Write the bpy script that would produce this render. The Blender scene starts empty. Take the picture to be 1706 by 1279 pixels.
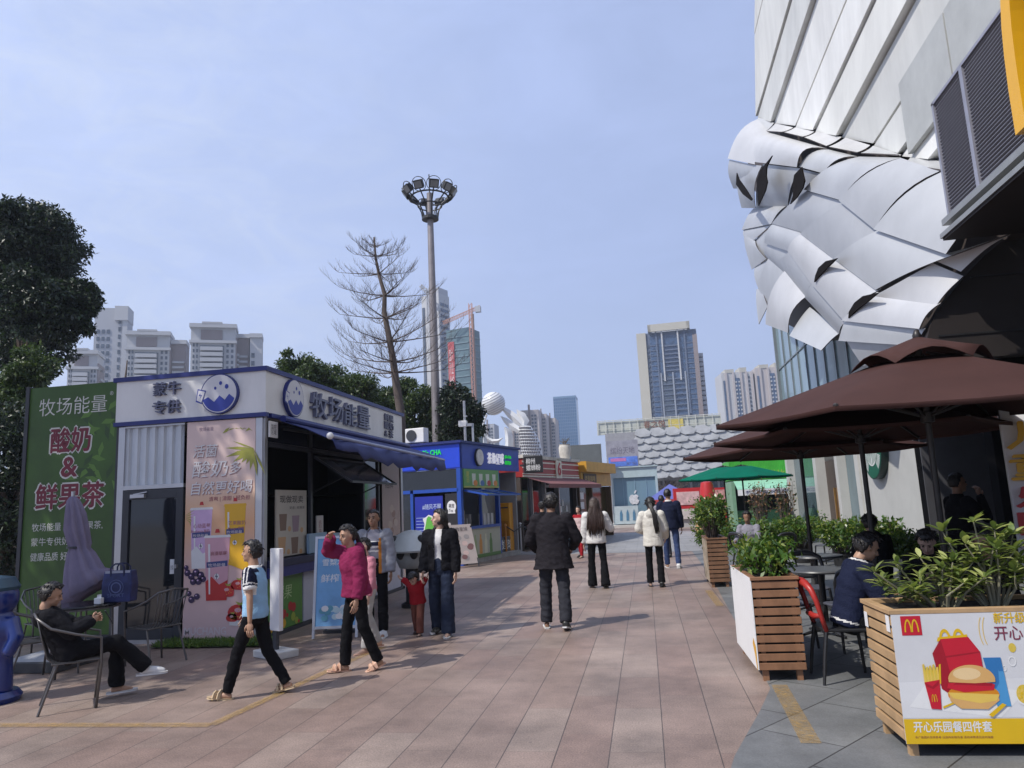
import bpy, bmesh, math, random
import numpy as np
from mathutils import Vector as V, Matrix, noise

SC = bpy.context.scene
COL = SC.collection
R = math.radians

# ------------------------------------------------------------------ camera
F_PX, CX, CY = 1230.0, 853.0, 639.5
ROLL, PITCH, YAW, EYE = R(2.7), R(9.269), R(9.689), 1.65
def cam_axes():
    fw = V((-math.sin(YAW)*math.cos(PITCH), math.cos(YAW)*math.cos(PITCH), math.sin(PITCH)))
    r0 = V((math.cos(YAW), math.sin(YAW), 0)); u0 = r0.cross(fw)
    c, s = math.cos(ROLL), math.sin(ROLL)
    return c*r0 - s*u0, s*r0 + c*u0, fw
AX_R, AX_U, AX_F = cam_axes()
cam = bpy.data.cameras.new('camera'); camo = bpy.data.objects.new('camera', cam); COL.objects.link(camo)
cam.sensor_width = 36; cam.sensor_fit = 'HORIZONTAL'; cam.lens = F_PX/1706*36
cam.clip_start = .05; cam.clip_end = 5000
camo.matrix_world = Matrix(((AX_R.x, AX_U.x, -AX_F.x, 0), (AX_R.y, AX_U.y, -AX_F.y, 0), (AX_R.z, AX_U.z, -AX_F.z, EYE), (0, 0, 0, 1)))
SC.camera = camo
def ray(px, py): return AX_F + AX_R*((px-CX)/F_PX) - AX_U*((py-CY)/F_PX)
def G(px, py, z=0.0):
    d = ray(px, py); return V((0, 0, EYE)) + d*((z-EYE)/d.z)
def atY(px, py, Y):
    d = ray(px, py); return V((0, 0, EYE)) + d*(Y/d.y)
def atX(px, py, X):
    d = ray(px, py); return V((0, 0, EYE)) + d*(X/d.x)

# ------------------------------------------------------------------ sky, sun, exposure
SUN_EL = 50.0; SUN_DIR = V((-.77*math.cos(R(SUN_EL)), -.638*math.cos(R(SUN_EL)), math.sin(R(SUN_EL))))
w = bpy.data.worlds.new('World'); SC.world = w; w.use_nodes = True
nt = w.node_tree; nt.nodes.clear()
out = nt.nodes.new('ShaderNodeOutputWorld'); bg = nt.nodes.new('ShaderNodeBackground'); bg.inputs['Strength'].default_value = .088
sky = nt.nodes.new('ShaderNodeTexSky'); sky.sky_type = 'NISHITA'; sky.sun_disc = False
sky.sun_elevation = R(SUN_EL); sky.sun_rotation = math.atan2(SUN_DIR.x, SUN_DIR.y)
sky.air_density = 1.0; sky.dust_density = 2.2; sky.ozone_density = 2.5; sky.altitude = 0
tc = nt.nodes.new('ShaderNodeTexCoord'); mp = nt.nodes.new('ShaderNodeMapping'); mp.inputs['Scale'].default_value = (1.6, 2.2, 4.2); mp.inputs['Rotation'].default_value = (.25, .3, .4)
nz = nt.nodes.new('ShaderNodeTexNoise'); nz.inputs['Scale'].default_value = 2.1; nz.inputs['Detail'].default_value = 7; nz.inputs['Roughness'].default_value = .62; nz.inputs['Distortion'].default_value = .5
rp = nt.nodes.new('ShaderNodeValToRGB'); rp.color_ramp.elements[0].position = .40; rp.color_ramp.elements[0].color = (.74, .74, .74, 1); rp.color_ramp.elements[1].position = .80; rp.color_ramp.elements[1].color = (.92, .92, .92, 1)
mx = nt.nodes.new('ShaderNodeMix'); mx.data_type = 'RGBA'; mx.inputs[7].default_value = (4.85, 5.95, 9.35, 1)
L = nt.links.new
L(tc.outputs['Generated'], mp.inputs[0]); L(mp.outputs[0], nz.inputs[0]); L(nz.outputs[0], rp.inputs[0]); L(rp.outputs[0], mx.inputs[0]); L(sky.outputs[0], mx.inputs[6])
# brighter veil of air on the sun's side
dt = nt.nodes.new('ShaderNodeVectorMath'); dt.operation = 'DOT_PRODUCT'; dt.inputs[1].default_value = (-.80, .35, .10); L(tc.outputs['Generated'], dt.inputs[0]); mr = nt.nodes.new('ShaderNodeMapRange'); mr.inputs['From Min'].default_value = -.2; mr.inputs['From Max'].default_value = .9; mr.inputs['To Min'].default_value = .94; mr.inputs['To Max'].default_value = 1.42; L(dt.outputs['Value'], mr.inputs[0])
vm = nt.nodes.new('ShaderNodeVectorMath'); vm.operation = 'SCALE'; L(mx.outputs[2], vm.inputs[0]); L(mr.outputs[0], vm.inputs['Scale']); 
gl = nt.nodes.new('ShaderNodeMapRange'); gl.inputs['From Min'].default_value = .45; gl.inputs['From Max'].default_value = .95; gl.inputs['To Max'].default_value = .55; L(dt.outputs['Value'], gl.inputs[0])      # thin white cloud towards the sun's side
n2 = nt.nodes.new('ShaderNodeTexNoise'); n2.inputs['Scale'].default_value = 5.0; n2.inputs['Detail'].default_value = 8; n2.inputs['Roughness'].default_value = .68; n2.inputs['Distortion'].default_value = .8; L(mp.outputs[0], n2.inputs[0]); r2 = nt.nodes.new('ShaderNodeMapRange'); r2.inputs['From Min'].default_value = .42; r2.inputs['From Max'].default_value = .66; r2.inputs['To Min'].default_value = .35; L(n2.outputs[0], r2.inputs[0])
mu = nt.nodes.new('ShaderNodeMath'); mu.operation = 'MULTIPLY'; L(gl.outputs[0], mu.inputs[0]); L(r2.outputs[0], mu.inputs[1])
sz = nt.nodes.new('ShaderNodeSeparateXYZ'); L(tc.outputs['Generated'], sz.inputs[0]); hz = nt.nodes.new('ShaderNodeMapRange'); hz.inputs['From Min'].default_value = .30; hz.inputs['From Max'].default_value = .02; hz.inputs['To Max'].default_value = .5; L(sz.outputs[2], hz.inputs[0])     # paler air at the horizon
m1 = nt.nodes.new('ShaderNodeMix'); m1.data_type = 'RGBA'; L(hz.outputs[0], m1.inputs[0]); L(vm.outputs[0], m1.inputs[6]); m1.inputs[7].default_value = (5.9, 7.1, 9.6, 1)
m2 = nt.nodes.new('ShaderNodeMix'); m2.data_type = 'RGBA'; L(mu.outputs[0], m2.inputs[0]); L(m1.outputs[2], m2.inputs[6]); m2.inputs[7].default_value = (9.3, 9.9, 10.6, 1); L(m2.outputs[2], bg.inputs[0]); L(bg.outputs[0], out.inputs[0])
sl = bpy.data.lights.new('sun', 'SUN'); sl.energy = 4.4; sl.angle = R(.55); sl.color = (1, .95, .87)
slo = bpy.data.objects.new('sun', sl); COL.objects.link(slo); slo.rotation_euler = (-SUN_DIR).to_track_quat('-Z', 'Y').to_euler(); slo.location = (-20, -20, 40)
SC.view_settings.view_transform = 'Standard'; SC.view_settings.look = 'None'; SC.view_settings.exposure = 0.06; SC.view_settings.gamma = 1

# ------------------------------------------------------------------ materials
MATS = {}
def M(name, col=(.5, .5, .5), rough=.6, metal=0.0, var=.12, vs=3.0, bump=0.0, bs=60.0, emit=0.0, trans=0.0, alpha=1.0, spec=.5, streak=0.0, coat=0.0):
    if name in MATS: return MATS[name]
    m = bpy.data.materials.new(name); m.use_nodes = True; n = m.node_tree.nodes; lk = m.node_tree.links.new
    p = n['Principled BSDF']; p.inputs['Roughness'].default_value = rough; p.inputs['Metallic'].default_value = metal
    p.inputs['Specular IOR Level'].default_value = spec; p.inputs['Coat Weight'].default_value = coat
    t = n.new('ShaderNodeTexCoord'); a = n.new('ShaderNodeTexNoise'); a.inputs['Scale'].default_value = vs; a.inputs['Detail'].default_value = 6; a.inputs['Roughness'].default_value = .65
    if streak:
        mm = n.new('ShaderNodeMapping'); mm.inputs['Scale'].default_value = (1, 1, streak); lk(t.outputs['Object'], mm.inputs[0]); lk(mm.outputs[0], a.inputs[0])
    else: lk(t.outputs['Object'], a.inputs[0])
    r = n.new('ShaderNodeMapRange'); r.inputs['From Min'].default_value = .3; r.inputs['From Max'].default_value = .7; r.inputs['To Min'].default_value = 1-var; r.inputs['To Max'].default_value = 1+var
    lk(a.outputs[0], r.inputs[0])
    h = n.new('ShaderNodeHueSaturation'); h.inputs['Color'].default_value = (*col, 1); lk(r.outputs[0], h.inputs['Value']); lk(h.outputs[0], p.inputs['Base Color'])
    if bump:
        b = n.new('ShaderNodeTexNoise'); b.inputs['Scale'].default_value = bs; b.inputs['Detail'].default_value = 4; lk(t.outputs['Object'], b.inputs[0])
        bb = n.new('ShaderNodeBump'); bb.inputs['Strength'].default_value = bump; bb.inputs['Distance'].default_value = .02; lk(b.outputs[0], bb.inputs['Height']); lk(bb.outputs[0], p.inputs['Normal'])
    if emit: p.inputs['Emission Color'].default_value = (*col, 1); p.inputs['Emission Strength'].default_value = emit
    if trans: p.inputs['Transmission Weight'].default_value = trans; p.inputs['IOR'].default_value = 1.08
    if alpha < 1: p.inputs['Alpha'].default_value = alpha
    MATS[name] = m; return m

def brick_mat(name, c1, c2, mortar, bw, rh, ms, rot=0.0, rough=.55, speck=.25, bump=.25, stain=.25, axes=('X', 'Y'), offset=.5, squash=1.0, scale=1.0, specv=.5):
    m = bpy.data.materials.new(name); m.use_nodes = True; n = m.node_tree.nodes; lk = m.node_tree.links.new; p = n['Principled BSDF']
    t = n.new('ShaderNodeTexCoord'); sx = n.new('ShaderNodeSeparateXYZ'); lk(t.outputs['Object'], sx.inputs[0])
    cb = n.new('ShaderNodeCombineXYZ'); lk(sx.outputs[axes[0]], cb.inputs[0]); lk(sx.outputs[axes[1]], cb.inputs[1])
    mp = n.new('ShaderNodeMapping'); mp.inputs['Rotation'].default_value = (0, 0, rot); lk(cb.outputs[0], mp.inputs[0])
    b = n.new('ShaderNodeTexBrick'); b.offset = offset; b.inputs['Color1'].default_value = (*c1, 1); b.inputs['Color2'].default_value = (*c2, 1); b.inputs['Mortar'].default_value = (*mortar, 1)
    b.inputs['Scale'].default_value = scale; b.inputs['Brick Width'].default_value = bw; b.inputs['Row Height'].default_value = rh; b.inputs['Mortar Size'].default_value = ms; b.inputs['Mortar Smooth'].default_value = .15; b.inputs['Bias'].default_value = 0
    lk(mp.outputs[0], b.inputs['Vector'])
    g = n.new('ShaderNodeTexNoise'); g.inputs['Scale'].default_value = 85; g.inputs['Detail'].default_value = 3; lk(t.outputs['Object'], g.inputs[0])
    s = n.new('ShaderNodeTexNoise'); s.inputs['Scale'].default_value = .8; s.inputs['Detail'].default_value = 8; s.inputs['Roughness'].default_value = .7; lk(t.outputs['Object'], s.inputs[0])
    def rng(src, v):
        r = n.new('ShaderNodeMapRange'); r.inputs['From Min'].default_value = .3; r.inputs['From Max'].default_value = .7; r.inputs['To Min'].default_value = 1-v; r.inputs['To Max'].default_value = 1+v; lk(src, r.inputs[0]); return r.outputs[0]
    mu = n.new('ShaderNodeMath'); mu.operation = 'MULTIPLY'; lk(rng(g.outputs[0], speck), mu.inputs[0]); lk(rng(s.outputs[0], stain), mu.inputs[1])
    h = n.new('ShaderNodeHueSaturation'); lk(b.outputs['Color'], h.inputs['Color']); lk(mu.outputs[0], h.inputs['Value']); lk(h.outputs[0], p.inputs['Base Color'])
    bp = n.new('ShaderNodeBump'); bp.inputs['Strength'].default_value = bump; bp.inputs['Distance'].default_value = .01; bp.invert = True; lk(b.outputs['Fac'], bp.inputs['Height']); lk(bp.outputs[0], p.inputs['Normal'])
    p.inputs['Roughness'].default_value = rough; p.inputs['Specular IOR Level'].default_value = specv
    return m

# ------------------------------------------------------------------ mesh builder
class Fr:
    """a flat frame: origin, two in-plane axes, outward normal"""
    def __init__(s, o, u, v=(0, 0, 1)):
        s.o = V(o); s.u = V(u).normalized(); s.v = V(v).normalized(); s.n = s.u.cross(s.v).normalized()
    def p(s, a, b, c=0.0): return s.o + s.u*a + s.v*b + s.n*c
    def shift(s, a, b, c=0): return Fr(s.p(a, b, c), s.u, s.v)
WORLD = Fr((0, 0, 0), (1, 0, 0), (0, 1, 0))   # a=x b=y c=z

class MB:
    def __init__(s): s.v = []; s.f = []; s.m = []; s.cuts = []
    def add(s, vs, fs, mi=0):
        o = len(s.v); s.cuts.append((o, len(s.f))); s.v += [tuple(x) for x in vs]; s.f += [tuple(i+o for i in f) for f in fs]; s.m += [mi]*len(fs); return s
    def box(s, a0, a1, b0, b1, c0, c1, fr=WORLD, mi=0):
        q = [fr.p(a, b, c) for c in (c0, c1) for b in (b0, b1) for a in (a0, a1)]
        return s.add(q, [(0, 2, 3, 1), (4, 5, 7, 6), (0, 1, 5, 4), (2, 6, 7, 3), (0, 4, 6, 2), (1, 3, 7, 5)], mi)
    def beam(s, p0, p1, w, h, mi=0, up=(0, 0, 1)):
        p0, p1 = V(p0), V(p1); d = (p1-p0).normalized(); u = d.cross(V(up))
        if u.length < 1e-4: u = d.cross(V((0, 1, 0)))
        u.normalize(); v = u.cross(d); q = []
        for p in (p0, p1):
            for a, b in ((-1, -1), (1, -1), (1, 1), (-1, 1)): q.append(p + u*(a*w/2) + v*(b*h/2))
        return s.add(q, [(0, 3, 2, 1), (4, 5, 6, 7), (0, 1, 5, 4), (1, 2, 6, 5), (2, 3, 7, 6), (3, 0, 4, 7)], mi)
    def prism(s, pts, c0, c1, fr=WORLD, mi=0):
        n = len(pts); q = [fr.p(a, b, c0) for a, b in pts] + [fr.p(a, b, c1) for a, b in pts]
        return s.add(q, [tuple(range(n-1, -1, -1)), tuple(range(n, 2*n))] + [(i, (i+1) % n, n+(i+1) % n, n+i) for i in range(n)], mi)
    def flat(s, pts, c, fr=WORLD, mi=0): return s.add([fr.p(a, b, c) for a, b in pts], [tuple(range(len(pts)))], mi)
    def disc(s, a, b, r, c0, c1, fr=WORLD, mi=0, n=28, ry=None):
        ry = ry or r; return s.prism([(a+r*math.cos(2*math.pi*i/n), b+ry*math.sin(2*math.pi*i/n)) for i in range(n)], c0, c1, fr, mi)
    def ring(s, a, b, r0, r1, c0, c1, fr=WORLD, mi=0, n=36):
        q = []
        for i in range(n):
            t = 2*math.pi*i/n
            for r, c in ((r0, c0), (r1, c0), (r1, c1), (r0, c1)): q.append(fr.p(a+r*math.cos(t), b+r*math.sin(t), c))
        fs = []
        for i in range(n):
            j = (i+1) % n
            for k in range(4): fs.append((i*4+k, i*4+(k+1) % 4, j*4+(k+1) % 4, j*4+k))
        return s.add(q, fs, mi)
    def tube(s, pts, rad, n=8, mi=0, cap=True, flat=None):
        pts = [V(p) for p in pts]
        if not hasattr(rad, '__len__'): rad = [rad]*len(pts)
        q = []; pu = None
        for i, p in enumerate(pts):
            d = (pts[min(i+1, len(pts)-1)] - pts[max(i-1, 0)])
            d = d.normalized() if d.length > 1e-9 else V((0, 0, 1))
            if pu is None:
                u = d.cross(V((0, 0, 1)))
                if u.length < .05: u = d.cross(V((0, 1, 0)))
            else: u = pu - d*pu.dot(d)
            u.normalize(); pu = u; v = d.cross(u)
            for k in range(n):
                t = 2*math.pi*k/n; q.append(p + u*(math.cos(t)*rad[i]) + v*(math.sin(t)*rad[i]*(flat or 1)))
        fs = []
        for i in range(len(pts)-1):
            for k in range(n): fs.append((i*n+k, i*n+(k+1) % n, (i+1)*n+(k+1) % n, (i+1)*n+k))
        if cap: fs += [tuple(range(n-1, -1, -1)), tuple((len(pts)-1)*n+k for k in range(n))]
        return s.add(q, fs, mi)
    def loft(s, rings, mi=0, cap=True):
        n = len(rings[0]); q = [p for r in rings for p in r]; fs = []
        for i in range(len(rings)-1):
            for k in range(n): fs.append((i*n+k, i*n+(k+1) % n, (i+1)*n+(k+1) % n, (i+1)*n+k))
        if cap: fs += [tuple(range(n-1, -1, -1)), tuple((len(rings)-1)*n+k for k in range(n))]
        return s.add(q, fs, mi)
    def ell(s, c, r, mi=0, nu=14, nv=9, rot=None):
        c = V(c); r = V(r) if hasattr(r, '__len__') else V((r, r, r)); q = []; 
        for i in range(1, nv):
            ph = math.pi*i/nv
            for k in range(nu):
                t = 2*math.pi*k/nu; d = V((r.x*math.sin(ph)*math.cos(t), r.y*math.sin(ph)*math.sin(t), r.z*math.cos(ph)))
                q.append(c + (rot @ d if rot else d))
        for z in (1, -1): d = V((0, 0, r.z*z)); q.append(c + (rot @ d if rot else d))
        fs = []; T = (nv-1)*nu
        for i in range(nv-2):
            for k in range(nu): fs.append((i*nu+k, (i+1)*nu+k, (i+1)*nu+(k+1) % nu, i*nu+(k+1) % nu))
        for k in range(nu): fs.append((T, k, (k+1) % nu)); fs.append((T+1, (nv-2)*nu+(k+1) % nu, (nv-2)*nu+k))
        return s.add(q, fs, mi)
    def lathe(s, prof, c=(0, 0, 0), n=24, mi=0):
        c = V(c); return s.loft([[c+V((r*math.cos(2*math.pi*k/n), r*math.sin(2*math.pi*k/n), z)) for k in range(n)] for r, z in prof], mi)
    def each(s, name, mats, parent=None, smooth=False, bevel=0):
        done = {}; 
        for k, (a, b) in enumerate(s.cuts):
            m = MB(); e = s.cuts[k+1] if k+1 < len(s.cuts) else (len(s.v), len(s.f)); m.v = s.v[a:e[0]]; m.f = [tuple(i-a for i in f) for f in s.f[b:e[1]]]; m.m = s.m[b:e[1]]; m.build(name, mats, parent, smooth, bevel)
    def mesh(s, name, mats):
        me = bpy.data.meshes.new(name); me.from_pydata(s.v, [], s.f)
        for m in (mats if isinstance(mats, (list, tuple)) else [mats]): me.materials.append(m)
        if any(s.m): me.polygons.foreach_set('material_index', s.m)
        return me
    def build(s, name, mats, parent=None, smooth=False, bevel=0, local=True, weld=False):
        me = s.mesh(name, mats)
        if weld: b = bmesh.new(); b.from_mesh(me); bmesh.ops.remove_doubles(b, verts=b.verts, dist=1e-4); b.to_mesh(me); b.free()
        return obj(name, me, parent, smooth, bevel, local)

def obj(name, me, parent=None, smooth=False, bevel=0, local=False):
    o = bpy.data.objects.new(name, me); COL.objects.link(o)
    if parent: o.parent = parent
    if smooth:
        if smooth is True: me.polygons.foreach_set('use_smooth', [True]*len(me.polygons))
        else: me.shade_smooth() if hasattr(me, 'shade_smooth') else None; me.set_sharp_from_angle(angle=R(smooth))
    if bevel:
        b = o.modifiers.new('bevel', 'BEVEL'); b.width = bevel; b.segments = 2; b.limit_method = 'ANGLE'; b.angle_limit = R(50); b.harden_normals = False
    return o
def tag(o, label=None, cat=None, group=None, kind=None):
    if label: o['label'] = label
    if cat: o['category'] = cat
    if group: o['group'] = group
    if kind: o['kind'] = kind
    return o
def thing(name, label, cat, loc=(0, 0, 0), rz=0.0, group=None):
    o = bpy.data.objects.new(name, None); COL.objects.link(o); o.empty_display_size = .1
    o.location = loc; o.rotation_euler = (0, 0, rz); return tag(o, label, cat, group)
def wthing(name, label, cat, base, group=None):
    """a thing whose parts are written in world coordinates: the Empty sits at its base, parts get the inverse"""
    o = thing(name, label, cat, base, 0, group); o['wb'] = 1; return o
def settle():
    for o in list(COL.objects):
        if o.parent and o.parent.type == 'EMPTY' and o.parent.get('wb') and not o.get('cp'):
            o.location = o.location - o.parent.location
    for o in list(COL.objects):
        if 'wb' in o: del o['wb']
        if 'cp' in o: del o['cp']
def dup(src, loc, rz, label, group=None):
    r = src.copy(); COL.objects.link(r); r.location = loc; r.rotation_euler = (0, 0, rz); r['label'] = label
    if group: r['group'] = group
    for ch in list(src.children):
        c = ch.copy(); COL.objects.link(c); c.parent = r
        for g in list(ch.children):
            d = g.copy(); COL.objects.link(d); d.parent = c
    return r

# ------------------------------------------------------------------ writing
def text_mesh(body, bold=0.0, spacing=1.0, line=1.0, align='LEFT'):
    c = bpy.data.curves.new('lettering', 'FONT'); c.body = body; c.offset = bold; c.space_character = spacing; c.space_line = line; c.resolution_u = 2; c.align_x = align
    o = bpy.data.objects.new('lettering', c); COL.objects.link(o)
    dg = bpy.context.evaluated_depsgraph_get(); me = bpy.data.meshes.new_from_object(o.evaluated_get(dg)); bpy.data.objects.remove(o); bpy.data.curves.remove(c)
    co = np.empty(len(me.vertices)*3); me.vertices.foreach_get('co', co); co = co.reshape(-1, 3); fs = [tuple(p.vertices) for p in me.polygons]; bpy.data.meshes.remove(me)
    return co, fs
def letters(mb, fr, body, a0, b0, w, h, depth=0.0, c=.003, mi=0, bold=0.0, spacing=1.0, shear=0.0, keep=False, rot=0.0, line=1.0):
    co, fs = text_mesh(body, min(bold, .006), spacing, line)
    if not len(co): return
    lo, hi = co.min(0), co.max(0)
    if bold > .006 and rot == 0 and not shear:
        d = (bold-.004)*min(w/max(hi[0]-lo[0], 1e-6), h/max(hi[1]-lo[1], 1e-6))
        for i, (ox, oy) in enumerate(((-d, 0), (d, 0), (0, -d), (0, d))): letters(mb, fr, body, a0+ox, b0+oy, w, h, 0, c+depth-.0003-.0002*i, mi, 0, spacing)
    lo, hi = co.min(0), co.max(0); sx = w/max(hi[0]-lo[0], 1e-6); sy = h/max(hi[1]-lo[1], 1e-6)
    if keep: sx = sy = min(sx, sy)
    cr, sr = math.cos(rot), math.sin(rot); P = []
    for x, y, _ in co:
        x, y = (x-lo[0])*sx, (y-lo[1])*sy; x += shear*y; P.append((a0+x*cr-y*sr, b0+x*sr+y*cr))
    mb.add([fr.p(a, b, c+depth) for a, b in P], fs, mi)
    if depth > 0:
        from collections import Counter
        ec = {}
        for f in fs:
            for i in range(len(f)):
                e = (f[i], f[(i+1) % len(f)]); k = (min(e), max(e)); ec[k] = None if k in ec else e
        es = [e for e in ec.values() if e]; n = len(P)
        mb.add([fr.p(a, b, c) for a, b in P] + [fr.p(a, b, c+depth) for a, b in P], [(e[0], e[1], e[1]+n, e[0]+n) for e in es], mi)
def sign(fr, body, a0, b0, w, h, mat, parent, depth=0.0, **k):
    if depth > 0 and '\n' not in body and 1 < len(body) <= 6 and all(ord(ch) > 0x3000 for ch in body):      # raised characters: each one a piece of its own
        cw = w/(len(body)-.06)
        for i, ch in enumerate(body): mb = MB(); letters(mb, fr, ch, a0+i*cw, b0+h*(.03*(i % 2)), cw*.90, h*(.97-.02*(i % 3)), depth, **k); o = mb.build('raised_character', mat, parent)
        return o
    mb = MB(); letters(mb, fr, body, a0, b0, w, h, depth, **k); return mb.build('lettering', mat, parent)

# ------------------------------------------------------------------ remesh (one continuous surface)
def remesh(mb, voxel, smooth=4, wr=0.0, wscale=9.0, seed=0):
    me = mb.mesh('tmp', M('skin'))
    o = bpy.data.objects.new('tmp', me); COL.objects.link(o)
    r = o.modifiers.new('r', 'REMESH'); r.mode = 'VOXEL'; r.voxel_size = voxel
    if smooth: s = o.modifiers.new('s', 'SMOOTH'); s.factor = .5; s.iterations = smooth
    dg = bpy.context.evaluated_depsgraph_get(); me2 = bpy.data.meshes.new_from_object(o.evaluated_get(dg)); bpy.data.objects.remove(o); bpy.data.meshes.remove(me)
    me2.materials.clear()
    if wr:
        n = len(me2.vertices); co = np.empty(n*3); no = np.empty(n*3); me2.vertices.foreach_get('co', co); me2.vertices.foreach_get('normal', no); co = co.reshape(-1, 3); no = no.reshape(-1, 3)
        for i in range(n):
            x, y, z = co[i]; q = V((x*wscale+seed*7.3, y*wscale, z*wscale*1.7+x*4))
            d = noise.noise(q) + .55*noise.noise(q*2.3) + .8*(abs(noise.noise(q*.8+V((9, 3, 1))))-.25)
            co[i] += no[i]*d*wr
        me2.vertices.foreach_set('co', co.ravel())
    me2.polygons.foreach_set('use_smooth', [True]*len(me2.polygons)); me2.update()
    return me2
M('skin', (.42, .25, .17), .5, var=.08, vs=20)

# ------------------------------------------------------------------ leaves
def leaf_mesh(name, P, size, mats, aspect=2.0, droop=.0, seed=0, up=.35, sv=.35):
    """many small bent leaves at points P (n x 3)"""
    rg = np.random.default_rng(seed); n = len(P)
    d = rg.normal(size=(n, 3)); d[:, 2] -= droop; d /= np.linalg.norm(d, axis=1)[:, None]
    k = rg.normal(size=(n, 3)); k[:, 2] += up*3; s = np.cross(d, k); s /= np.linalg.norm(s, axis=1)[:, None]+1e-9
    nn = np.cross(s, d); L = (size*(1+sv*rg.normal(size=n)).clip(.4, 1.8))[:, None]; W = L/aspect
    v = np.stack([P, P+d*L*.45+s*W*.5+nn*L*.05, P+d*L-nn*L*.12, P+d*L*.45-s*W*.5+nn*L*.05], 1).reshape(-1, 3)
    me = bpy.data.meshes.new(name); me.vertices.add(4*n); me.vertices.foreach_set('co', v.ravel()); me.loops.add(4*n); me.polygons.add(n)
    me.loops.foreach_set('vertex_index', np.arange(4*n, dtype=np.int32)); me.polygons.foreach_set('loop_start', np.arange(0, 4*n, 4, dtype=np.int32))
    me.update(calc_edges=True)
    for m in mats: me.materials.append(m)
    if len(mats) > 1: me.polygons.foreach_set('material_index', rg.choice(len(mats), n, p=[.5, .3, .2][:len(mats)] if len(mats) == 3 else None).astype(np.int32))
    me.validate(); return me
def leaf_mat(name, col, tr=.25, rough=.45):
    m = M(name, col, rough, var=.45, vs=1.3); n = m.node_tree.nodes; lk = m.node_tree.links.new
    if 'TR' not in n:
        t = n.new('ShaderNodeBsdfTranslucent'); t.name = 'TR'; t.inputs[0].default_value = (col[0]*1.6, col[1]*1.7, col[2]*.9, 1); x = n.new('ShaderNodeMixShader'); x.inputs[0].default_value = tr
        o = n['Material Output']; lk(n['Principled BSDF'].outputs[0], x.inputs[1]); lk(t.outputs[0], x.inputs[2]); lk(x.outputs[0], o.inputs[0])
    return m
def crown_pts(c, r, nclump, nleaf, seed, cr=.32, shell=.55):
    """leaf positions: clumps spread through an uneven ellipsoid"""
    rg = np.random.default_rng(seed); c = np.array(c); r = np.array(r); out = []
    for i in range(nclump):
        d = rg.normal(size=3); d /= np.linalg.norm(d); q = shell + (1-shell)*rg.random()
        cc = c + d*r*q*(.82+.3*rg.random()); rr = r.mean()*cr*(.55+.8*rg.random())
        p = rg.normal(size=(nleaf, 3)); p /= np.linalg.norm(p, axis=1)[:, None]; p *= (rg.random(nleaf)**.45)[:, None]
        out.append(cc + p*rr*np.array([1, 1, .75]))
    return np.concatenate(out)
# ================================================================== SETTING: ground
PAV_RED = brick_mat('red_granite_paving', (.218, .152, .126), (.258, .200, .168), (.16, .12, .10), 1.05, .355, .003, rot=R(90), stain=.42, speck=.30, offset=.37, bump=.12)
n = PAV_RED.node_tree.nodes; lk = PAV_RED.node_tree.links.new; tcn = n.new('ShaderNodeTexCoord'); sxn = n.new('ShaderNodeSeparateXYZ'); lk(tcn.outputs['Object'], sxn.inputs[0])
def mth(op, a, b=None):
    q = n.new('ShaderNodeMath'); q.operation = op
    for i, v in enumerate((a, b)):
        if v is None: continue
        if isinstance(v, (int, float)): q.inputs[i].default_value = v
        else: lk(v, q.inputs[i])
    return q.outputs[0]
wob = n.new('ShaderNodeTexNoise'); wob.inputs['Scale'].default_value = 2.0; lk(tcn.outputs['Object'], wob.inputs[0])
jf = mth('ABSOLUTE', mth('SUBTRACT', mth('FRACT', mth('DIVIDE', mth('ADD', sxn.outputs[0], 281*.355), .355)), .5)); jl = mth('GREATER_THAN', jf, mth('SUBTRACT', .4945, mth('MULTIPLY', wob.outputs[0], .009)))
base_in = n['Principled BSDF'].inputs['Base Color']; src = base_in.links[0].from_socket; jm = n.new('ShaderNodeMix'); jm.data_type = 'RGBA'; lk(mth('MULTIPLY', jl, .75), jm.inputs[0]); lk(src, jm.inputs[6]); jm.inputs[7].default_value = (.03, .025, .023, 1); 
vor = n.new('ShaderNodeTexVoronoi'); vor.inputs['Scale'].default_value = 1.7; lk(tcn.outputs['Object'], vor.inputs[0]); gum = mth('LESS_THAN', vor.outputs['Distance'], .022)      # trodden gum and drips
dn = n.new('ShaderNodeTexNoise'); dn.inputs['Scale'].default_value = .35; dn.inputs['Detail'].default_value = 9; dn.inputs['Roughness'].default_value = .75; lk(tcn.outputs['Object'], dn.inputs[0]); dr = n.new('ShaderNodeMapRange'); dr.inputs['From Min'].default_value = .52; dr.inputs['From Max'].default_value = .72; dr.inputs['To Max'].default_value = .45; lk(dn.outputs[0], dr.inputs[0])
jd = n.new('ShaderNodeMix'); jd.data_type = 'RGBA'; lk(mth('MAXIMUM', mth('MULTIPLY', gum, .55), dr.outputs[0]), jd.inputs[0]); lk(jm.outputs[2], jd.inputs[6]); jd.inputs[7].default_value = (.085, .07, .065, 1); lk(jd.outputs[2], base_in)
PAV_GREY = brick_mat('grey_slab_paving', (.13, .135, .14), (.17, .175, .175), (.04, .04, .04), .9, .6, .006, rot=R(-52), stain=.4, speck=.15)
PAV_PALE = brick_mat('pale_grey_paving', (.25, .25, .255), (.29, .285, .28), (.09, .09, .09), .8, .4, .006, stain=.25)
GROUND = M('ground_concrete', (.2, .195, .19), .8, var=.25, vs=.15)
def sheet(name, pts, z, mat, kind='structure'):
    me = bpy.data.meshes.new(name); me.from_pydata([(x, y, z) for x, y in pts], [], [tuple(range(len(pts)))]); me.materials.append(mat)
    return tag(obj(name, me), kind=kind)
sheet('ground', [(-1500, -300), (1500, -300), (1500, 2500), (-1500, 2500)], -.02, GROUND)
sheet('pavement', [(-14, -6), (7, -6), (7, 60), (-14, 60)], 0, PAV_RED)
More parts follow.
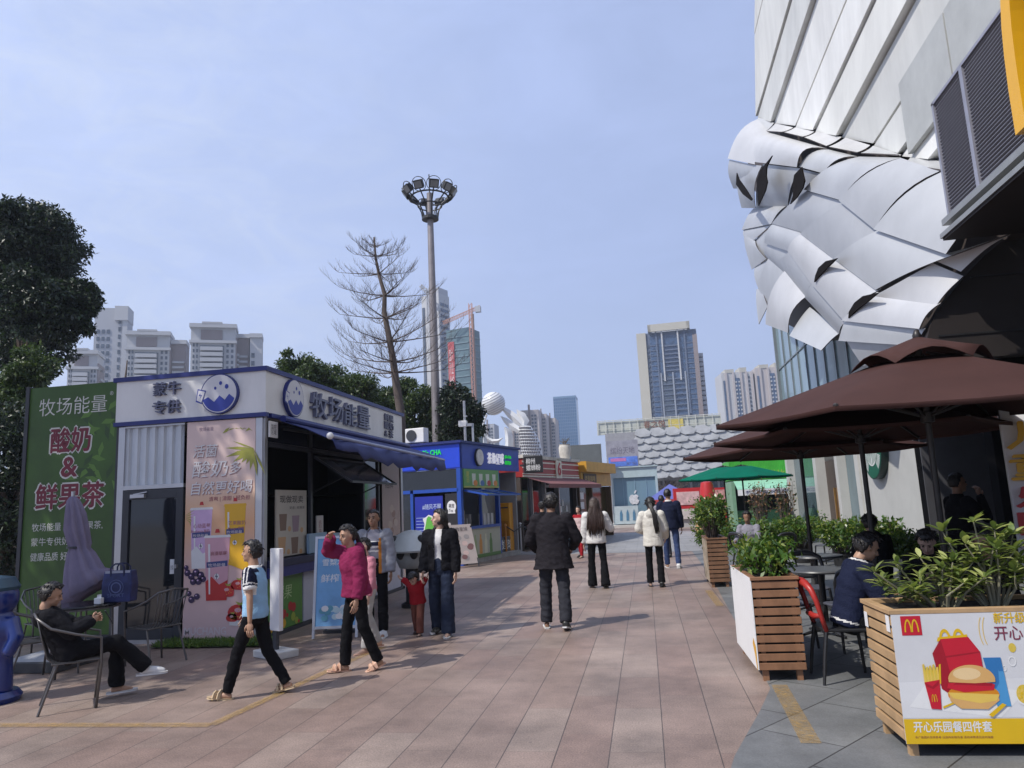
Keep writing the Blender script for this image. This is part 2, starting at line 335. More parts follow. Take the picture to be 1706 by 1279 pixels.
edge = [(-.6, -3), (.10, 3.6), (.44, 5.19), (.74, 6.2), (.93, 6.9), (1.0, 9), (1.15, 14), (1.25, 20), (1.3, 27), (6.5, 27), (6.5, -3)]
sheet('terrace_paving', edge, .004, PAV_GREY)
sheet('cross_path', [(-4.5, 24.5), (1.2, 23.5), (6.5, 27.5), (6.5, 36), (-1.2, 38), (-2.9, 32)], .005, PAV_PALE)
YEL = M('worn_yellow_paint', (.42, .27, .09), .75, var=.3, vs=14)
n = YEL.node_tree.nodes; lk = YEL.node_tree.links.new
nn = n.new('ShaderNodeTexNoise'); nn.inputs['Scale'].default_value = 26; nn.inputs['Detail'].default_value = 9; nn.inputs['Roughness'].default_value = .75; rr = n.new('ShaderNodeValToRGB'); rr.color_ramp.elements[0].position = .44; rr.color_ramp.elements[1].position = .66; rr.color_ramp.elements[1].color = (.68,)*3+(1,)
rr.color_ramp.elements[0].color = (.25,)*3+(1,); tcn = n.new('ShaderNodeTexCoord'); lk(tcn.outputs['Object'], nn.inputs[0]); lk(nn.outputs[0], rr.inputs[0]); lk(rr.outputs[0], n['Principled BSDF'].inputs['Alpha'])
def line(p0, p1, wd, z=.009):
    a, b = V(p0).to_2d(), V(p1).to_2d(); d = (b-a).normalized(); s = V((-d.y, d.x))*wd/2
    return sheet('yellow_line', [tuple(a+s), tuple(b+s), tuple(b-s), tuple(a-s)], z, YEL)
line(G(-60, 1209), G(352, 1209), .11); line(G(352, 1209), G(560, 1112), .10); line(G(562, 1111), G(640, 1078), .09)
line(G(1298, 1142), G(1352, 1240), .13); line(G(1180, 984), G(1200, 1010), .12)
# green mat under the first kiosk
TURF = M('turf_base', (.05, .09, .02), .9)
sheet('turf_mat', [(-6.55, 9.12), (-4.95, 9.12), (-4.95, 9.56), (-6.55, 9.56)], .02, TURF)
rg = np.random.default_rng(4)
P = np.stack([rg.uniform(-6.55, -4.95, 5200), rg.uniform(9.12, 9.54, 5200), np.full(5200, .02)], 1)
tag(obj('grass', leaf_mesh('grass', P, .055, [leaf_mat('grass_blade', (.07, .14, .02)), leaf_mat('grass_blade_light', (.13, .2, .04))], 5, droop=-1.6, seed=3)), kind='stuff')

# ================================================================== far towers
def tower_mats():
    M('tower_cream', (.46, .44, .38), .8, var=.06, vs=.05); M('tower_white', (.47, .475, .49), .8, var=.06, vs=.05); M('tower_grey', (.40, .41, .44), .8, var=.06, vs=.05)
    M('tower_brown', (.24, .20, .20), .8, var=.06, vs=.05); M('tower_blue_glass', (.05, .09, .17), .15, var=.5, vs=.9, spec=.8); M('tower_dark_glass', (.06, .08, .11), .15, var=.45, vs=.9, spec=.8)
    M('tower_slate', (.10, .13, .20), .7, var=.1, vs=.3); M('tower_lightslate', (.26, .29, .35), .7, var=.1, vs=.3)
    M('tower_pink', (.46, .42, .41), .8, var=.06, vs=.05)
tower_mats()
T = lambda k: MATS['tower_'+k]
def ftower(label, pl, pr, ptop, Y, group=None, depth=16, style='slab', wall='white', glass='dark_glass', floors=24, turn=0.0, cat='building', squeeze=1.0, z0=-1):
    """a tower whose street side runs from photo column pl to pr at distance Y, turned about its middle"""
    a, b = atY(pl, ptop, Y), atY(pr, ptop, Y); wd = (b.x-a.x); h = max(a.z, b.z); cx = (a.x+b.x)/2; wd *= squeeze
    o = thing('apartment_tower' if style != 'glassbox' else 'office_tower', label, cat, (cx, Y+depth/2, 0), turn, group)
    F = Fr((-wd/2, -depth/2, 0), (1, 0, 0)); LF = Fr((-wd/2, depth/2, 0), (0, -1, 0)); RF = Fr((wd/2, -depth/2, 0), (0, 1, 0))
    mb = MB(); mb.box(-wd/2, wd/2, -depth/2, depth/2, z0, h); mb.build('wall', T(wall), o)
    fh = h/floors; g = MB(); sl = MB(); pr_ = MB()
    return o, wd, h, F, LF, RF, fh, depth
def bands(o, F, a0, a1, h0, h1, n, mat, name='window', frac=.55, c=.25, cols=0, gap=.35):
    mb = MB(); fh = (h1-h0)/n
    for i in range(n):
        z = h0+i*fh+fh*.3
        if cols:
            wc = (a1-a0)/cols
            for k in range(cols): mb.box(a0+k*wc+wc*gap/2, a0+(k+1)*wc-wc*gap/2, z, z+fh*frac, -.5, c, F)
        else: mb.box(a0, a1, z, z+fh*frac, -.5, c, F)
    return mb.build(name, mat, o) if cols*n > 60 else mb.each(name, mat, o)
def slabs(o, F, a0, a1, h0, h1, n, mat, name='balcony', d=1.3, t=.9):
    mb = MB(); fh = (h1-h0)/n
    for i in range(n): mb.box(a0, a1, h0+i*fh-.1, h0+i*fh+t, 0, d, F)
    return mb.build(name, mat, o)
def fins(o, F, xs, h0, h1, mat, name='pier', wd=.7, d=.8):
    mb = MB()
    for x in xs: mb.box(x-wd/2, x+wd/2, h0, h1, -.3, d, F)
    return mb.build(name, mat, o)
# main tower in the middle right
o, wd, h, F, LF, RF, fh, dp = ftower('tall tower with cream pier and blue glazed balconies above the scaled far building', 1063, 1163, 556, 260, depth=18, wall='slate', floors=30, turn=R(-4)); MB().box(-.05, wd*.155, 0, h+.1, -17, .6, F).build('side_pier', T('cream'), o)
MB().box(wd*.22, wd*.93, 2, h-1.5, -.4, .5, F).build('curtain_wall', T('blue_glass'), o)
slabs(o, F, wd*.37, wd*.76, 4, h*.74, 22, T('slate'), d=1.0, t=.3); slabs(o, F, wd*.43, wd*.68, h*.76, h-4, 7, T('slate'), d=1.0, t=.4); slabs(o, F, wd*.38, wd*.55, 4.6, h*.74, 22, T('dark_glass'), 'balcony_glass', d=.9, t=1.1)
slabs(o, F, wd*.22, wd*.36, 4, h-3, 29, T('slate'), 'floor_band', .7, .2); slabs(o, F, wd*.77, wd*.93, 4, h-3, 29, T('slate'), 'floor_band', .7, .2)
fins(o, F, [wd*.365, wd*.56, wd*.765], 2, h*.75, T('lightslate'), wd=.5, d=1.2); fins(o, F, [wd*.425, wd*.69], h*.7, h+.2, T('white'), wd=.5, d=1.4); fins(o, F, [wd*.33, wd*.80], h*.5, h, T('slate'), wd=.5, d=1.0); MB().box(wd*.93, wd+.1, 0, h-2, -.5, .7, F).build('end_pier', T('brown'), o)
bands(o, F, wd*.165, wd*.195, 2, h-4, 30, T('dark_glass'), frac=.45)
MB().box(wd*.2, wd*.9, h, h+2.6, 1, 2.0, F).box(wd*.2, wd*.9, h, h+2.6, -12, -11, F).box(wd*.2, wd*.2+1, h, h+2.4, -12, 2, F).box(wd*.9-1, wd*.9, h, h+2.4, -12, 2, F).build('roof_parapet', T('cream'), o)
slabs(o, RF, 1, 12, 4, h-8, 28, T('grey'), d=1.6, t=1.1)
# pale far block just right of it
o, wd, h, F, LF, RF, fh, dp = ftower('thin pale block half hidden behind the tall blue glazed apartment tower', 1166, 1178, 665, 330, depth=12, wall='grey', floors=20); bands(o, F, .4, wd-.4, 2, h-1, 18, T('dark_glass'), cols=2)
# pair of pale towers at right behind the umbrellas
for i, (l, r_, t, lab) in enumerate([(1198, 1252, 622, 'pale slab tower with a blue window strip, left of the pair above the parasols'), (1254, 1312, 614, 'pale slab tower with grey stair strips, partly behind the mall corner')]):
    o, wd, h, F, LF, RF, fh, dp = ftower(lab, l, r_, t, 380, 'pale towers behind the brown umbrellas', depth=16, wall='pink' if i else 'white', floors=28, turn=R(6))
    MB().box(wd*.42, wd*.56, 2, h-3, -.4, .4, F).box(wd*.04, wd*.10, 2, h-4, -.4, .3, F).build('curtain_wall', T('blue_glass'), o)
    bands(o, F, wd*.39, wd*.59, 2, h-4, 28, T('white'), 'floor_band', .4, .7, cols=2, gap=.55); bands(o, F, wd*.82, wd*.9, 2, h-2, 28, T('dark_glass'), cols=1)
    MB().box(wd*.12, wd*.4, h-.2, h+1.6, -9, .3, F).box(wd*.58, wd*.8, h-.2, h+2.2, -9, .3, F).box(wd*.05, wd*.95, h*.55, h*.55+1.4, 0, .6, F).build('roof_parapet', T('cream'), o)
    fins(o, F, [wd*.14, wd*.37, wd*.61, wd*.78, wd*.95], 2, h, T('pink'), wd=.9)
# blue glass office
o, wd, h, F, LF, RF, fh, dp = ftower('plain blue glass office tower with a faint grid beyond the yellow shop', 922, 959, 664, 420, style='glassbox', depth=14, wall='blue_glass', floors=32, cat='building')
BG = M('sky_blue_curtain_wall', (.09, .19, .36), .12, var=.12, vs=.08, spec=.8); MB().box(.1, wd-.1, 1, h-.3, -.4, .3, F).build('curtain_wall', BG, o)
slabs(o, F, .1, wd-.1, 3, h, 32, M('mullion_blue', (.16, .27, .42), .5), 'floor_band', .5, .25); fins(o, F, [wd*k/12 for k in range(13)], 1, h, MATS['mullion_blue'], 'mullion', .25, .6)
MB().box(-.1, wd+.1, h-.3, h+1, -13, .6, F).build('roof_parapet', MATS['mullion_blue'], o)
# pinkish cluster behind the sculpture
for l, r_, t, lab, Y in [(866, 897, 684, 'beige tower block with stepped roof behind the dotted white sculpture', 340), (893, 910, 690, 'beige tower between the sculpture and the blue glass office, taller half', 350), (908, 925, 697, 'narrow pinkish tower touching the blue glass office on its left', 360), (801, 823, 707, 'small hazy block seen under the striped sphere', 420), (846, 865, 716, 'low pale block between the white crescent and the dotted sculpture', 400)]:
    o, wd, h, F, LF, RF, fh, dp = ftower(lab, l, r_, t, Y, 'hazy tower blocks behind the sculpture', depth=14, wall='pink' if Y != 420 else 'grey', floors=26)
    bands(o, F, wd*.12, wd*.42, 2, h-2, 24, T('dark_glass'), cols=2); bands(o, F, wd*.58, wd*.9, 2, h-2, 24, T('dark_glass'), cols=2); fins(o, F, [wd*.5], 2, h+2.5, T('brown'), wd=wd*.1)
# tower under construction pair + crane
o, wd, h, F, LF, RF, fh, dp = ftower('tall grey and white tower with blue windows behind the lamp mast', 704, 738, 492, 340, depth=9, wall='white', floors=36, turn=R(-20))
MB().box(wd*.05, wd*.18, 2, h-6, -.4, .4, F).box(wd*.45, wd*.55, 2, h-3, -.3, .4, F).build('curtain_wall', T('dark_glass'), o)
bands(o, RF, 1, dp-1, 2, h-4, 34, T('blue_glass'), cols=4, gap=.3); slabs(o, RF, 3, 6, 4, h-8, 34, T('grey'), d=1.4); slabs(o, LF, 2, 7, 4, h-8, 34, T('grey'), d=1.4)
MB().box(wd*.55, wd, h, h+3, -8, 0, F).build('roof_parapet', T('grey'), o)
NET = M('green_safety_netting', (.10, .17, .20), .9, var=.25, vs=.15)
o, wd, h, F, LF, RF, fh, dp = ftower('building wrapped in blue green construction netting with a tall red banner', 748, 786, 552, 320, depth=10, wall='grey', floors=26, turn=R(-14)); 
MB().box(-wd/2-.5, wd/2+.5, -dp/2-.5, dp/2+.5, 1, h+.8).build('netting', NET, o); slabs(o, F, -.3, wd+.3, 4, h, 25, M('netting_seam', (.16, .24, .27), .9), 'floor_band', .8, .4); slabs(o, RF, -.3, dp+.3, 4, h, 25, MATS['netting_seam'], 'floor_band', .8, .4)
b = MB(); b.box(wd*.04, wd*.34, h*.45, h-5, .8, 1.1, F); b = b.build('banner', M('banner_red', (.45, .06, .06), .7), o)
mb = MB(); letters(mb, F, '盛大\n开业\n全城\n招商', wd*.09, h*.60, wd*.2, h*.3, 0, 1.15); mb.box(wd*.06, wd*.32, h*.475, h*.485, 1.1, 1.15, F); mb.box(wd*.06, wd*.32, h*.5, h*.53, 1.1, 1.15, F); mb.build('lettering', M('banner_white', (.75, .6, .6), .7), o)
fins(o, RF, [dp*.42], 1, h+8, M('hoist_orange', (.26, .17, .12), .7), 'hoist_mast', .9, .9)
cr = atY(785, 545, 316); ORA = M('crane_orange', (.5, .24, .16), .6)
c = thing('tower_crane', 'orange tower crane with a tilted jib above the netting wrapped building', 'crane', (cr.x, 316, 0))
def lattice(mb, p0, p1, wd, n, t):
    p0, p1 = V(p0), V(p1); d = p1-p0; u = d.normalized().cross(V((0, 1, 0))).normalized()*wd/2; q = V((0, wd/2, 0))
    for s in (-1, 1):
        for k in (-1, 1): mb.beam(p0+u*s+q*k, p1+u*s+q*k, t, t)
    for i in range(n): mb.beam(p0+d*(i/n)+u-q, p0+d*((i+1)/n)-u-q, t*.8, t*.8); mb.beam(p0+d*(i/n)-u-q, p0+d*((i+.5)/n)+u-q, t*.8, t*.8)
top = atY(786, 505, 316).z; mb = MB(); lattice(mb, (0, 0, 40), (0, 0, top), 1.4, 24, .22); mb.build('mast', ORA, c)
jl, jr = atY(738, 538, 316), atY(800, 511, 316); mb = MB(); lattice(mb, (jl.x-cr.x, 0, jl.z), (jr.x-cr.x, 0, jr.z), 1.2, 16, .2); mb.build('jib', ORA, c)
MB().box(jr.x-cr.x-2.2, jr.x-cr.x+.2, -1, 1, jr.z-2.4, jr.z+.3).build('counterweight', T('grey'), c)
c2 = atY(713, 480, 334); c = thing('tower_crane', 'small pale crane on top of the tall grey and white tower', 'crane', (c2.x, 334, 0))
mb = MB(); lattice(mb, (0, 0, 90), (0, 0, c2.z), 1.2, 6, .35); mb.build('mast', T('grey'), c); mb = MB(); lattice(mb, (-3.5, 0, c2.z+1.5), (2, 0, c2.z-4.5), 1.4, 5, .5); mb.build('jib', T('grey'), c)
# residential blocks at left
def resid(label, pl, pr, pt, Y, side=None, floors=32):
    o, wd, h, F, LF, RF, fh, dp = ftower(label, pl, pr, pt, Y, 'white apartment blocks with curved balconies above the kiosk', depth=9, wall='white', floors=floors, turn=R(27), squeeze=.80)
    slabs(o, F, wd*.22, wd*.72, 3, h-7, floors-2, T('white'), d=2.2, t=1.15); MB().box(wd*.2, wd*.74, 2, h-7, -.4, .5, F).build('curtain_wall', T('dark_glass'), o)
    bands(o, F, wd*.03, wd*.18, 2, h-6, floors-2, T('dark_glass'), cols=2, gap=.5); bands(o, F, wd*.77, wd*.98, 2, h-6, floors-2, T('dark_glass'), cols=2, gap=.5)
    MB().box(-.4, wd+.4, h-6.2, h-5.3, -dp, 1.2, F).box(-.4, wd+.4, h-1, h+.3, -dp, 1.6, F).box(wd*.25, wd*.7, h, h+.9, -dp+4, 1.6, F).build('cornice', T('white'), o)
    MB().box(wd*.22, wd*.7, h-4.9, h-1.6, -.4, .3, F).build('loggia', T('brown'), o)
    MB().box(.2, dp-.2, 1, h-4, -.3, .4, RF).build('side_wall', T('brown'), o); slabs(o, RF, 2, 7, 4, h-8, floors-2, T('grey'), d=1.0, t=.7); return o  # right side brown: the shade on the side away from the sun, as colour
resid('white apartment block with curved balconies, right one above the blue and white fascia', 306, 385, 546, 220)
resid('white apartment block with curved balconies, middle one above the blue and white fascia', 201, 274, 558, 222)
resid('white apartment block whose left side disappears behind the dark tree crown', 104, 152, 588, 215)
o, wd, h, F, LF, RF, fh, dp = ftower('tallest narrow apartment block with a blank grey side, beside the dark tree crown', 152, 208, 516, 240, 'white apartment blocks with curved balconies above the kiosk', depth=7, wall='grey', floors=28, turn=R(24), squeeze=.8); bands(o, F, wd*.72, wd*.8, 2, h-4, 26, T('dark_glass')); MB().box(wd*.62, wd*1.02, h-5, h+.5, -dp, 1.5, F).build('cornice', T('white'), o); MB().box(wd*.86, wd, 2, h-1, -.5, 1, F).build('pier', T('white'), o); bands(o, F, wd*.05, wd*.5, 2, h-8, 26, T('dark_glass'), cols=3, gap=.4)
for l, r_, t, lab in [(386, 408, 560, 'brown sided wing of the apartment row'), (409, 429, 559, 'last narrow white block of the apartment row, next to the green trees'), (279, 303, 570, 'brown recessed block between two white apartment blocks')]:
    o, wd, h, F, LF, RF, fh, dp = ftower(lab, l, r_, t, 228, 'white apartment blocks with curved balconies above the kiosk', depth=7, wall='brown' if 'brown' in lab else 'white', floors=32, turn=R(25), squeeze=.85)
    if 'brown' in lab: slabs(o, F, wd*.1, wd*.9, 4, h-6, 30, T('grey'), d=.8, t=.6)
    else: bands(o, F, wd*.12, wd*.4, 2, h-6, 20, T('dark_glass'))
    MB().box(-.2, wd+.2, h-1, h+.4, -6, .8, F).build('cornice', T('white'), o)
# ================================================================== shop row
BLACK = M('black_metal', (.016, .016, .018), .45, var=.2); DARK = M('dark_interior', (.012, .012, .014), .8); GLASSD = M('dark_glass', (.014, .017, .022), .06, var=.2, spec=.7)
ALU = M('aluminium', (.5, .5, .52), .35, .7, var=.06); WHITE = M('white_paint', (.72, .72, .73), .5, var=.07, vs=3, bump=.02); OFFW = M('fascia_white', (.73, .73, .73), .45, var=.09, vs=2.2, streak=.35)
NAVY = M('navy_trim', (.018, .028, .17), .4, var=.1); NAVY2 = M('navy_dark', (.012, .016, .055), .45); CHAR = M('charcoal_frame', (.035, .038, .048), .45)
RED = M('red_paint', (.45, .02, .025), .45, var=.1); YELL = M('yellow_paint', (.68, .36, .015), .45, var=.08); GREENL = M('neon_green', (.02, .62, .08), .4, emit=.35)
INK = M('ink_dark', (.06, .05, .06), .6); CREAM = M('print_cream', (.72, .66, .55), .5); CONC = M('concrete', (.32, .31, .30), .85, var=.25, vs=3, bump=.1)
def P2(name, c, r=.42): return M('print_'+name, c, r, var=.05, vs=4)
def poly_ell(a, b, ra, rb, n=20, t0=0, t1=2*math.pi): return [(a+ra*math.cos(t0+(t1-t0)*i/(n-1)), b+rb*math.sin(t0+(t1-t0)*i/(n-1))) for i in range(n)]

# ------------------------------------------------------------------ dairy kiosk
X0, X1, Y0, Y1 = -7.45, -5.2, 9.57, 15.55
K = wthing('kiosk', 'white dairy drink kiosk with blue trimmed fascia, pink drink poster and blue awning', 'kiosk', (-6.3, 9.6, 0))
mb = MB(); mb.box(X0, X1, Y1-.08, Y1, 0, 3.02).box(X0, X0+.08, Y0+.06, Y1-.085, 0, 3.02).box(X0+.085, X1-.03, Y0+.5, Y1-.085, .02, .10); mb.build('wall', CHAR, K)
MB().box(X0-.02, X1, Y0, Y1, 3.03, 3.07).box(X0+.1, X1-.12, Y0+.12, Y1-.12, 3.5, 3.56).build('roof', WHITE, K)
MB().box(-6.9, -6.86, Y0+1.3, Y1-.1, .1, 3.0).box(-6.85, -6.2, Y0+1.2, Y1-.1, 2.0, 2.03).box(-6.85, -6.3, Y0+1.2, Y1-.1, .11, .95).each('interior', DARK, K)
FF = Fr((X0, Y0, 0), (1, 0, 0)); RF = Fr((X1, Y0, 0), (0, 1, 0))      # front and street frames
LW, LR = X1-X0, Y1-Y0
MB().box(-.04, LW-.0, 3.09, 3.68, 0, .06, FF).box(.121, LR, 3.09, 3.68, -.04, .06, RF.shift(-.06, 0)).box(LW+.0005, LW+.062, 3.09, 3.68, -.06, .062, FF).build('fascia', OFFW, K)
MB().box(-.08, LW+.09, 3.68, 3.745, -.1, .09, FF).box(.10, LR+.02, 3.68, 3.745, -.1, .09, RF).box(-.06, LW+.08, 3.03, 3.088, 0, .08, FF).box(.085, LR, 3.03, 3.088, 0, .08, RF).build('fascia_trim', NAVY, K)
# front lettering
sign(FF, '蒙牛', .58, 3.43, .44, .20, M('sign_grey_letter', (.13, .14, .22), .4), K, depth=.05, c=.062, bold=.012)
sign(FF, '专供', .58, 3.16, .44, .20, MATS['sign_grey_letter'], K, depth=.05, c=.062, bold=.012)
BLUEP = P2('logo_blue', (.03, .05, .32))
def badge(fr, a, b, r, name='badge'):
    d = MB().disc(a, b, r*1.06, .062, .12, fr, n=40).build(name, NAVY, K)
    m = MB(); m.disc(a, b, r, .121, .125, fr, 1, n=40)
    m.flat([(a-r*.92, b-r*.3)]+poly_ell(a, b, r*.95, r*.95, 14, R(205), R(335))+[(a+r*.9, b-r*.3), (a+r*.6, b-r*.05), (a+r*.35, b-r*.35), (a+r*.05, b-r*.1), (a-r*.25, b-r*.42), (a-r*.6, b-r*.15)], .128, fr, 0); [m.flat(poly_ell(a+r*x, b+r*y, r*q_, r*q_*1.2, 10), .128, fr, 0) for x, y, q_ in ((.1, .55, .09), (-.2, .3, .07), (.45, .35, .11))]
    m.flat([(a-r*1.3, b-r*.35), (a-r*.95, b-r*.5), (a-r*.72, b+r*.2), (a-r*1.2, b+r*.32)], .130, fr, 0); m.flat([(a-r*1.25, b-r*.28), (a-r*.97, b-r*.42), (a-r*.77, b+r*.15), (a-r*1.15, b+r*.25)], .133, fr, 1)
    m.flat([(a-r*1.03, b+r*.1), (a-r*1.12, b-r*.06), (a-r*1.0, b-r*.05), (a-r*1.06, b-r*.24), (a-r*.93, b+.0), (a-r*1.04, b-.01)], .136, fr, 0)
    m.build('badge_print', [BLUEP, P2('logo_white', (.62, .62, .66))], d)
badge(FF, 1.63, 3.39, .27); badge(RF, .72, 3.385, .27)
sign(RF, '牧场能量', 1.32, 3.18, 2.55, .42, MATS['sign_grey_letter'], K, depth=.06, c=.062, bold=.012)
sign(RF, '鲜果\n酸奶\n& 茶', 4.75, 3.14, .55, .48, M('sign_dark_letter', (.10, .10, .16), .4), K, depth=.03, c=.062, bold=.02)
# corrugated sheet above the door
mb = MB(); ring0 = []; prof = []
for i in range(7):
    a = .10+i*.138; prof += [(a, 0), (a+.05, .0), (a+.075, -.035), (a+.115, -.035)]
prof = [p for p in prof if p[0] < 1.03] + [(1.03, 0)]
for (a, c), (a2, c2) in zip(prof, prof[1:]): mb.add([FF.p(a, 2.17, c), FF.p(a2, 2.17, c2), FF.p(a2, 3.0, c2), FF.p(a, 3.0, c)], [(0, 1, 2, 3)])
mb.build('corrugated_panel', M('container_steel', (.55, .58, .62), .4, .25, var=.12, vs=4, streak=.3), K)
MB().box(0, .10, 0, 3.02, -.05, .03, FF).box(LW-.10, LW, 0, 3.02, -.04, .035, FF).box(.101, 1.05, 3.0, 3.025, -.04, .03, FF).box(.101, 1.05, 2.11, 2.168, -.04, .03, FF).box(LR-.12, LR, 0, 3.02, -.04, .03, RF).box(0.0, .08, 0, 3.02, -.02, .02, RF).each('post', ALU, K)
d = MB(); d.box(.105, .21, .05, 2.1, 0, .04, FF).box(.95, 1.06, .05, 2.1, 0, .04, FF).box(.211, .949, 1.97, 2.1, 0, .04, FF).box(.211, .949, .05, .2, 0, .04, FF); d = d.build('door', CHAR, K, bevel=.004)
MB().box(.211, .949, .2, 1.97, .0, .012, FF).build('door_glass', GLASSD, d); MB().box(.985, 1.01, 1.0, 1.05, .04, .09, FF).build('handle', ALU, d); MB().box(.26, .48, 1.99, 2.04, .04, .09, FF).beam(FF.p(.3, 2.04, .07), FF.p(.5, 2.07, .05), .02, .015).build('door_closer', ALU, d)
st = MB().box(.865, .93, .92, 1.12, .012, .015, FF).build('sticker', WHITE, d); sign(FF, '拉', .875, .98, .045, .06, INK, d, c=.017)
MB().box(.1, 1.06, .0, .05, -.02, .06, FF).build('sill', ALU, K)
# pink drink poster
PF = Fr((X0+1.10, Y0, .05), (1, 0, 0)); pw, ph = 1.05, 2.97
mp_ = M('poster_paper', (.66, .50, .52), .4, var=.02); n_ = mp_.node_tree.nodes; l_ = mp_.node_tree.links.new     # printed gradient of the poster itself: pink, peach, lilac
tx = n_.new('ShaderNodeTexCoord'); sp = n_.new('ShaderNodeSeparateXYZ'); cr_ = n_.new('ShaderNodeValToRGB'); mr = n_.new('ShaderNodeMapRange'); mr.inputs['From Max'].default_value = 3.05; l_(tx.outputs['Object'], sp.inputs[0]); l_(sp.outputs[2], mr.inputs[0]); l_(mr.outputs[0], cr_.inputs[0]); l_(cr_.outputs[0], n_['Principled BSDF'].inputs['Base Color'])
e = cr_.color_ramp.elements; e[0].position = .0; e[0].color = (.66, .48, .49, 1); e[1].position = 1; e[1].color = (.72, .55, .52, 1)
for q, c in ((.3, (.68, .46, .43, 1)), (.52, (.72, .40, .22, 1)), (.62, (.74, .48, .32, 1)), (.74, (.72, .55, .50, 1))): x = e.new(q); x.color = c
po = MB().box(0, pw, 0, ph, .036, .042, PF).build('poster', mp_, K)
pal = [P2('white', (.72, .70, .70)), P2('lilac', (.60, .40, .62)), P2('mango', (.72, .40, .02)), P2('red', (.50, .03, .03)), P2('berry', (.045, .025, .08)), P2('palm', (.34, .34, .06)), P2('navy', (.04, .06, .2)), P2('rose', (.62, .34, .40)), P2('label', (.35, .12, .14)), P2('shadow', (.45, .40, .42)), P2('orange', (.70, .22, .02))]
m = MB(); C = .044
def cup(a, b, w, h, body, fill, lid=0, c=C):
    m.flat([(a-w*.40, b), (a+w*.40, b), (a+w*.5, b+h), (a-w*.5, b+h)], c, PF, body)
    m.flat([(a-w*.40, b), (a+w*.40, b), (a+w*.435, b+h*.32), (a+w*.1, b+h*.25), (a-w*.2, b+h*.38), (a-w*.44, b+h*.3)], c+.001, PF, fill)
    m.flat([(a-w*.54, b+h), (a+w*.54, b+h), (a+w*.5, b+h*1.04), (a-w*.5, b+h*1.04)], c+.001, PF, lid)
    m.flat([(a-w*.40, b+h*.52), (a+w*.42, b+h*.54), (a+w*.42, b+h*.63), (a-w*.41, b+h*.61)], c+.0015, PF, 6)
    m.flat([(a-w*.36, b+h*.9), (a-w*.28, b+h*.9), (a-w*.24, b+h*.1), (a-w*.30, b+h*.1)], c+.0012, PF, 0)
    m.flat(poly_ell(a, b+h*.38, w*.1, w*.1, 12), c+.0015, PF, 0); m.flat([(a, b+h*.44), (a-w*.06, b+h*.37), (a, b+h*.375), (a-.01, b+h*.32), (a+w*.06, b+h*.39), (a, b+h*.385)], c+.002, PF, 4)
    m.flat([(a-w*.1, b+h*1.08), (a+w*.1, b+h*1.08), (a+w*.06, b+h*1.14), (a-w*.06, b+h*1.14)], c, PF, 3)
cup(.25, .93, .33, .80, 1, 0); cup(.76, .96, .32, .80, 2, 2, 2); cup(.50, .50, .38, .84, 7, 3, 0, C+.004)
rg_ = random.Random(5)
for a, b, r in [(.06, .88, .05), (.12, .83, .05), (.19, .88, .055), (.26, .84, .055), (.15, .76, .05), (.23, .76, .05), (.30, .79, .045), (.04, .95, .035), (.13, .52, .05), (.21, .56, .045), (.09, .60, .04)]:
    m.flat(poly_ell(a, b, r, r*.95, 14), C+.006, PF, 4); m.flat(poly_ell(a-.012, b+.014, r*.3, r*.22, 8), C+.007, PF, 1)
for a, b, r in [(.68, .62, .11), (.84, .70, .10), (.86, .34, .15), (.98, .42, .1), (.75, .27, .08)]:
    m.flat([(a+r*(1.0-.28*math.sin(t*1.0+1.2))*math.cos(t), b+r*.82*(1.0+.16*math.cos(2*t))*math.sin(t)) for t in [2*math.pi*q/18 for q in range(18)]], C+.006, PF, 3); m.flat(poly_ell(a-r*.25, b+r*.18, r*.34, r*.2, 10), C+.007, PF, 7)
    for q in range(9): m.flat(poly_ell(a+r*.6*math.cos(q*2.4)*(.3+.08*q), b+r*.5*math.sin(q*2.4)*(.3+.08*q), r*.05, r*.07, 6), C+.0075, PF, 2)
    m.flat([(a-r*.2, b+r*.6), (a-r*.5, b+r*.95), (a, b+r*.8), (a+r*.3, b+r*1.0), (a+r*.25, b+r*.6)], C+.0078, PF, 5)
m.flat([(.66, .98), (.98, .86), (1.04, 1.05), (1.03, 1.28), (.80, 1.1)], C+.005, PF, 2); m.flat([(.7, .24), (.95, .2), (.95, .15), (.7, .17)], C+.0055, PF, 0)
for k in range(9):                    # palm fronds, top right
    t = R(160+k*17); L_ = .34+.1*math.sin(k); m.flat([(1.02, 2.55), (1.02+.5*L_*math.cos(t)-.03, 2.55+.5*L_*math.sin(t)+.02), (max(.55, 1.02+L_*math.cos(t)), 2.55+L_*math.sin(t)), (1.02+.5*L_*math.cos(t)+.03, 2.55+.5*L_*math.sin(t)-.03)], C+.001+.0003*k, PF, 5)
for k in range(6): m.flat([(.55+k*.07, 2.78+.05*math.sin(k*.6)), (.62+k*.07, 2.80+.05*math.sin(k*.6)), (.66+k*.07, 2.86-.015*k), (.6+k*.07, 2.84)], C+.001+.0002*k, PF, 5)
for k in range(5): m.flat([(0, 1.66-.01*k), (.09, 1.71-.035*k), (.17-.02*k, 1.75-.06*k), (.07, 1.69-.03*k)], C+.001+.0002*k, PF, 5)
m.build('picture', pal, po)
m = MB(); letters(m, PF, '牧场能量', .19, 2.83, .22, .055, 0, C+.001); m.build('lettering', P2('smallbrand', (.25, .17, .25)), po)
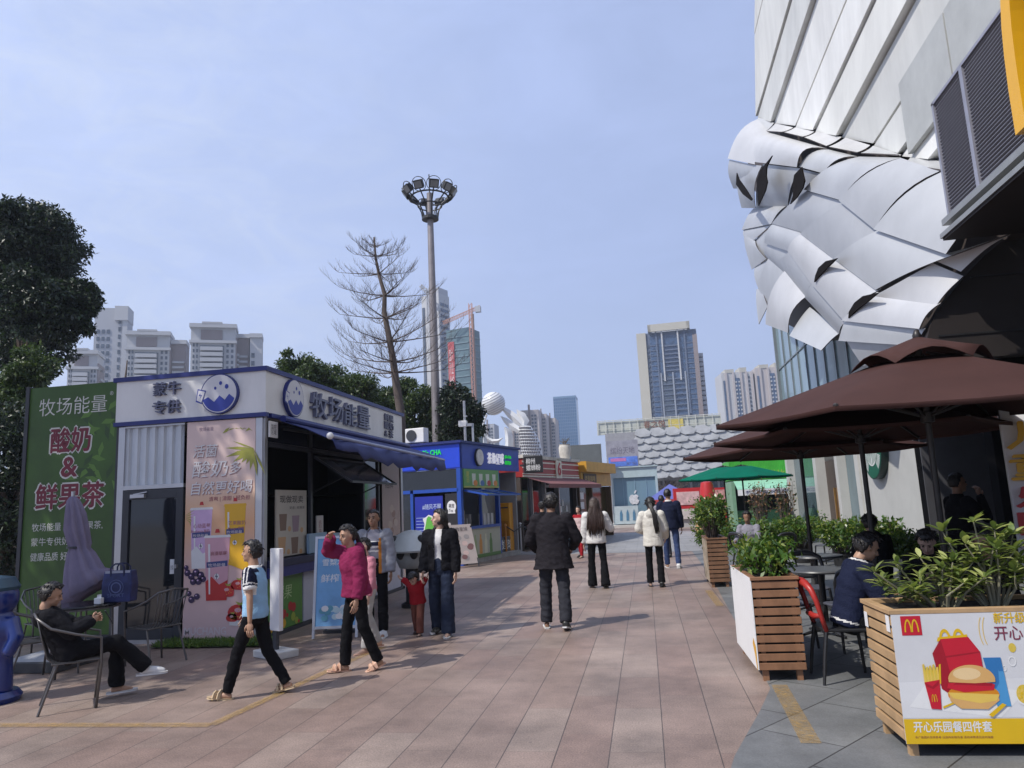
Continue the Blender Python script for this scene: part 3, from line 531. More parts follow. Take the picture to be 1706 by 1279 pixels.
for body, a, b, w_, h_ in [('活菌', .10, 2.46, .36, .18), ('酸奶', .09, 2.18, .54, .23), ('多', .66, 2.20, .17, .18), ('自然更好喝', .08, 1.94, .92, .18)]:
    s = MB(); letters(s, PF, body, a+.008, b-.012, w_, h_, 0, C+.003, 0, .03, shear=.14); s.build('lettering', P2('type_shadow', (.40, .24, .24)), po)
    s = MB(); letters(s, PF, body, a, b, w_, h_, 0, C+.006, 0, .022, shear=.14); s.build('lettering', pal[0], po)
s = MB()
for body, a, b, w_, h_ in [('清爽 | 清甜 | 轻负担', .36, 1.83, .62, .075), ('心动蓝莓', .13, 1.48, .26, .06), ('Blueberry 酸奶', .10, 1.41, .28, .05), ('芒果酸奶', .66, 1.50, .26, .06), ('Mango 奶昔', .66, 1.43, .24, .05)]: letters(s, PF, body, a, b, w_, h_, 0, C+.002, 0, .005)
letters(s, PF, '浪漫草莓', .40, 1.46-.36, .25, .055, 0, C+.011, 0, .01); s.build('lettering', pal[8], po)
s = MB(); letters(s, PF, '牧场能量', .13, .93+.80*.535, .23, .04, 0, C+.004); letters(s, PF, '牧场能量', .64, .96+.80*.535, .23, .04, 0, C+.004); letters(s, PF, '牧场能量', .37, .5+.84*.535, .26, .045, 0, C+.008); letters(s, PF, 'MUCHANG', .03, .05, .62, .1, 0, C+.001, 0, .02); s.build('lettering', P2('pale_type', (.70, .60, .63)), po)
# street side: counter, panels, window boards
MB().box(.1, LR-.12, .94, 1.04, -.5, .12, RF).build('counter', NAVY2, K, bevel=.006)
MB().box(.09, LR-.13, .80, .938, -.02, .10, RF).build('counter_front', NAVY, K)
sign(RF, '|牧场能量|', 1.5, .815, 1.0, .11, WHITE, K, c=.102, bold=.01)
def side_panel(a0, a1, col, name, art, parent=K, b0=.06, b1=.79, fr=RF):
    p = MB().box(a0, a1, b0, b1, -.03, .0, fr).build(name, col, parent); return p
p = side_panel(.09, 1.2, P2('side_green', (.10, .26, .05)), 'counter_panel', 0)
m = MB(); rr_ = random.Random(8)
for k in range(26): a, b = .14+rr_.random()*.95, .08+rr_.random()*.28; r = .03+.05*rr_.random(); m.flat(poly_ell(a, b, r, r*.9, 10), .002+.0002*k, RF, rr_.choice([0, 1, 2, 3]))
m.build('picture', [pal[2], pal[3], P2('leaf', (.06, .22, .03)), P2('lime', (.35, .45, .06))], p); sign(RF, '鲜果', .35, .46, .5, .2, P2('mint', (.45, .6, .3)), p, c=.002, shear=.2)
p = side_panel(1.24, 2.75, P2('side_lilac', (.52, .54, .66)), 'counter_panel', 0)
m = MB(); m.flat([(1.75, .2), (2.0, .2), (2.05, .62), (1.7, .62)], .002, RF, 0); m.flat([(1.85, .62), (1.9, .62), (1.93, .75), (1.88, .75)], .002, RF, 1); m.flat(poly_ell(2.15, .22, .09, .08), .003, RF, 2)
for k in range(16): a = 2.3+rr_.random()*.4; b = .1+rr_.random()*.6; m.flat([(a, b), (a+.1, b+.03), (a+.16, b+.12), (a+.05, b+.09)], .002+.0002*k, RF, 3)
m.build('picture', [P2('tea', (.66, .38, .06)), P2('straw', (.7, .65, .5)), pal[10], P2('leaf2', (.10, .20, .10))], p)
side_panel(2.79, 4.3, P2('side_blue', (.30, .42, .62)), 'counter_panel', 0); side_panel(4.34, 5.8, P2('side_lilac', (.5, .52, .64)), 'counter_panel', 0)
MB().box(.05, LR, -.0, .055, -.05, .03, RF).build('plinth', CHAR, K)
b1 = MB().box(.45, 1.42, 1.06, 2.02, -.06, -.035, RF).build('menu_board', P2('menu_cream', (.50, .46, .40)), K)
s = MB(); letters(s, RF, '现做现卖', .55, 1.83, .75, .11, 0, -.033, 0, .01); letters(s, RF, '奶昔 | 鲜果茶', .85, 1.73, .5, .05, 0, -.033); s.build('lettering', INK, b1)
m = MB()
for k, (a, b, cc) in enumerate([(.65, 1.45, 0), (1.05, 1.42, 1), (.62, 1.12, 2), (1.02, 1.1, 0)]): m.flat([(a-.09, b-.02), (a+.09, b-.02), (a+.12, b+.22), (a-.12, b+.22)], -.033, RF, cc); m.flat(poly_ell(a+.2, b, .05, .04), -.032, RF, 2)
m.build('picture', [P2('cocoa', (.2, .12, .08)), P2('taro', (.3, .2, .25)), P2('peach', (.55, .33, .16))], b1)
b2 = MB().box(1.72, 1.96, 1.05, 1.62, -.02, .0, RF).build('price_strip', P2('strip', (.55, .52, .50)), K); s = MB(); letters(s, RF, '奶\n昔\n杯', 1.79, 1.15, .1, .4, 0, .002); s.build('lettering', P2('strip_ink', (.3, .1, .1)), b2)
for y0 in (1.5, 3.75, 4.55): MB().box(y0, y0+.07, 1.04, 3.02, -.05, 0, RF).each('window_frame', CHAR, K)
MB().box(.15, LR-.13, 2.62, 2.69, -.05, -.0, RF).each('window_frame', CHAR, K)
MB().box(3.83, 4.54, 1.05, 2.61, -.04, -.03, RF).box(4.63, LR-.13, 1.05, 2.61, -.04, -.03, RF).box(.16, LR-.13, 2.70, 3.01, -.04, -.03, RF).each('glazing', GLASSD, K)
p = MB().box(4.72, 5.80, .85, 2.75, .006, .014, RF).build('side_poster', P2('poster_dust', (.46, .36, .33)), K); s = MB(); letters(s, RF, '招牌', 4.9, 2.1, .5, .14, 0, .016); s.build('lettering', INK, p)
m = MB(); [m.flat(poly_ell(4.85+rr_.random()*.8, 1.0+rr_.random()*.7, .12, .08), .016+.0003*k, RF, k % 2) for k in range(12)]; m.build('picture', [P2('clay', (.35, .22, .18)), P2('latte', (.55, .46, .4))], p)
fl = MB(); A_, B_ = RF.p(1.6, 2.55, .02), RF.p(3.75, 2.55, .02); d_ = V((.62, 0, -.42))
for q, w_ in ((A_, B_), (A_+d_, B_+d_), (A_, A_+d_), (B_, B_+d_)): fl.beam(q, w_, .035, .035)
fl = fl.build('window_flap', CHAR, K); MB().add([A_, B_, B_+d_, A_+d_], [(0, 1, 2, 3)]).build('flap_glass', M('flap_glass', (.25, .3, .32), .1, trans=.75, var=.05), fl)
MB().beam(RF.p(1.62, 2.0, .0), A_+d_*.8, .02, .02).beam(RF.p(3.73, 2.0, .0), B_+d_*.8, .02, .02).build('flap_stay', BLACK, K)
# blue awning
AWN = M('awning_blue', (.028, .042, .17), .7, var=.12, bump=.05); aw = MB(); ns = 22; edge_pts = []
for i in range(ns+1):
    y = .25+(LR+.15-.25)*i/ns; sag = .03*math.sin(i*1.9)+.05*math.sin(math.pi*i/ns); twist = .10*max(0, 1-i/9)
    edge_pts.append((RF.p(y, 3.0, .1), RF.p(y, 2.86-sag*.5, .50), RF.p(y, 2.68-sag-twist*.2, .92+.03*math.sin(i*.7)), RF.p(y, 2.46-sag*1.2+twist+.035*((i % 2)-.5), .97)))
for a, b in zip(edge_pts, edge_pts[1:]):
    for j in range(3): aw.add([a[j], b[j], b[j+1], a[j+1]], [(0, 1, 2, 3)])
aw = aw.build('awning', AWN, K, smooth=True, weld=True); sdm = aw.modifiers.new('t', 'SOLIDIFY'); sdm.thickness = .008
MB().tube([RF.p(.2, 2.72, .92), RF.p(LR+.2, 2.68, .92)], .028, 10).build('awning_bar', M('bar_blue_grey', (.25, .28, .42), .4), aw); MB().ell(RF.p(.16, 2.72, .92), .05).build('end_cap', WHITE, aw)
MB().tube([RF.p(.3, 3.03, .14), RF.p(LR+.1, 3.03, .14)], .05, 10).build('awning_roller', NAVY, aw)
for y in (.5, 3, 5.6): MB().beam(RF.p(y, 2.9, .05), RF.p(y+.4, 2.82, .5), .03, .03).beam(RF.p(y+.4, 2.82, .5), RF.p(y, 2.70, .90), .03, .03).build('awning_arm', BLACK, aw)
s = MB().box(.06, .30, 2.75, 2.98, .04, .06, RF).build('notice', WHITE, K); sm = MB(); letters(sm, RF, '监控\n区域', .1, 2.79, .15, .15, 0, .063); sm.build('lettering', INK, s)
mb = MB(); mb.box(1.35, 2.0, 1.05, 1.35, -.30, -.26, RF.shift(0, 0, .3)).box(2.1, 2.5, 1.05, 1.32, -.28, -.24, RF.shift(0, 0, .3)); mb.each('menu_card', P2('card_blue', (.28, .42, .58)), K)
mb = MB()
for k in range(7): mb.lathe([(.0, 0), (.035, 0), (.045, .13), (.0, .13)], RF.p(2.7+.13*k, 1.045, -.1-.05*(k % 2)), 10)
mb.each('cup', P2('cups', (.6, .55, .5)), K)

# ------------------------------------------------------------------ green billboard left of it
B = wthing('billboard', 'tall green yogurt and fruit tea billboard with large white characters beside the kiosk door', 'billboard', (-8.2, 9.6, 0))
BF = Fr((-9.02, 9.60, 0), (1, 0, 0)); gm = M('billboard_green', (.042, .10, .014), .45, var=.32, vs=.9)
pn = MB().box(0, 1.50, .12, 3.72, -.03, .0, BF).build('panel', gm, B); MB().box(1.50, 1.56, 0, 3.74, -.08, .02, BF).box(-.06, 0, 0, 3.74, -.08, .02, BF).box(0, 1.5, .06, .118, -.06, .02, BF).each('frame', CHAR, B)
s = MB(); letters(s, BF, '牧场能量', .17, 3.28, 1.14, .26, 0, .003, 0, -.004); letters(s, BF, '®', 1.35, 3.52, .06, .06, 0, .003); s.build('lettering', M('billboard_white', (.62, .62, .58), .5), B); s = MB()
for body, a, b, w_, h_ in [('酸奶', .40, 2.72, .66, .36), ('&', .60, 2.36, .26, .28), ('鲜果茶', .20, 1.90, 1.12, .36)]: letters(s, BF, body, a, b, w_, h_, 0, .005, 0, .03)
for i, t in enumerate(['牧场能量 酸奶鲜果茶,', '蒙牛专供奶源,', '健康品质 好喝不胖。']): sign(BF, t, .16, 1.58-i*.21, (1.16, .78, 1.0)[i], .12, M('billboard_white', (.62, .62, .58), .5), B)
s.build('lettering', M('billboard_maroon', (.17, .015, .035), .5), B)
s = MB()
for body, a, b, w_, h_ in [('酸奶', .385, 2.705, .69, .39), ('&', .59, 2.345, .28, .31), ('鲜果茶', .185, 1.885, 1.15, .39)]: letters(s, BF, body, a, b, w_, h_, 0, .003, 0, .055)
s.build('lettering', M('billboard_white', (.62, .62, .58), .5), B)
m = MB()
for k in range(30):
    a, b = .85+rr_.random()*.6, 2.2+rr_.random()*1.1; t = rr_.random()*6.3; m.flat([(a, b), (a+.14*math.cos(t), b+.14*math.sin(t)), (a+.24*math.cos(t+.3), b+.24*math.sin(t+.3)), (a+.1*math.cos(t+.8), b+.1*math.sin(t+.8))], .0004+.00006*k, BF, k % 2)
m.build('leaf_print', [P2('bb_leaf', (.03, .07, .015)), P2('bb_leaf_light', (.10, .21, .03))], pn)

# ------------------------------------------------------------------ blue tea kiosk
def kiosk_shell(name, label, cat, C0, C1, top, band, depth, wallm, left=3.6):
    C0, C1 = V(C0), V(C1); u = (C1-C0).normalized(); Lf = (C1-C0).length; S = Fr((C0.x, C0.y, 0), (u.x, u.y, 0)); back = -S.n
    o = wthing(name, label, cat, (C0.x, C0.y, 0)); W_ = Fr((C0.x, C0.y, 0), (back.x, back.y, 0))   # S.n points to the street
    return o, S, Lf
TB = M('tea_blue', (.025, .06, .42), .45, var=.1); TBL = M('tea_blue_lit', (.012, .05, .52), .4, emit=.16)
o, S, Lf = kiosk_shell('kiosk', 'bright blue tea kiosk with green lettering and a propped open serving window', 'kiosk', (-5.2, 20.9), (-4.2, 25.2), 3.55, .8, 3.5, TB)
TK = o; N = S.n
LFr = Fr(S.p(0, 0, 0) - N*3.6, (N.x, N.y, 0))       # face towards the camera, a=3.6 is the street corner
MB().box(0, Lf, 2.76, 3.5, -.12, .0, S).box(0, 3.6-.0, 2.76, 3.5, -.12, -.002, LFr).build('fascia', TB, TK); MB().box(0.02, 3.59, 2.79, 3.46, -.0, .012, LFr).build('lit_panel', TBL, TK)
MB().box(-.1, Lf+.06, 3.5, 3.57, -3.62, .08, S).build('roof', M('tea_blue_dark', (.010, .022, .16), .5), TK)
MB().box(.05, Lf-.02, 0, 2.76, -3.55, -3.45, S).box(Lf-.12, Lf-.02, 0, 2.75, -3.4, -.12, S).box(2.75, Lf-.125, .12, 2.74, -.9, -.8, S).build('wall', M('kiosk_grey', (.22, .23, .25), .7), TK)
MB().box(.1, Lf-.15, .0, .14, -3.4, -.02, S).build('plinth', CONC, TK)
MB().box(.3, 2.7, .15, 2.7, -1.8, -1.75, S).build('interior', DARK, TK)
MB().box(0, .12, 0, 2.76, -.14, -.01, S).box(2.62, 2.74, .14, 2.76, -.14, -.01, S).box(.121, 2.6, 1.0, 1.08, -.14, .06, S).box(1.35, 1.41, 1.08, 2.2, -.1, -.02, S).box(0, .12, .0, 2.75, -.1, .0, LFr).box(1.9, 1.99, 0, 2.1, -.1, .0, LFr).box(2.0, 3.5, 2.1, 2.2, -.1, .0, LFr).box(3.47, 3.6, 0, 2.75, -.12, -.014, LFr).box(.121, 1.9, 2.1, 2.2, -.1, 0, LFr).each('frame', M('frame_blue', (.015, .07, .38), .4), TK)
MB().box(.13, 3.46, 2.2, 2.75, -.08, -.03, LFr).box(.12, 1.9, .1, 2.1, -.08, -.04, LFr).each('glazing', GLASSD, TK)
p = MB().box(2.05, 2.98, .25, 2.0, -.03, -.012, LFr).build('blue_poster', P2('poster_blue', (.012, .025, .32)), TK); s = MB(); letters(s, LFr, '#随风不醒', 2.3, 1.62, .62, .16, 0, -.01)
for i in range(5): s.box(2.08, 2.96, 1.02+.09*i, 1.03+.09*i, -.012, -.010, LFr)
for i, t in enumerate(['清爽不腻 好茶相伴', '鲜果现切 每日新鲜', '冷泡茶 八小时', '今日特饮 第二杯半价']): letters(s, LFr, t, 2.2, .82-i*.12, .72, .055, 0, -.01)
s.build('lettering', P2('pale_blue_type', (.5, .6, .8)), p)
m = MB(); m.flat([(2.32, 1.02), (2.72, 1.0), (2.74, 1.12), (2.66, 1.25), (2.66, 1.42), (2.5, 1.47), (2.40, 1.4), (2.3, 1.36), (2.36, 1.2)], -.008, LFr, 0); m.flat([(2.36, 1.05), (2.68, 1.03), (2.7, 1.12), (2.62, 1.25), (2.61, 1.38), (2.5, 1.43), (2.44, 1.37), (2.4, 1.2)], -.006, LFr, 1); m.build('picture', [WHITE, P2('leaf_green', (.12, .42, .06))], p)
p = MB().box(3.06, 3.45, .25, 2.05, -.04, -.02, LFr).build('black_poster', P2('poster_black', (.02, .02, .025)), TK); m = MB(); m.flat(poly_ell(3.26, 1.68, .15, .17), -.018, LFr, 0); m.flat([(3.14, 1.48), (3.38, 1.48), (3.36, 1.62), (3.16, 1.62)], -.017, LFr, 0)
for k in range(12): m.flat(poly_ell(3.12+rr_.random()*.28, .5+rr_.random()*.7, .05, .06), -.016+.0003*k, LFr, 1+k % 2)
m.build('picture', [WHITE, P2('amber', (.4, .2, .08)), P2('ice', (.45, .42, .42))], p); s = MB(); letters(s, LFr, '萌宠\nTea', 3.17, 1.52, .18, .24, 0, -.012); s.build('lettering', INK, p)
sign(LFr, 'JO\'s CHA', 2.28, 3.15, .72, .20, GREENL, TK, depth=.03, c=.014, bold=.01); sign(LFr, '蔬果茶', 2.32, 2.86, .66, .21, GREENL, TK, depth=.03, c=.014, bold=.01); sign(LFr, '茶救星球', .35, 2.92, 1.75, .36, M('sign_white_lit', (.75, .75, .8), .4, emit=.35), TK, depth=.03, c=.014, bold=.004)
sign(S, '茶救星球', 1.85, 2.95, 1.25, .36, MATS['sign_white_lit'], TK, depth=.04, c=.002, bold=0); sign(S, 'JO\'s CHA', 3.2, 3.14, .52, .13, GREENL, TK, depth=.03, c=.002); sign(S, '蔬果茶', 3.2, 2.96, .5, .13, GREENL, TK, depth=.03, c=.002)
d = MB().disc(1.2, 3.12, .27, .0, .06, S).build('badge', CHAR, TK); MB().disc(1.2, 3.12, .24, .06, .08, S).build('badge_print', M('moon_white', (.6, .6, .62), .5, var=.2, vs=9), d)
p = MB().box(.14, 2.6, 2.2, 2.75, -.02, .03, S).build('menu_sign', P2('menu_green', (.12, .30, .08)), TK); m = MB()
for k in range(4): a = .8+k*.48; m.flat([(a-.1, 2.28), (a+.1, 2.28), (a+.13, 2.62), (a-.13, 2.62)], .032, S, 0); m.flat(poly_ell(a+.1, 2.34, .14, .09), .034, S, 1+k % 3)
m.flat([(.14, 2.2), (2.6, 2.2), (2.6, 2.25), (.14, 2.25)], .032, S, 4); m.build('picture', [P2('cup_w', (.6, .62, .55)), pal[10], P2('cup_b', (.06, .15, .4)), pal[3], P2('olive', (.4, .4, .08))], p); s = MB(); letters(s, S, '夏\n日', .3, 2.35, .2, .32, 0, .033); s.build('lettering', P2('lemon', (.6, .5, .06)), p)
a_, b_ = S.p(.2, 2.12, .0), S.p(2.6, 2.12, .0); d_ = N*.75+V((0, 0, -.16)); fl = MB()
for q, w_ in ((a_, b_), (a_+d_, b_+d_), (a_, a_+d_), (b_, b_+d_), ((a_+b_)/2, (a_+b_)/2+d_)): fl.beam(q, w_, .05, .05)
fl = fl.build('window_flap', MATS['frame_blue'], TK); MB().add([a_, b_, b_+d_, a_+d_], [(0, 1, 2, 3)]).build('flap_glass', M('flap_glass_blue', (.12, .22, .32), .1, trans=.5), fl)
p = MB().box(.14, 2.62, .14, 1.0, -.05, -.0, S).build('counter_front', P2('bottle_print', (.42, .44, .36)), TK); m = MB()
for k in range(5): a = .45+k*.36; m.flat([(a-.1, .25), (a+.1, .25), (a+.1, .6), (a+.05, .7), (a+.05, .82), (a-.05, .82), (a-.05, .7), (a-.1, .6)], .002, S, k % 4)
m.flat([(.14, .14), (2.62, .14), (2.62, .24), (.14, .24)], .001, S, 0); m.build('picture', [P2('moss', (.10, .22, .05)), P2('sage', (.3, .4, .2)), P2('amber2', (.6, .28, .05)), P2('cream2', (.6, .6, .45))], p)
p = MB().box(2.76, 4.2, .14, .62, -.3, -.25, S).build('low_sign', P2('low_dark', (.05, .05, .06)), TK); s = MB(); letters(s, S, '茶救星球', 2.85, .22, 1.2, .3, 0, -.248, 0, .02); s.build('lettering', WHITE, p)
mb = MB(); [mb.box(.3+.22*k, .42+.22*k, 1.08, 1.3+.12*(k % 3), -.5, -.35, S) for k in range(5)]; mb.each('counter_goods', P2('goods', (.35, .33, .32)), TK)
mb = MB(); [mb.box(1.5+.24*k, 1.66+.24*k, 1.08, 1.42, -.2+.02*k, -.17+.02*k, S) for k in range(4)]; mb.each('menu_card', P2('card_white', (.6, .6, .6)), TK)
p = MB().prism([(2.72, .14), (3.1, .14), (3.2, .5), (3.1, 1.0), (3.25, 1.5), (3.05, 1.9), (3.1, 2.3), (2.9, 2.72), (2.72, 2.72)], -.75, -.7, S).build('torn_panel', P2('torn_white', (.5, .5, .48)), TK)
# air conditioner on its roof
a_ = atY(690, 742, 21.3); c = thing('air_conditioner', 'white air conditioner unit on the roof of the blue tea kiosk', 'air conditioner', (a_.x, 21.6, 3.57), R(-12))
MB().box(-.32, .32, -.16, .16, .06, .50).build('casing', WHITE, c, bevel=.02); MB().disc(-.1, .28, .17, .16, .19, Fr((0, 0, 0), (1, 0, 0))).build('fan_grille', CHAR, c); MB().box(-.28, -.22, -.15, .15, 0, .06).box(.22, .28, -.15, .15, 0, .06).each('foot', CHAR, c)

# ------------------------------------------------------------------ red shop
C0, C1 = V((-4.3, 26.5, 0)), V((-2.75, 31.8, 0)); u = (C1-C0).normalized(); S = Fr((C0.x, C0.y, 0), u); Lf = (C1-C0).length
RS = wthing('shop', 'small shop with red and cream striped fascia carrying a numeral six above an awning', 'shop', C0)
MB().box(0, Lf, 2.62, 3.28, -3, .02, S).build('fascia', M('fascia_red', (.36, .03, .03), .45, var=.15), RS)
mb = MB(); [mb.box(-.02, Lf+.02, z, z+h_, .02, .035, S) for z, h_ in ((2.62, .06), (2.72, .035), (2.94, .04), (3.15, .05))]; mb.each('stripe', CREAM, RS)
MB().box(-.05, Lf+.1, 3.3, 3.42, -3, .08, S).build('roof', M('plaster_ledge', (.55, .52, .47), .9, var=.3, bump=.4, bs=12), RS)
d = MB().box(3.0, 3.55, 2.6, 3.36, .036, .08, S).build('number_plate', CREAM, RS); sign(S, '6', 3.12, 2.72, .3, .5, RED, d, depth=.02, c=.082, bold=.03)
MB().box(0, Lf, 0, 2.6, -3, -2.9, S).box(0, .12, 0, 2.6, -2.89, -.1, S).box(Lf-.12, Lf, 0, 2.6, -2.89, -.1, S).build('wall', M('shop_brown', (.06, .045, .04), .7), RS)
MB().box(.12, 2.2, .1, 2.6, -.3, -.25, S).box(3.6, Lf-.12, .1, 2.6, -.3, -.25, S).each('glazing', GLASSD, RS); MB().box(2.2, 2.27, 0, 2.6, -.3, -.1, S).box(3.53, 3.6, 0, 2.6, -.3, -.1, S).box(2.27, 3.53, 2.25, 2.35, -.3, -.1, S).box(1.1, 1.15, 0, 2.6, -.25, -.15, S).each('frame', ALU, RS)
MB().box(2.27, 3.53, 0, 2.25, -1.2, -1.1, S).build('door', GLASSD, RS)
aw = MB(); a_, b_ = S.p(.2, 2.6, .03), S.p(Lf+.2, 2.6, .03); d_ = S.n*.9+V((0, 0, -.28)); aw.add([a_, b_, b_+d_, a_+d_], [(0, 1, 2, 3)]); aw.add([a_+d_, b_+d_, b_+d_+V((0, 0, -.14)), a_+d_+V((0, 0, -.14))], [(0, 1, 2, 3)]); aw = aw.build('awning', M('awning_maroon', (.20, .08, .08), .8), RS); aw.modifiers.new('t', 'SOLIDIFY').thickness = .01
mb = MB(); rr_ = random.Random(3)
for k in range(5): mb.box(3.75+.2*k, 3.9+.2*k, 1.0+.25*(k % 3), 1.25+.25*(k % 3), -.245, -.24, S)
mb.each('notice', WHITE, RS)
p_ = C0+V((.35, -.15, 0)); bs = thing('hanging_sign', 'small black square sign with white characters between blue kiosk and red shop', 'sign', (p_.x+.1, p_.y-.35, 2.72))
BFr = Fr((-.3, 0, 0), (1, -.1, 0)); MB().box(0, .68, 0, .6, -.08, 0, BFr).build('board', BLACK, bs, bevel=.01); s = MB(); letters(s, BFr, '柳州\n螺蛳粉', .08, .08, .52, .44, 0, .003, 0, .01); s.build('lettering', WHITE, bs); MB().box(-.15, .0, .25, .32, -.06, -.02, BFr).build('bracket', CHAR, bs)
# plaster ornament on the ledge
q = atY(941, 762, 31); orn = thing('planter_pot', 'weathered white plaster pot with twigs on the roof ledge of the red shop', 'pot', (q.x, 31.2, 3.42)); MB().lathe([(.0, 0), (.20, 0), (.25, .2), (.26, .5), (.22, .6), (.24, .64), (.0, .62)], n=14).build('pot', MATS['plaster_ledge'], orn, smooth=40)
mb = MB(); [mb.tube([(0, 0, .6), (rr_.uniform(-.1, .1), rr_.uniform(-.1, .1), .72), (rr_.uniform(-.25, .25), rr_.uniform(-.15, .15), .75+rr_.random()*.2)], .008, 4) for k in range(16)]; mb.build('twig', M('dry_twig', (.14, .11, .07), .9), orn)
# yellow shop
C0, C1 = V((-2.68, 32.05, 0)), V((-1.59, 36.2, 0)); u = (C1-C0).normalized(); S = Fr((C0.x, C0.y, 0), u); Lf = (C1-C0).length
YS = wthing('shop', 'small shop with plain yellow fascia and brown framed front next to the pale blue store', 'shop', C0)
MB().box(0, Lf, 2.9, 3.35, -3, .3, S).build('fascia', M('fascia_yellow', (.60, .31, .03), .5, var=.12), YS); MB().box(0, Lf, 2.32, 2.89, -3, .02, S).build('sign_band', M('band_ochre', (.50, .27, .03), .5, var=.15), YS)
d = MB().box(.3, 2.0, 2.38, 2.84, .025, .06, S).build('sign_board', M('board_brown', (.08, .05, .03), .6), YS); s = MB(); letters(s, S, '老街咖啡', .42, 2.5, 1.4, .26, 0, .063); s.build('lettering', M('brass_letter', (.55, .36, .1), .5), d)
MB().box(0, Lf, 0, 2.3, -3, -2.9, S).box(0, .12, 0, 2.3, -2.89, -.1, S).box(Lf-.12, Lf, 0, 2.3, -2.89, .0, S).box(1.7, 1.82, 0, 2.3, -.3, -.1, S).build('wall', M('shop_wood', (.10, .06, .03), .7), YS); MB().box(.12, 1.7, .1, 2.3, -.3, -.25, S).box(1.82, Lf-.12, .1, 2.3, -.3, -.25, S).each('glazing', M('brown_glass', (.06, .045, .02), .12), YS)
mb = MB(); [mb.box(.5, .95, .9+.42*k, 1.2+.42*k, -.245, -.235, S) for k in range(3)]; mb.each('notice', WHITE, YS)
# pale blue glass store with the apple mark
a_, b_ = atY(1017, 780, 46), atY(1094, 780, 46); AS = wthing('shop', 'pale blue box shaped store with a white bitten apple mark on its glass front', 'shop', ((a_.x+b_.x)/2, 46, 0)); S = Fr((a_.x, 46, 0), (1, 0, 0)); Lf = b_.x-a_.x
MB().box(0, Lf, 2.95, 3.55, -4, 0, S).box(-.05, Lf+.05, 3.55, 3.62, -4, .1, S).box(0, .12, .15, 2.95, -4, 0, S).box(Lf-.14, Lf, .15, 2.95, -4, 0, S).build('wall', M('store_pale', (.40, .50, .52), .5, var=.1), AS)
MB().box(.12, Lf-.14, .15, 2.95, -.3, -.12, S).build('glass_front', M('store_glass', (.16, .26, .33), .35, var=.06, vs=.8, streak=.2), AS); mb = MB(); [mb.box(Lf*k/4-.015, Lf*k/4+.015, .15, 2.95, -.12, -.09, S) for k in (1, 2, 3)]; mb.each('mullion', M('mullion_pale', (.25, .38, .46), .4), AS)
ac, bc = Lf*.47, 1.62; s = MB(); ap = [(0, .26), (.12, .31), (.23, .26), (.29, .17)] + [(.29-.09*math.sin(t), .06+.11*math.cos(t)) for t in (.3, .9, 1.6, 2.3, 2.9)] + [(.31, -.08), (.25, -.22), (.14, -.33), (0, -.29), (-.14, -.33), (-.25, -.22), (-.32, -.05), (-.31, .14), (-.22, .27), (-.1, .31)]
s.prism([(ac+x*.95, bc+y*.95) for x, y in ap], -.118, -.08, S); s.prism([(ac+.02, bc+.34), (ac+.02, bc+.45), (ac+.1, bc+.54), (ac+.16, bc+.55), (ac+.15, bc+.45), (ac+.09, bc+.37)], -.118, -.08, S); s.build('apple_mark', MATS['moon_white'], AS)
MB().box(.1, 1.5, .2, 1.25, .2, .9, S).build('display_case', M('case_pale', (.42, .5, .53), .4), AS); mb = MB(); [mb.prism([(.4+.38*k, .4), (.55+.38*k, .4), (.57+.38*k, .8), (.5+.38*k, 1.05), (.42+.38*k, .85)], .905, .92, S) for k in range(3)]; mb.build('picture', P2('case_blue', (.08, .2, .32)), AS)
MB().box(-1.2, Lf+.6, 0, .15, -4, 1.4, S).build('step', M('step_pale', (.5, .48, .45), .8), AS)
# grey screen, LED board
a_, b_ = atY(950, 742, 45), atY(1003, 772, 45); o = wthing('screen', 'large blank grey outdoor screen above the yellow shop', 'screen', ((a_.x+b_.x)/2, 45, 0)); S = Fr((a_.x, 45, 0), (1, 0, 0)); wd = b_.x-a_.x
MB().box(0, wd, 2.6, a_.z, -.25, 0, S).build('casing', M('screen_frame', (.13, .14, .14), .5), o); MB().box(.08, wd-.08, 2.7, a_.z-.08, 0, .01, S).build('display', M('screen_grey', (.13, .145, .15), .35, var=.1), o); MB().box(.3, .5, 0, 2.6, -.2, -.05, S).box(wd-.5, wd-.3, 0, 2.6, -.2, -.05, S).each('post', CHAR, o)
a_, b_ = atY(1011, 737, 60), atY(1064, 775, 60); o = wthing('screen', 'lit blue and pink display board above the pale blue store', 'screen', ((a_.x+b_.x)/2, 60, 0)); S = Fr((a_.x, 60, 0), (1, 0, 0)); wd = b_.x-a_.x; zt, zb = a_.z, b_.z
MB().box(-.05, wd+.05, zb-1.6, zt+.1, -.4, 0, S).build('casing', M('led_case', (.28, .28, .33), .6, var=.2, vs=2), o); MB().box(.05, wd-.05, zb, zb+(zt-zb)*.38, 0, .02, S).build('display', M('led_blue', (.08, .16, .5), .4, var=.5, vs=2.2, emit=.25), o); MB().box(.2, wd*.6, zb+(zt-zb)*.2, zb+(zt-zb)*.33, .02, .04, S).build('display_band', M('led_pink', (.4, .14, .32), .5, emit=.2), o)
s = MB(); letters(s, S, '缤纷天地', wd*.1, zb+(zt-zb)*.5, wd*.8, .55, 0, .003); letters(s, S, 'HOT SALE', wd*.62, zb+.1, wd*.32, .2, 0, .043); s.build('lettering', M('led_ink', (.12, .11, .16), .6), o); MB().box(wd*.3, wd*.7, 0, zb-1.6, -.4, -.1, S).build('post', M('post_white', (.55, .55, .55), .6), o)
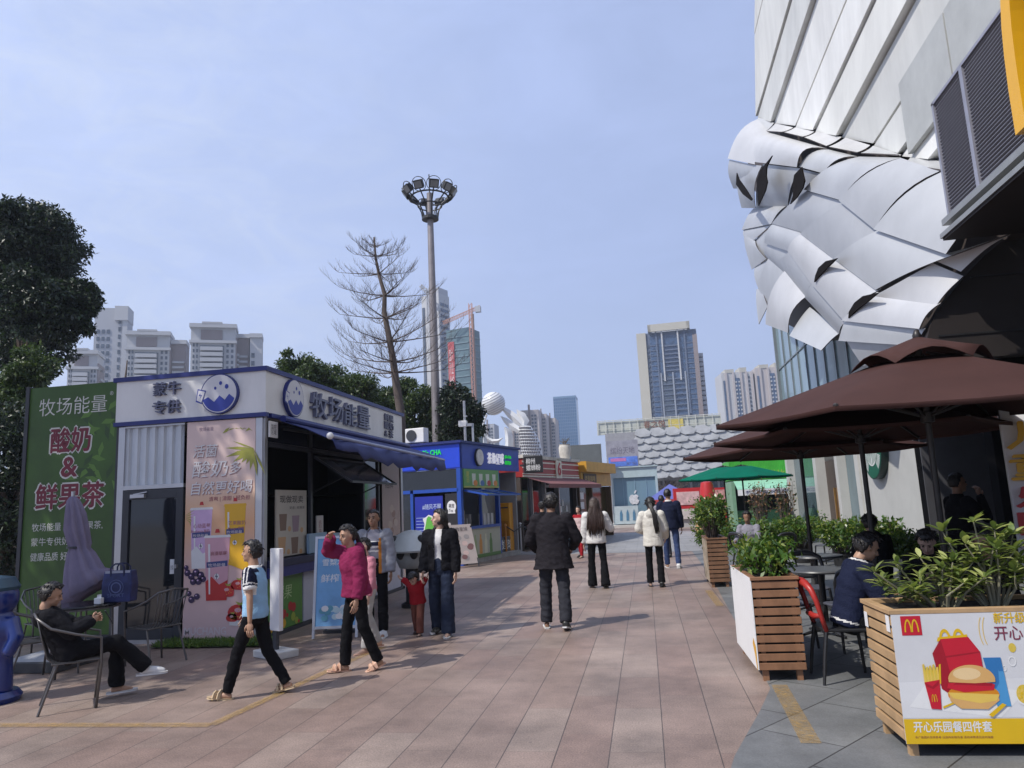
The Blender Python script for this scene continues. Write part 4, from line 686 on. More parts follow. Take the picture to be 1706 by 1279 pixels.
# ------------------------------------------------------------------ far scaled building
a_, b_ = atY(1058, 741, 90), atY(1216, 717, 90); FM = wthing('mall_building', 'far white building clad in grey white diamond scales with a rooftop sign', 'building', (5, 90, 0)); S = Fr((a_.x-3.5, 90, 0), (1, 0, 0)); wd = b_.x-a_.x+6
MB().box(0, wd, 0, 4.2, -14, -1.5, S).box(0, wd, 4.2, 9.6, -14, -.1, S).build('wall', M('far_wall', (.30, .30, .32), .8), FM)
SCW = M('scale_white', (.36, .37, .385), .5, .0, var=.22, vs=.6); mb = MB(); sx, sz = 1.75, .98
for j in range(7):
    for i in range(-1, 10):
        x = i*sx*1.0+(j % 2)*sx*.5; z = 3.9+j*sz*.85; x0, x1 = max(3.3, x), min(wd+.8, x+sx)
        if x1-x0 < .3: continue
        mb.add([S.p(x0, z+sz*.40, .12), S.p((x0+x1)/2-.2, z, .20), S.p(x1, z+.08, .18), S.p(x1+.30, z+sz*.55, .12), S.p((x0+x1)/2+.35, z+sz*1.12, -.05), S.p(x0+.28, z+sz*1.02, -.05)], [(0, 1, 2, 3, 4, 5)])
mb.build('scale_cladding', SCW, FM)
mb = MB(); mb.box(-1.0, 14, 9.7, 11.3, -3, -2.7, S); mb.build('roof_screen', M('roof_screen', (.42, .44, .40), .6, var=.2, vs=.6), FM); mb = MB()
for k in range(16): mb.beam(S.p(-1+k, 9.6, -2.5), S.p(-1+k, 11.5, -2.5), .07, .07)
mb.beam(S.p(-1, 11.4, -2.5), S.p(14, 11.4, -2.5), .08, .08); mb.beam(S.p(-1, 10.4, -2.5), S.p(14, 10.4, -2.5), .05, .05); mb.build('roof_rail', M('rail_white', (.55, .55, .5), .5), FM)
s = MB(); letters(s, S, '春之悦', 4.7, 10.2, 2.6, .85, .1, -2.4, 0, .02); letters(s, S, '华夏 汉唐 美学书店', 5.0, 9.0, 4.6, .48, .1, -.2, 0, .02); s.build('lettering', M('sign_brown', (.2, .1, .08), .6), FM); MB().box(7.7, 9.5, 9.9, 11.1, -2.65, -2.5, S).build('sign_panel', M('sign_yellow', (.55, .45, .12), .6, var=.3, vs=2), FM)
mb = MB(); [mb.box(3.5+k*1.6, 4.8+k*1.6, .4, 3.6, -1.5, -1.4, S) for k in range(8)]; mb.each('glazing', GLASSD, FM)
# green shop at right distance
a_, b_ = atY(1226, 765, 34), atY(1330, 765, 34); GS = wthing('shop', 'shop with lime green corrugated fascia and pale green awning beyond the green parasols', 'shop', ((a_.x+b_.x)/2, 34, 0)); S = Fr((a_.x-.3, 34, 0), (1, 0, 0)); wd = b_.x-a_.x+.6
mb = MB()
for k in range(46): mb.box(wd*k/46, wd*(k+.6)/46, 2.25, 3.12, -.2, .02, S)
mb.box(0, wd, 2.25, 3.12, -3, -.0, S); mb.build('fascia', M('fascia_lime', (.07, .44, .05), .5, var=.15), GS); s = MB(); letters(s, S, '乐凯撒比萨 好吃', .9, 2.32, 2.6, .3, 0, .025); s.build('lettering', M('letter_olive', (.42, .46, .08), .6), GS)
aw = MB(); a0, b0 = S.p(.1, 2.2, .05), S.p(wd+.3, 2.2, .05); d_ = S.n*1.2+V((0, 0, -.38)); aw.add([a0, b0, b0+d_, a0+d_], [(0, 1, 2, 3)]); aw = aw.build('awning', M('awning_mint', (.25, .5, .36), .7), GS); aw.modifiers.new('t', 'SOLIDIFY').thickness = .01
vl = MB(); vl.add([a0+d_, b0+d_, b0+d_+V((0, 0, -.25)), a0+d_+V((0, 0, -.25))], [(0, 1, 2, 3)]); vl = vl.build('valance', WHITE, GS); s = MB(); letters(s, Fr(a0+d_, (1, 0, 0)), '手工现做 新鲜美味 欢迎光临', .3, -.2, 2.9, .15, 0, .01); s.build('lettering', NAVY, GS)
MB().box(0, wd, 0, 2.2, -3, -2.9, S).box(0, .15, 0, 2.2, -2.89, 0, S).build('wall', M('green_wall', (.18, .33, .22), .7), GS); MB().box(.15, wd, 0, .9, -.4, -.3, S).build('counter', M('counter_green', (.08, .22, .10), .6), GS); MB().box(.2, wd, .9, 2.2, -1.5, -1.4, S).build('interior', DARK, GS)
# ================================================================== the mall on the right
ML = wthing('mall_building', 'big grey white mall clad in curled metal shingles and slanted panels, at right', 'building', (6.5, 16, 0))
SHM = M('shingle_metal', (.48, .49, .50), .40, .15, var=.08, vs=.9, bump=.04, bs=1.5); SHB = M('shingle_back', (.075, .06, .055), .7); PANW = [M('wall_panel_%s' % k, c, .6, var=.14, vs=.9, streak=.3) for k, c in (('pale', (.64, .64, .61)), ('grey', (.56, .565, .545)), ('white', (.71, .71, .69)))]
SHMS = [SHM, M('shingle_metal_grey', (.43, .44, .455), .4, .15, var=.09, vs=.9, bump=.04, bs=1.5), M('shingle_metal_pale', (.53, .53, .535), .42, .15, var=.08, vs=.9, bump=.04, bs=1.5)]  # three tones dealt over the sheets, putting their orientation shading into the colour
def shingle(c4, xs, bulge, lift=.0, n=8):
    """curled sheet: four corners traced in the photo set at their own distance from the street axis, bulging to the street"""
    P_ = [atX(px, py, x) for (px, py), x in zip(c4, xs)]; mb = MB(); q = []
    nrm = (P_[1]-P_[0]).cross(P_[3]-P_[0]); nrm.normalize(); nrm = -nrm if nrm.x > 0 else nrm
    for i in range(n+1):
        for j in range(n+1):
            a, b = i/n, j/n; p = (P_[0]*(1-a)+P_[1]*a)*(1-b) + (P_[3]*(1-a)+P_[2]*a)*b
            q.append(p + nrm*(bulge*.95*4*b*(1-b)*(1.3-.6*b) + .075*b*b))
    mb.add(q, [(i*(n+1)+j, (i+1)*(n+1)+j, (i+1)*(n+1)+j+1, i*(n+1)+j+1) for i in range(n) for j in range(n)])
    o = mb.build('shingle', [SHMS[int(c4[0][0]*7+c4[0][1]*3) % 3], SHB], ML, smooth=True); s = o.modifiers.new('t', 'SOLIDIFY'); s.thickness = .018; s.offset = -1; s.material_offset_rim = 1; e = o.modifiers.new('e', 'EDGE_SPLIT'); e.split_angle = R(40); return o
SH = [
 # top tuck band
 ([(1263, 196), (1290, 205), (1279, 222), (1262, 214)], (4.95, 4.95, 4.6, 4.6), .0), ([(1292, 206), (1322, 213), (1305, 224), (1280, 222)], (4.95, 4.95, 4.6, 4.6), 0),
 ([(1325, 213), (1357, 220), (1339, 233), (1308, 225)], (4.95, 4.95, 4.6, 4.6), 0), ([(1361, 220), (1403, 229), (1379, 249), (1342, 234)], (4.95, 4.95, 4.6, 4.6), 0),
 ([(1409, 230), (1450, 243), (1431, 260), (1384, 250)], (4.95, 4.95, 4.6, 4.6), 0), ([(1455, 244), (1501, 259), (1498, 266), (1436, 262)], (4.95, 4.95, 4.6, 4.6), 0), ([(1518, 262), (1600, 276), (1600, 298), (1506, 281)], (4.95, 4.95, 4.6, 4.6), 0),
 # far rolls
 ([(1262, 199), (1283, 222), (1262, 276), (1216, 266)], (4.7, 4.6, 4.0, 3.75), .25), ([(1216, 266), (1262, 276), (1242, 312), (1226, 312)], (3.75, 4.0, 4.15, 4.0), .12),
 ([(1234, 272), (1270, 276), (1263, 345), (1240, 345)], (3.95, 4.0, 4.3, 4.15), .15),
 ([(1283, 222), (1379, 249), (1333, 281), (1262, 272)], (4.6, 4.6, 4.15, 4.0), .3), ([(1272, 273), (1334, 280), (1318, 342), (1264, 343)], (4.05, 4.15, 4.55, 4.5), .12),
 ([(1264, 341), (1320, 339), (1290, 374), (1240, 384)], (4.5, 4.55, 4.3, 4.15), .12), ([(1240, 382), (1292, 371), (1258, 402), (1244, 395)], (4.15, 4.3, 4.2, 4.15), .05),
 ([(1380, 250), (1429, 262), (1377, 292), (1336, 281)], (4.6, 4.6, 4.3, 4.2), .16), ([(1336, 281), (1378, 291), (1346, 319), (1319, 341)], (4.2, 4.3, 4.4, 4.45), .04),
 # big field
 ([(1432, 262), (1502, 264), (1407, 336), (1345, 318)], (4.6, 4.6, 4.2, 4.15), .18), ([(1345, 318), (1407, 336), (1344, 386), (1291, 371)], (4.15, 4.2, 4.2, 4.15), .10),
 ([(1291, 371), (1344, 386), (1318, 417), (1279, 404)], (4.13, 4.18, 4.12, 4.1), .12), ([(1279, 404), (1318, 417), (1346, 492), (1283, 431)], (4.1, 4.12, 4.45, 4.4), .12),
 ([(1501, 264), (1567, 286), (1465, 384), (1405, 336)], (4.6, 4.6, 4.2, 4.15), .16), ([(1405, 336), (1466, 384), (1397, 430), (1340, 388)], (4.15, 4.2, 4.16, 4.12), .10),
 ([(1340, 388), (1398, 430), (1357, 470), (1318, 417)], (4.1, 4.14, 4.05, 4.04), .12), ([(1318, 417), (1357, 470), (1348, 493), (1300, 440)], (4.04, 4.05, 4.3, 4.3), .08),
 ([(1569, 288), (1690, 330), (1587, 426), (1464, 384)], (4.6, 4.6, 4.2, 4.15), .14), ([(1464, 384), (1588, 426), (1468, 482), (1397, 430)], (4.15, 4.2, 4.1, 4.08), .10),
 ([(1397, 430), (1470, 482), (1413, 533), (1357, 470)], (4.06, 4.08, 3.98, 3.98), .13), ([(1357, 470), (1413, 533), (1406, 554), (1347, 493)], (3.98, 3.98, 4.25, 4.25), .08),
 ([(1586, 425), (1684, 388), (1606, 461), (1556, 438)], (4.2, 4.75, 4.4, 4.2), .06), ([(1556, 438), (1606, 461), (1569, 506), (1463, 489)], (4.2, 4.4, 4.15, 4.05), .10), ([(1463, 487), (1569, 506), (1543, 548), (1410, 534)], (4.03, 4.13, 3.95, 3.92), .08),
 ([(1410, 533), (1544, 547), (1538, 574), (1405, 566)], (3.9, 3.95, 4.0, 3.95), .03), ([(1405, 552), (1540, 570), (1505, 590), (1446, 607)], (3.95, 3.98, 4.1, 4.1), .04),
 # lower fringe
 ([(1240, 384), (1259, 402), (1282, 430), (1257, 448)], (4.1, 4.15, 4.25, 4.2), .08), ([(1258, 400), (1291, 374), (1283, 431), (1270, 425)], (4.2, 4.25, 4.3, 4.25), .05), ([(1258, 446), (1283, 429), (1287, 498), (1270, 484)], (4.15, 4.25, 4.3, 4.2), .08),
 ([(1282, 429), (1312, 450), (1285, 508), (1268, 480)], (4.2, 4.25, 4.2, 4.15), .08), ([(1261, 482), (1272, 480), (1284, 510), (1269, 540)], (4.1, 4.15, 4.15, 4.05), .05),
 ([(1310, 449), (1347, 492), (1319, 554), (1281, 540)], (4.2, 4.25, 4.0, 3.98), .20), ([(1287, 500), (1312, 452), (1300, 545), (1281, 540)], (4.15, 4.2, 4.02, 3.98), .1), ([(1350, 512), (1404, 553), (1375, 586), (1321, 561)], (4.3, 4.25, 3.95, 3.98), .05),
]
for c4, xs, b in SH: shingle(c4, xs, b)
# dark half moon plates before the curled sheets, standing in for their shaded open ends
SHADEP = M('hollow_shade', (.014, .012, .012), .9, spec=.05)
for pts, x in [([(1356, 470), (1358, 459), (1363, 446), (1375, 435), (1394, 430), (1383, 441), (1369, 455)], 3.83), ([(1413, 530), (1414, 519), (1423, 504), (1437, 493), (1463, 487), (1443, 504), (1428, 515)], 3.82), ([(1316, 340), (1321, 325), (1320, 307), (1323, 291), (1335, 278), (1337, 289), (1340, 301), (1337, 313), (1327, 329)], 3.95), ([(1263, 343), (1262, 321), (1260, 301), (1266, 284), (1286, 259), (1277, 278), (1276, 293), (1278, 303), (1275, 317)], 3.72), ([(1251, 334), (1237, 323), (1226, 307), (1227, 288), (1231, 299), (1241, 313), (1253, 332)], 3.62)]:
    q = [atX(px, py, x) for px, py in pts]; n_ = len(q); mb = MB(); mb.add([(p.x, p.y, p.z) for p in q]+[(p.x+.03, p.y, p.z) for p in q], [tuple(range(n_)), tuple(range(2*n_-1, n_-1, -1))]+[(i, (i+1) % n_, n_+(i+1) % n_, n_+i) for i in range(n_)]); mb.build('shingle_shade_plate', SHADEP, ML)
# dark backing inside the curled cladding
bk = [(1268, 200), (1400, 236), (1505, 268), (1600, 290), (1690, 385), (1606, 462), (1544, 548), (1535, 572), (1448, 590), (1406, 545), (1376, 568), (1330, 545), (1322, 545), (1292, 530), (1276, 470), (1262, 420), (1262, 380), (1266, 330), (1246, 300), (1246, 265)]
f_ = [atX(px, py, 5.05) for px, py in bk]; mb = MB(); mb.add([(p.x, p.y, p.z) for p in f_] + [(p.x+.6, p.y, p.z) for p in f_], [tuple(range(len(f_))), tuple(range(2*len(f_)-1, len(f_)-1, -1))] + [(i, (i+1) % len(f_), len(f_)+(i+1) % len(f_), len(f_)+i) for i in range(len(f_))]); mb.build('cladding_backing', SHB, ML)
# end face of the cladding at the entrance (dark panels), a plane across the street direction
ye = 10.6; EFr = Fr((0, ye, 0), (1, 0, 0)); c_ = [atY(px, py, ye) for px, py in [(1686, 386), (1640, 424), (1606, 460), (1570, 505), (1550, 540), (1541, 576)]]
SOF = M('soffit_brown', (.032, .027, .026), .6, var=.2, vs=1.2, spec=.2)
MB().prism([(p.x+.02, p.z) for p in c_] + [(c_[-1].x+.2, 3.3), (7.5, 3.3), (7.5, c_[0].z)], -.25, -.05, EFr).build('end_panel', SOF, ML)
mb = MB(); mb.box(atY(1606, 461, ye).x+.1, 7.5, atY(1606, 461, ye).z-.015, atY(1606, 461, ye).z+.01, -.05, -.035, EFr).box(c_[-1].x+.2, 7.5, 3.62, 3.645, -.05, -.035, EFr); mb.each('panel_joint', BLACK, ML)
# upper wall: long slanted panels stepping along the street
xw = 5.0; WFr = Fr((xw, 0, 0), (0, -1, 0))       # normal towards the street (-X)
def wp(px, py): p = atX(px, py, xw); return p
JT = [(1262, 196), (1290, 205), (1325, 213), (1358, 220), (1402, 229), (1455, 244), (1502, 260), (1560, 270), (1640, 282)]
base = [wp(*j) for j in JT]; zt = 30
pan = MB(); jn = MB()
def zb(y):
    for (a, b) in zip(base, base[1:]):
        if b.y <= y <= a.y: t = (a.y-y)/(a.y-b.y+1e-9); return a.z*(1-t)+b.z*t
    return base[-1].z-.6 if y < base[-1].y else base[0].z
ye_far = base[0].y
zl = [base[i].z for i in range(len(base))] ; zl = [24.0, 20.5, 17.6]+[base[0].z]+[b.z for b in base[1:]]
lvl = sorted(set([round(z, 3) for z in zl]))
far_prof = lambda z: ye_far + (-.0 if z < 17 else -(min(z, 19)-17)*1.7)
for k, (z0, z1) in enumerate(zip(lvl, lvl[1:])):
    i = [j for j, b in enumerate(base) if abs(b.z-z0) < .002]; yb = base[i[0]].y if i else far_prof(z0)
    i1 = [j for j, b in enumerate(base) if abs(b.z-z1) < .002]; yt = base[i1[0]].y if i1 else far_prof(z1)
    tilt = .06*((k*2) % 3); g = .07
    q = [(-yb, z0+g), (3, z0+g), (3, z1), (-yt, z1)]; mb = MB(); mb.add([WFr.p(q[0][0], q[0][1], tilt), WFr.p(q[1][0], q[1][1], tilt), WFr.p(q[2][0], q[2][1], 0), WFr.p(q[3][0], q[3][1], 0)]+[WFr.p(a, b, -.12) for a, b in q], [(0, 1, 2, 3), (4, 7, 6, 5), (0, 4, 5, 1), (1, 5, 6, 2), (2, 6, 7, 3), (3, 7, 4, 0)])
    mb.build('wall_panel', PANW[(k*2+k//3) % 3], ML)
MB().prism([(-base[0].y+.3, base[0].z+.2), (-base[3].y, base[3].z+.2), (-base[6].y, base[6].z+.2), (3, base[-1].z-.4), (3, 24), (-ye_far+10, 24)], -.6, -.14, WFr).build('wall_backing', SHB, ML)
# perforated lower zone beside the louvre
lz = [atX(1560, 205, 4.9), atX(1500, 262, 4.9), atX(1600, 285, 4.9), atX(1600, 150, 4.9)]
PERF = M('perforated_panel', (.46, .47, .45), .5, .1, var=.1, vs=2, bump=.2, bs=90)
z_a, z_b = 6.62, 8.9; y_a = 13.2
for k in range(3): MB().box(-(12.9-2.0*k), -(10.95-2.0*k), 7.25+.0*k, 8.55, .06, .14, WFr).build('perforated_panel', PERF, ML)
# ground floor
GW = M('ground_floor_grey', (.47, .47, .45), .7, var=.08, vs=1.2); XG = 5.5; GF = Fr((XG, 0, 0), (0, -1, 0))
MB().box(-20.4, -16.3, 0, 4.6, -.5, 0, GF).box(-30.3, -29.9, 0, 4.2, -.5, .05, GF).box(-30.3, -20.41, 3.2, 4.0, -.5, .03, GF).box(-25.6, -25.2, 0, 3.2, -.5, .04, GF).box(-22.8, -22.5, 0, 3.2, -.5, .04, GF).box(-20.75, -20.41, 0, 3.19, -.5, .04, GF).each('ground_wall', GW, ML)
CG = M('curtain_glass', (.22, .31, .35), .08, .1, var=.25, vs=.35, streak=.25, spec=.8)
MB().box(-30.2, -14.5, 4.05, 11, -.6, -.1, GF).build('curtain_wall', CG, ML); mb = MB()
for k in range(14): mb.box(-30.2+1.2*k-.02, -30.2+1.2*k+.02, 4.05, 11, -.1, -.06, GF)
mb.box(-30.2, -14.5, 6.4, 6.45, -.1, -.065, GF); mb.box(-30.3, -30.2, 4.05, 11, -.6, .0, GF); mb.build('mullion', M('mullion_grey', (.24, .27, .29), .4, .4), ML)
MB().box(-29.9, -25.6, .1, 3.19, -.3, -.2, GF).box(-22.49, -20.76, .1, 3.19, -.3, -.2, GF).each('shop_glass', M('shop_glass', (.10, .15, .17), .06, var=.3, vs=.6), ML)
MB().box(-25.19, -22.81, .1, 2.55, -.35, -.25, GF).build('entrance_door', M('door_wood_dark', (.05, .03, .022), .4), ML); MB().box(-24.3, -24.24, .7, 1.7, -.25, -.2, GF).box(-23.9, -23.84, .7, 1.7, -.25, -.2, GF).each('door_handle', M('brass', (.6, .36, .12), .3, .8), ML); MB().box(-25.19, -22.81, 2.56, 3.19, -.35, -.25, GF).build('transom', GLASSD, ML)
# dark entrance
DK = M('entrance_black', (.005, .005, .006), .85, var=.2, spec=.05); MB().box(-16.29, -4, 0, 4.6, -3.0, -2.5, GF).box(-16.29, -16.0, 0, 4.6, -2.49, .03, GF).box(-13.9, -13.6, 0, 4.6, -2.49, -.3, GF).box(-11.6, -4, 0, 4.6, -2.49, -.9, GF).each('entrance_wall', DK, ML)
mb = MB(); [mb.box(-y_-.02, -y_+.02, 0, 4.2, -.88, -.85, GF) for y_ in (10.9, 10.2, 9.5, 8.8)]; mb.box(-15.98, -15.94, 0, 4.4, -2.4, .035, GF); mb.box(-15.2, -15.17, 0, 4.2, -2.49, -2.4, GF).box(-14.5, -14.47, 0, 4.2, -2.49, -2.4, GF); mb.each('entrance_frame', M('frame_dull', (.10, .10, .11), .4, .4), ML)
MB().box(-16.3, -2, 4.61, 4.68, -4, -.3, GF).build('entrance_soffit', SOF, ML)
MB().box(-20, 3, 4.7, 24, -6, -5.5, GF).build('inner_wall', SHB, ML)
# round logo sign on the grey wall
d = MB().disc(-18.75, 2.62, .78, .0, .16, GF, n=48).build('round_sign', M('sign_black_green', (.01, .03, .025), .4), ML)
SGR = M('logo_green', (.0, .10, .055), .4); m = MB(); a_, b_ = -18.75, 2.62; m.disc(a_, b_, .75, .161, .166, GF, 0, n=48)
m.disc(a_, b_, .47, .167, .172, GF, 1, n=40)
for k in range(18):          # ribbed bands either side of the figure
    t = R(205+k*3.6) if k < 9 else R(335-(k-9)*3.6); r0, r1 = .50, .70; dt = R(1.1)
    m.flat([(a_+r0*math.cos(t-dt), b_+r0*math.sin(t-dt)), (a_+r1*math.cos(t-dt+.06), b_+r1*math.sin(t-dt+.06)), (a_+r1*math.cos(t+dt+.06), b_+r1*math.sin(t+dt+.06)), (a_+r0*math.cos(t+dt), b_+r0*math.sin(t+dt))], .169, GF, 1)
for s_ in (-1, 1):
    for k in range(4): m.flat([(a_+s_*(.04+.09*k), b_-.44+.03*k), (a_+s_*(.075+.09*k), b_-.43+.04*k), (a_+s_*(.11+.085*k), b_-.12+.03*k), (a_+s_*(.17+.07*k), b_+.1), (a_+s_*(.13+.07*k), b_+.1), (a_+s_*(.075+.085*k), b_-.12+.03*k)], .174, GF, 0)
    m.flat([(a_+s_*.02, b_-.3), (a_+s_*.05, b_-.1), (a_+s_*.02, b_+.02)], .174, GF, 0)
m.flat(poly_ell(a_, b_+.14, .10, .13), .175, GF, 1); m.ring(a_, b_+.14, .11, .2, .172, .176, GF, 0, n=24); m.flat([(a_-.12, b_+.3), (a_+.12, b_+.3), (a_+.09, b_+.4), (a_, b_+.36), (a_-.09, b_+.4)], .177, GF, 0)
m.build('logo_print', [SGR, M('logo_white', (.66, .68, .66), .4)], d)
# louvre box over the entrance with the big yellow arch
XL = 4.0; LF_ = Fr((XL, 0, 0), (0, -1, 0)); ya, yb = 9.68, 5.2; zl0, zl1 = 4.97, 6.46
LV = wthing('louvre_box', 'dark louvred box with a grey frame projecting over the entrance at upper right', 'louvre', (XL, 8, 4.7)); 
MB().box(-ya+.03, -yb, zl0, zl1, -1.4, -.16, LF_).build('box', M('louvre_dark', (.018, .018, .024), .35, var=.3, vs=.8), LV)
mb = MB(); nl = 33
for k in range(nl): z = zl0+.03+(zl1-zl0-.06)*k/(nl-1); mb.add([LF_.p(-ya+.04, z, -.10), LF_.p(-yb, z, -.10), LF_.p(-yb, z+.016, -.02), LF_.p(-ya+.04, z+.016, -.02), LF_.p(-ya+.04, z-.004, -.10), LF_.p(-yb, z-.004, -.10), LF_.p(-yb, z+.010, -.02), LF_.p(-ya+.04, z+.010, -.02)], [(0, 1, 2, 3), (4, 7, 6, 5), (3, 2, 6, 7), (0, 3, 7, 4), (1, 5, 6, 2)])
mb.build('slat', M('slat_grey', (.30, .30, .34), .4, .4, var=.05), LV)
MB().box(-8.84, -8.76, zl0, zl1, -.14, .0, LF_).box(-7.0, -6.92, zl0, zl1, -.14, .0, LF_).box(-ya, -ya+.05, zl0-.02, zl1+.03, -.16, .0, LF_).box(-ya, -yb, zl1, zl1+.04, -.16, .0, LF_).each('frame', M('frame_lilac', (.36, .36, .41), .4, .4), LV)
MB().box(-ya-.12, -yb, 4.89, zl0-.003, -1.4, .03, LF_).box(-ya-.18, -yb, 4.74, 4.80, -1.9, .05, LF_).box(-ya-.05, -yb, 4.801, 4.889, -1.4, -.06, LF_).build('ledge', M('ledge_grey', (.30, .31, .31), .45, .3), LV)
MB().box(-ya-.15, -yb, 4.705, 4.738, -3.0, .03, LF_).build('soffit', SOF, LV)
# yellow letter arch standing off the louvres
AR = wthing('arch_sign', 'huge yellow arch shaped letter in front of the louvred box at top right', 'sign', (3.9, 7.0, 4.98)); AF = Fr((3.95, 0, 0), (0, -1, 0)); outer, inner = [], []
def arch(a0, a1, zb_, zt_, t, s0=1): 
    n = 16; ac = (a0+a1)/2; o_ = [(ac+(a0-ac)*math.cos(math.pi*k/n), zb_+(zt_-zb_)*math.sin(math.pi*k/n)**.8) for k in range(n+1)]; i_ = [(ac+(a0-ac+t)*math.cos(math.pi*k/n), zb_+(zt_-zb_-t*1.2)*math.sin(math.pi*k/n)**.8) for k in range(n+1)]
    return o_, i_
mb = MB()
for a0, a1 in ((-7.52, -6.70), (-6.86, -6.04)):
    o_, i_ = arch(a0, a1, 4.98, 6.75, .2)
    for k in range(16): mb.prism([o_[k], i_[k], i_[k+1], o_[k+1]], .0 if a0 < -7 else .005, .13 if a0 < -7 else .125, AF)
mb.build('arch', M('arch_yellow', (.80, .42, .012), .35, var=.04), AR); MB().box(-7.45, -7.38, 5.3, 5.36, -.05, -.0, AF).build('bracket', CHAR, AR)
MB().box(-9.95, -9.35, 3.12, 3.42, .02, .05, Fr((5.3, 0, 0), (0, -1, 0))).build('sign_panel', YELL, ML)
# totem with stacked characters at the right edge
TT = thing('totem_sign', 'white pillar sign with stacked yellow and red block characters at the right edge', 'sign', (3.93, 8.72, 0)); TFr = Fr((-.12, -.02, 0), (1, -.35, 0))
MB().box(0, .9, 0, 2.75, -.2, 0, TFr).build('pillar', WHITE, TT, bevel=.01)
for ch, z, h_, mt, f in (('儿', 1.98, .28, YELL, .14), ('童', 1.66, .28, YELL, .14), ('乐', 1.36, .24, RED, .14), ('园', 1.10, .22, RED, .14), ('欢', .66, .40, RED, .14)): sign(TFr, ch, .02, z, .5, h_, mt, TT, depth=f, c=.003, bold=.03)

# ================================================================== sculpture, lamp mast, small pole
SW = M('sculpture_white', (.66, .67, .68), .3, var=.05, coat=.3); Y_ = 60.0
def sp(px, py, dy=0): return atY(px, py, Y_+dy)
sph = sp(822, 672); o = wthing('sculpture', 'white sculpture of striped sphere, leaf ribbons and dotted curved body above the shops', 'sculpture', (sp(880, 760).x, Y_, 0))
r_ = .98; b = MB().ell(sph, r_, nu=32, nv=24).build('sphere', SW, o, smooth=True); mb = MB(); rot = Matrix.Rotation(R(-22), 3, 'Y') @ Matrix.Rotation(R(18), 3, 'X')
for k in range(9):
    z = -.75+.19*k; rr = math.sqrt(max(0, 1-z*z)); mb.tube([sph+rot @ V((rr*math.cos(t), rr*math.sin(t), z))*r_*1.005 for t in [2*math.pi*i/40 for i in range(41)]], .022, 5)
mb.each('stripe', M('sculpture_stripe', (.30, .30, .31), .5), b)
def ribbon(pts, wd, name='ribbon', th=.12):
    q = [sp(*p) for p in pts]; mb = MB(); rings = []
    for i, p in enumerate(q):
        d = (q[min(i+1, len(q)-1)]-q[max(i-1, 0)]).normalized(); n_ = V((-d.z, 0, d.x)); w_ = wd[i]; rings.append([p+n_*w_+V((0, th*.3, 0)), p+V((0, -th, 0)), p-n_*w_+V((0, th*.3, 0)), p+V((0, th, 0))])
    mb.loft(rings); return mb.build(name, SW, o, smooth=40)
ribbon([(838, 680), (850, 690), (862, 700), (870, 708), (878, 712)], [.15, .32, .36, .22, .05]); ribbon([(834, 693), (842, 700), (852, 709), (865, 717), (874, 714)], [.02, .22, .3, .25, .05]); ribbon([(861, 682), (868, 692), (874, 702), (872, 714)], [.02, .38, .4, .1])
ribbon([(795, 731), (802, 716), (811, 690)], [.07, .08, .08], 'rod', .07)
ribbon([(808, 720), (812, 730), (820, 735), (830, 734), (838, 729)], [.04, .14, .2, .14, .03], 'crescent'); 
b = MB(); rings = []
for t, (pl, pr, py) in enumerate([(866, 884, 710), (865, 892, 722), (866, 899, 735), (868, 903, 750), (868, 905, 772)]):
    a_, c_ = sp(pl, py), sp(pr, py); cc, w_ = (a_+c_)/2, (c_.x-a_.x)/2; rings.append([cc+V((w_*math.cos(k*math.pi/8), .9*w_*math.sin(k*math.pi/8), 0)) for k in range(16)])
rings.append([V((p.x, p.y, 0)) for p in rings[-1]]); b.loft(rings); b = b.build('body', SW, o, smooth=True); mb = MB()
for i in range(12):
    for j in range(9):
        f = i/11; py = 713+56*f; x0, x1 = np.interp(py, [710, 722, 735, 750, 772], [866, 865, 866, 868, 868]), np.interp(py, [710, 722, 735, 750, 772], [884, 892, 899, 903, 905]); px = x0+(x1-x0)*(j+.5+.5*(i % 2))/9.5; p = sp(px, py); cc = (sp(x0, py)+sp(x1, py))/2; w_ = (sp(x1, py).x-sp(x0, py).x)/2; xx = (p.x-cc.x)/max(w_, .01)
        if abs(xx) < .93: mb.ell((p.x, Y_-.9*w_*math.sqrt(1-xx*xx), p.z), (.10, .09, .10), nu=8, nv=5)
mb.build('dot', M('dot_grey', (.16, .16, .18), .5), b)
rings = [[sp(830+i*.0, 772)+V((x, 0, 0)) for x in (0,)]] if 0 else None
for pts, wd in (([(841, 712), (846, 718), (848, 730), (848, 748), (848, 772)], [.1, .30, .34, .34, .34]), ([(806, 724), (808, 740), (812, 760), (813, 775)], [.06, .2, .28, .3])): ribbon(pts, wd, 'support', .35)
# lamp mast
LP = thing('lamp_mast', 'tall grey lamp mast with a ring of black floodlights on curved arms', 'street lamp', (atY(728, 735, 30).x, 30, 0)); ht = atY(715, 322, 30).z
mb = MB(); mb.lathe([(0, 0), (.30, 0), (.30, .3), (.21, .32), (.17, ht*.55), (.125, ht), (0, ht)], n=18); mb.build('pole', M('pole_grey', (.26, .24, .25), .5, .4, var=.15, vs=2), LP, smooth=40)
BK = M('lamp_black', (.02, .02, .022), .5); mb = MB(); zc = atY(716, 362, 30).z; zr = atY(716, 326, 30).z
mb.lathe([(.34, zc-.12), (.37, zc-.12), (.37, zc), (.34, zc)], n=20); mb.ring(0, 0, .80, .84, zr-.12, zr-.06, n=28); mb.ring(0, 0, .52, .55, zr-.5, zr-.45, n=24); mb.tube([(0, 0, ht), (0, 0, ht+.9)], .025, 6); mb.build('ring_frame', BK, LP)
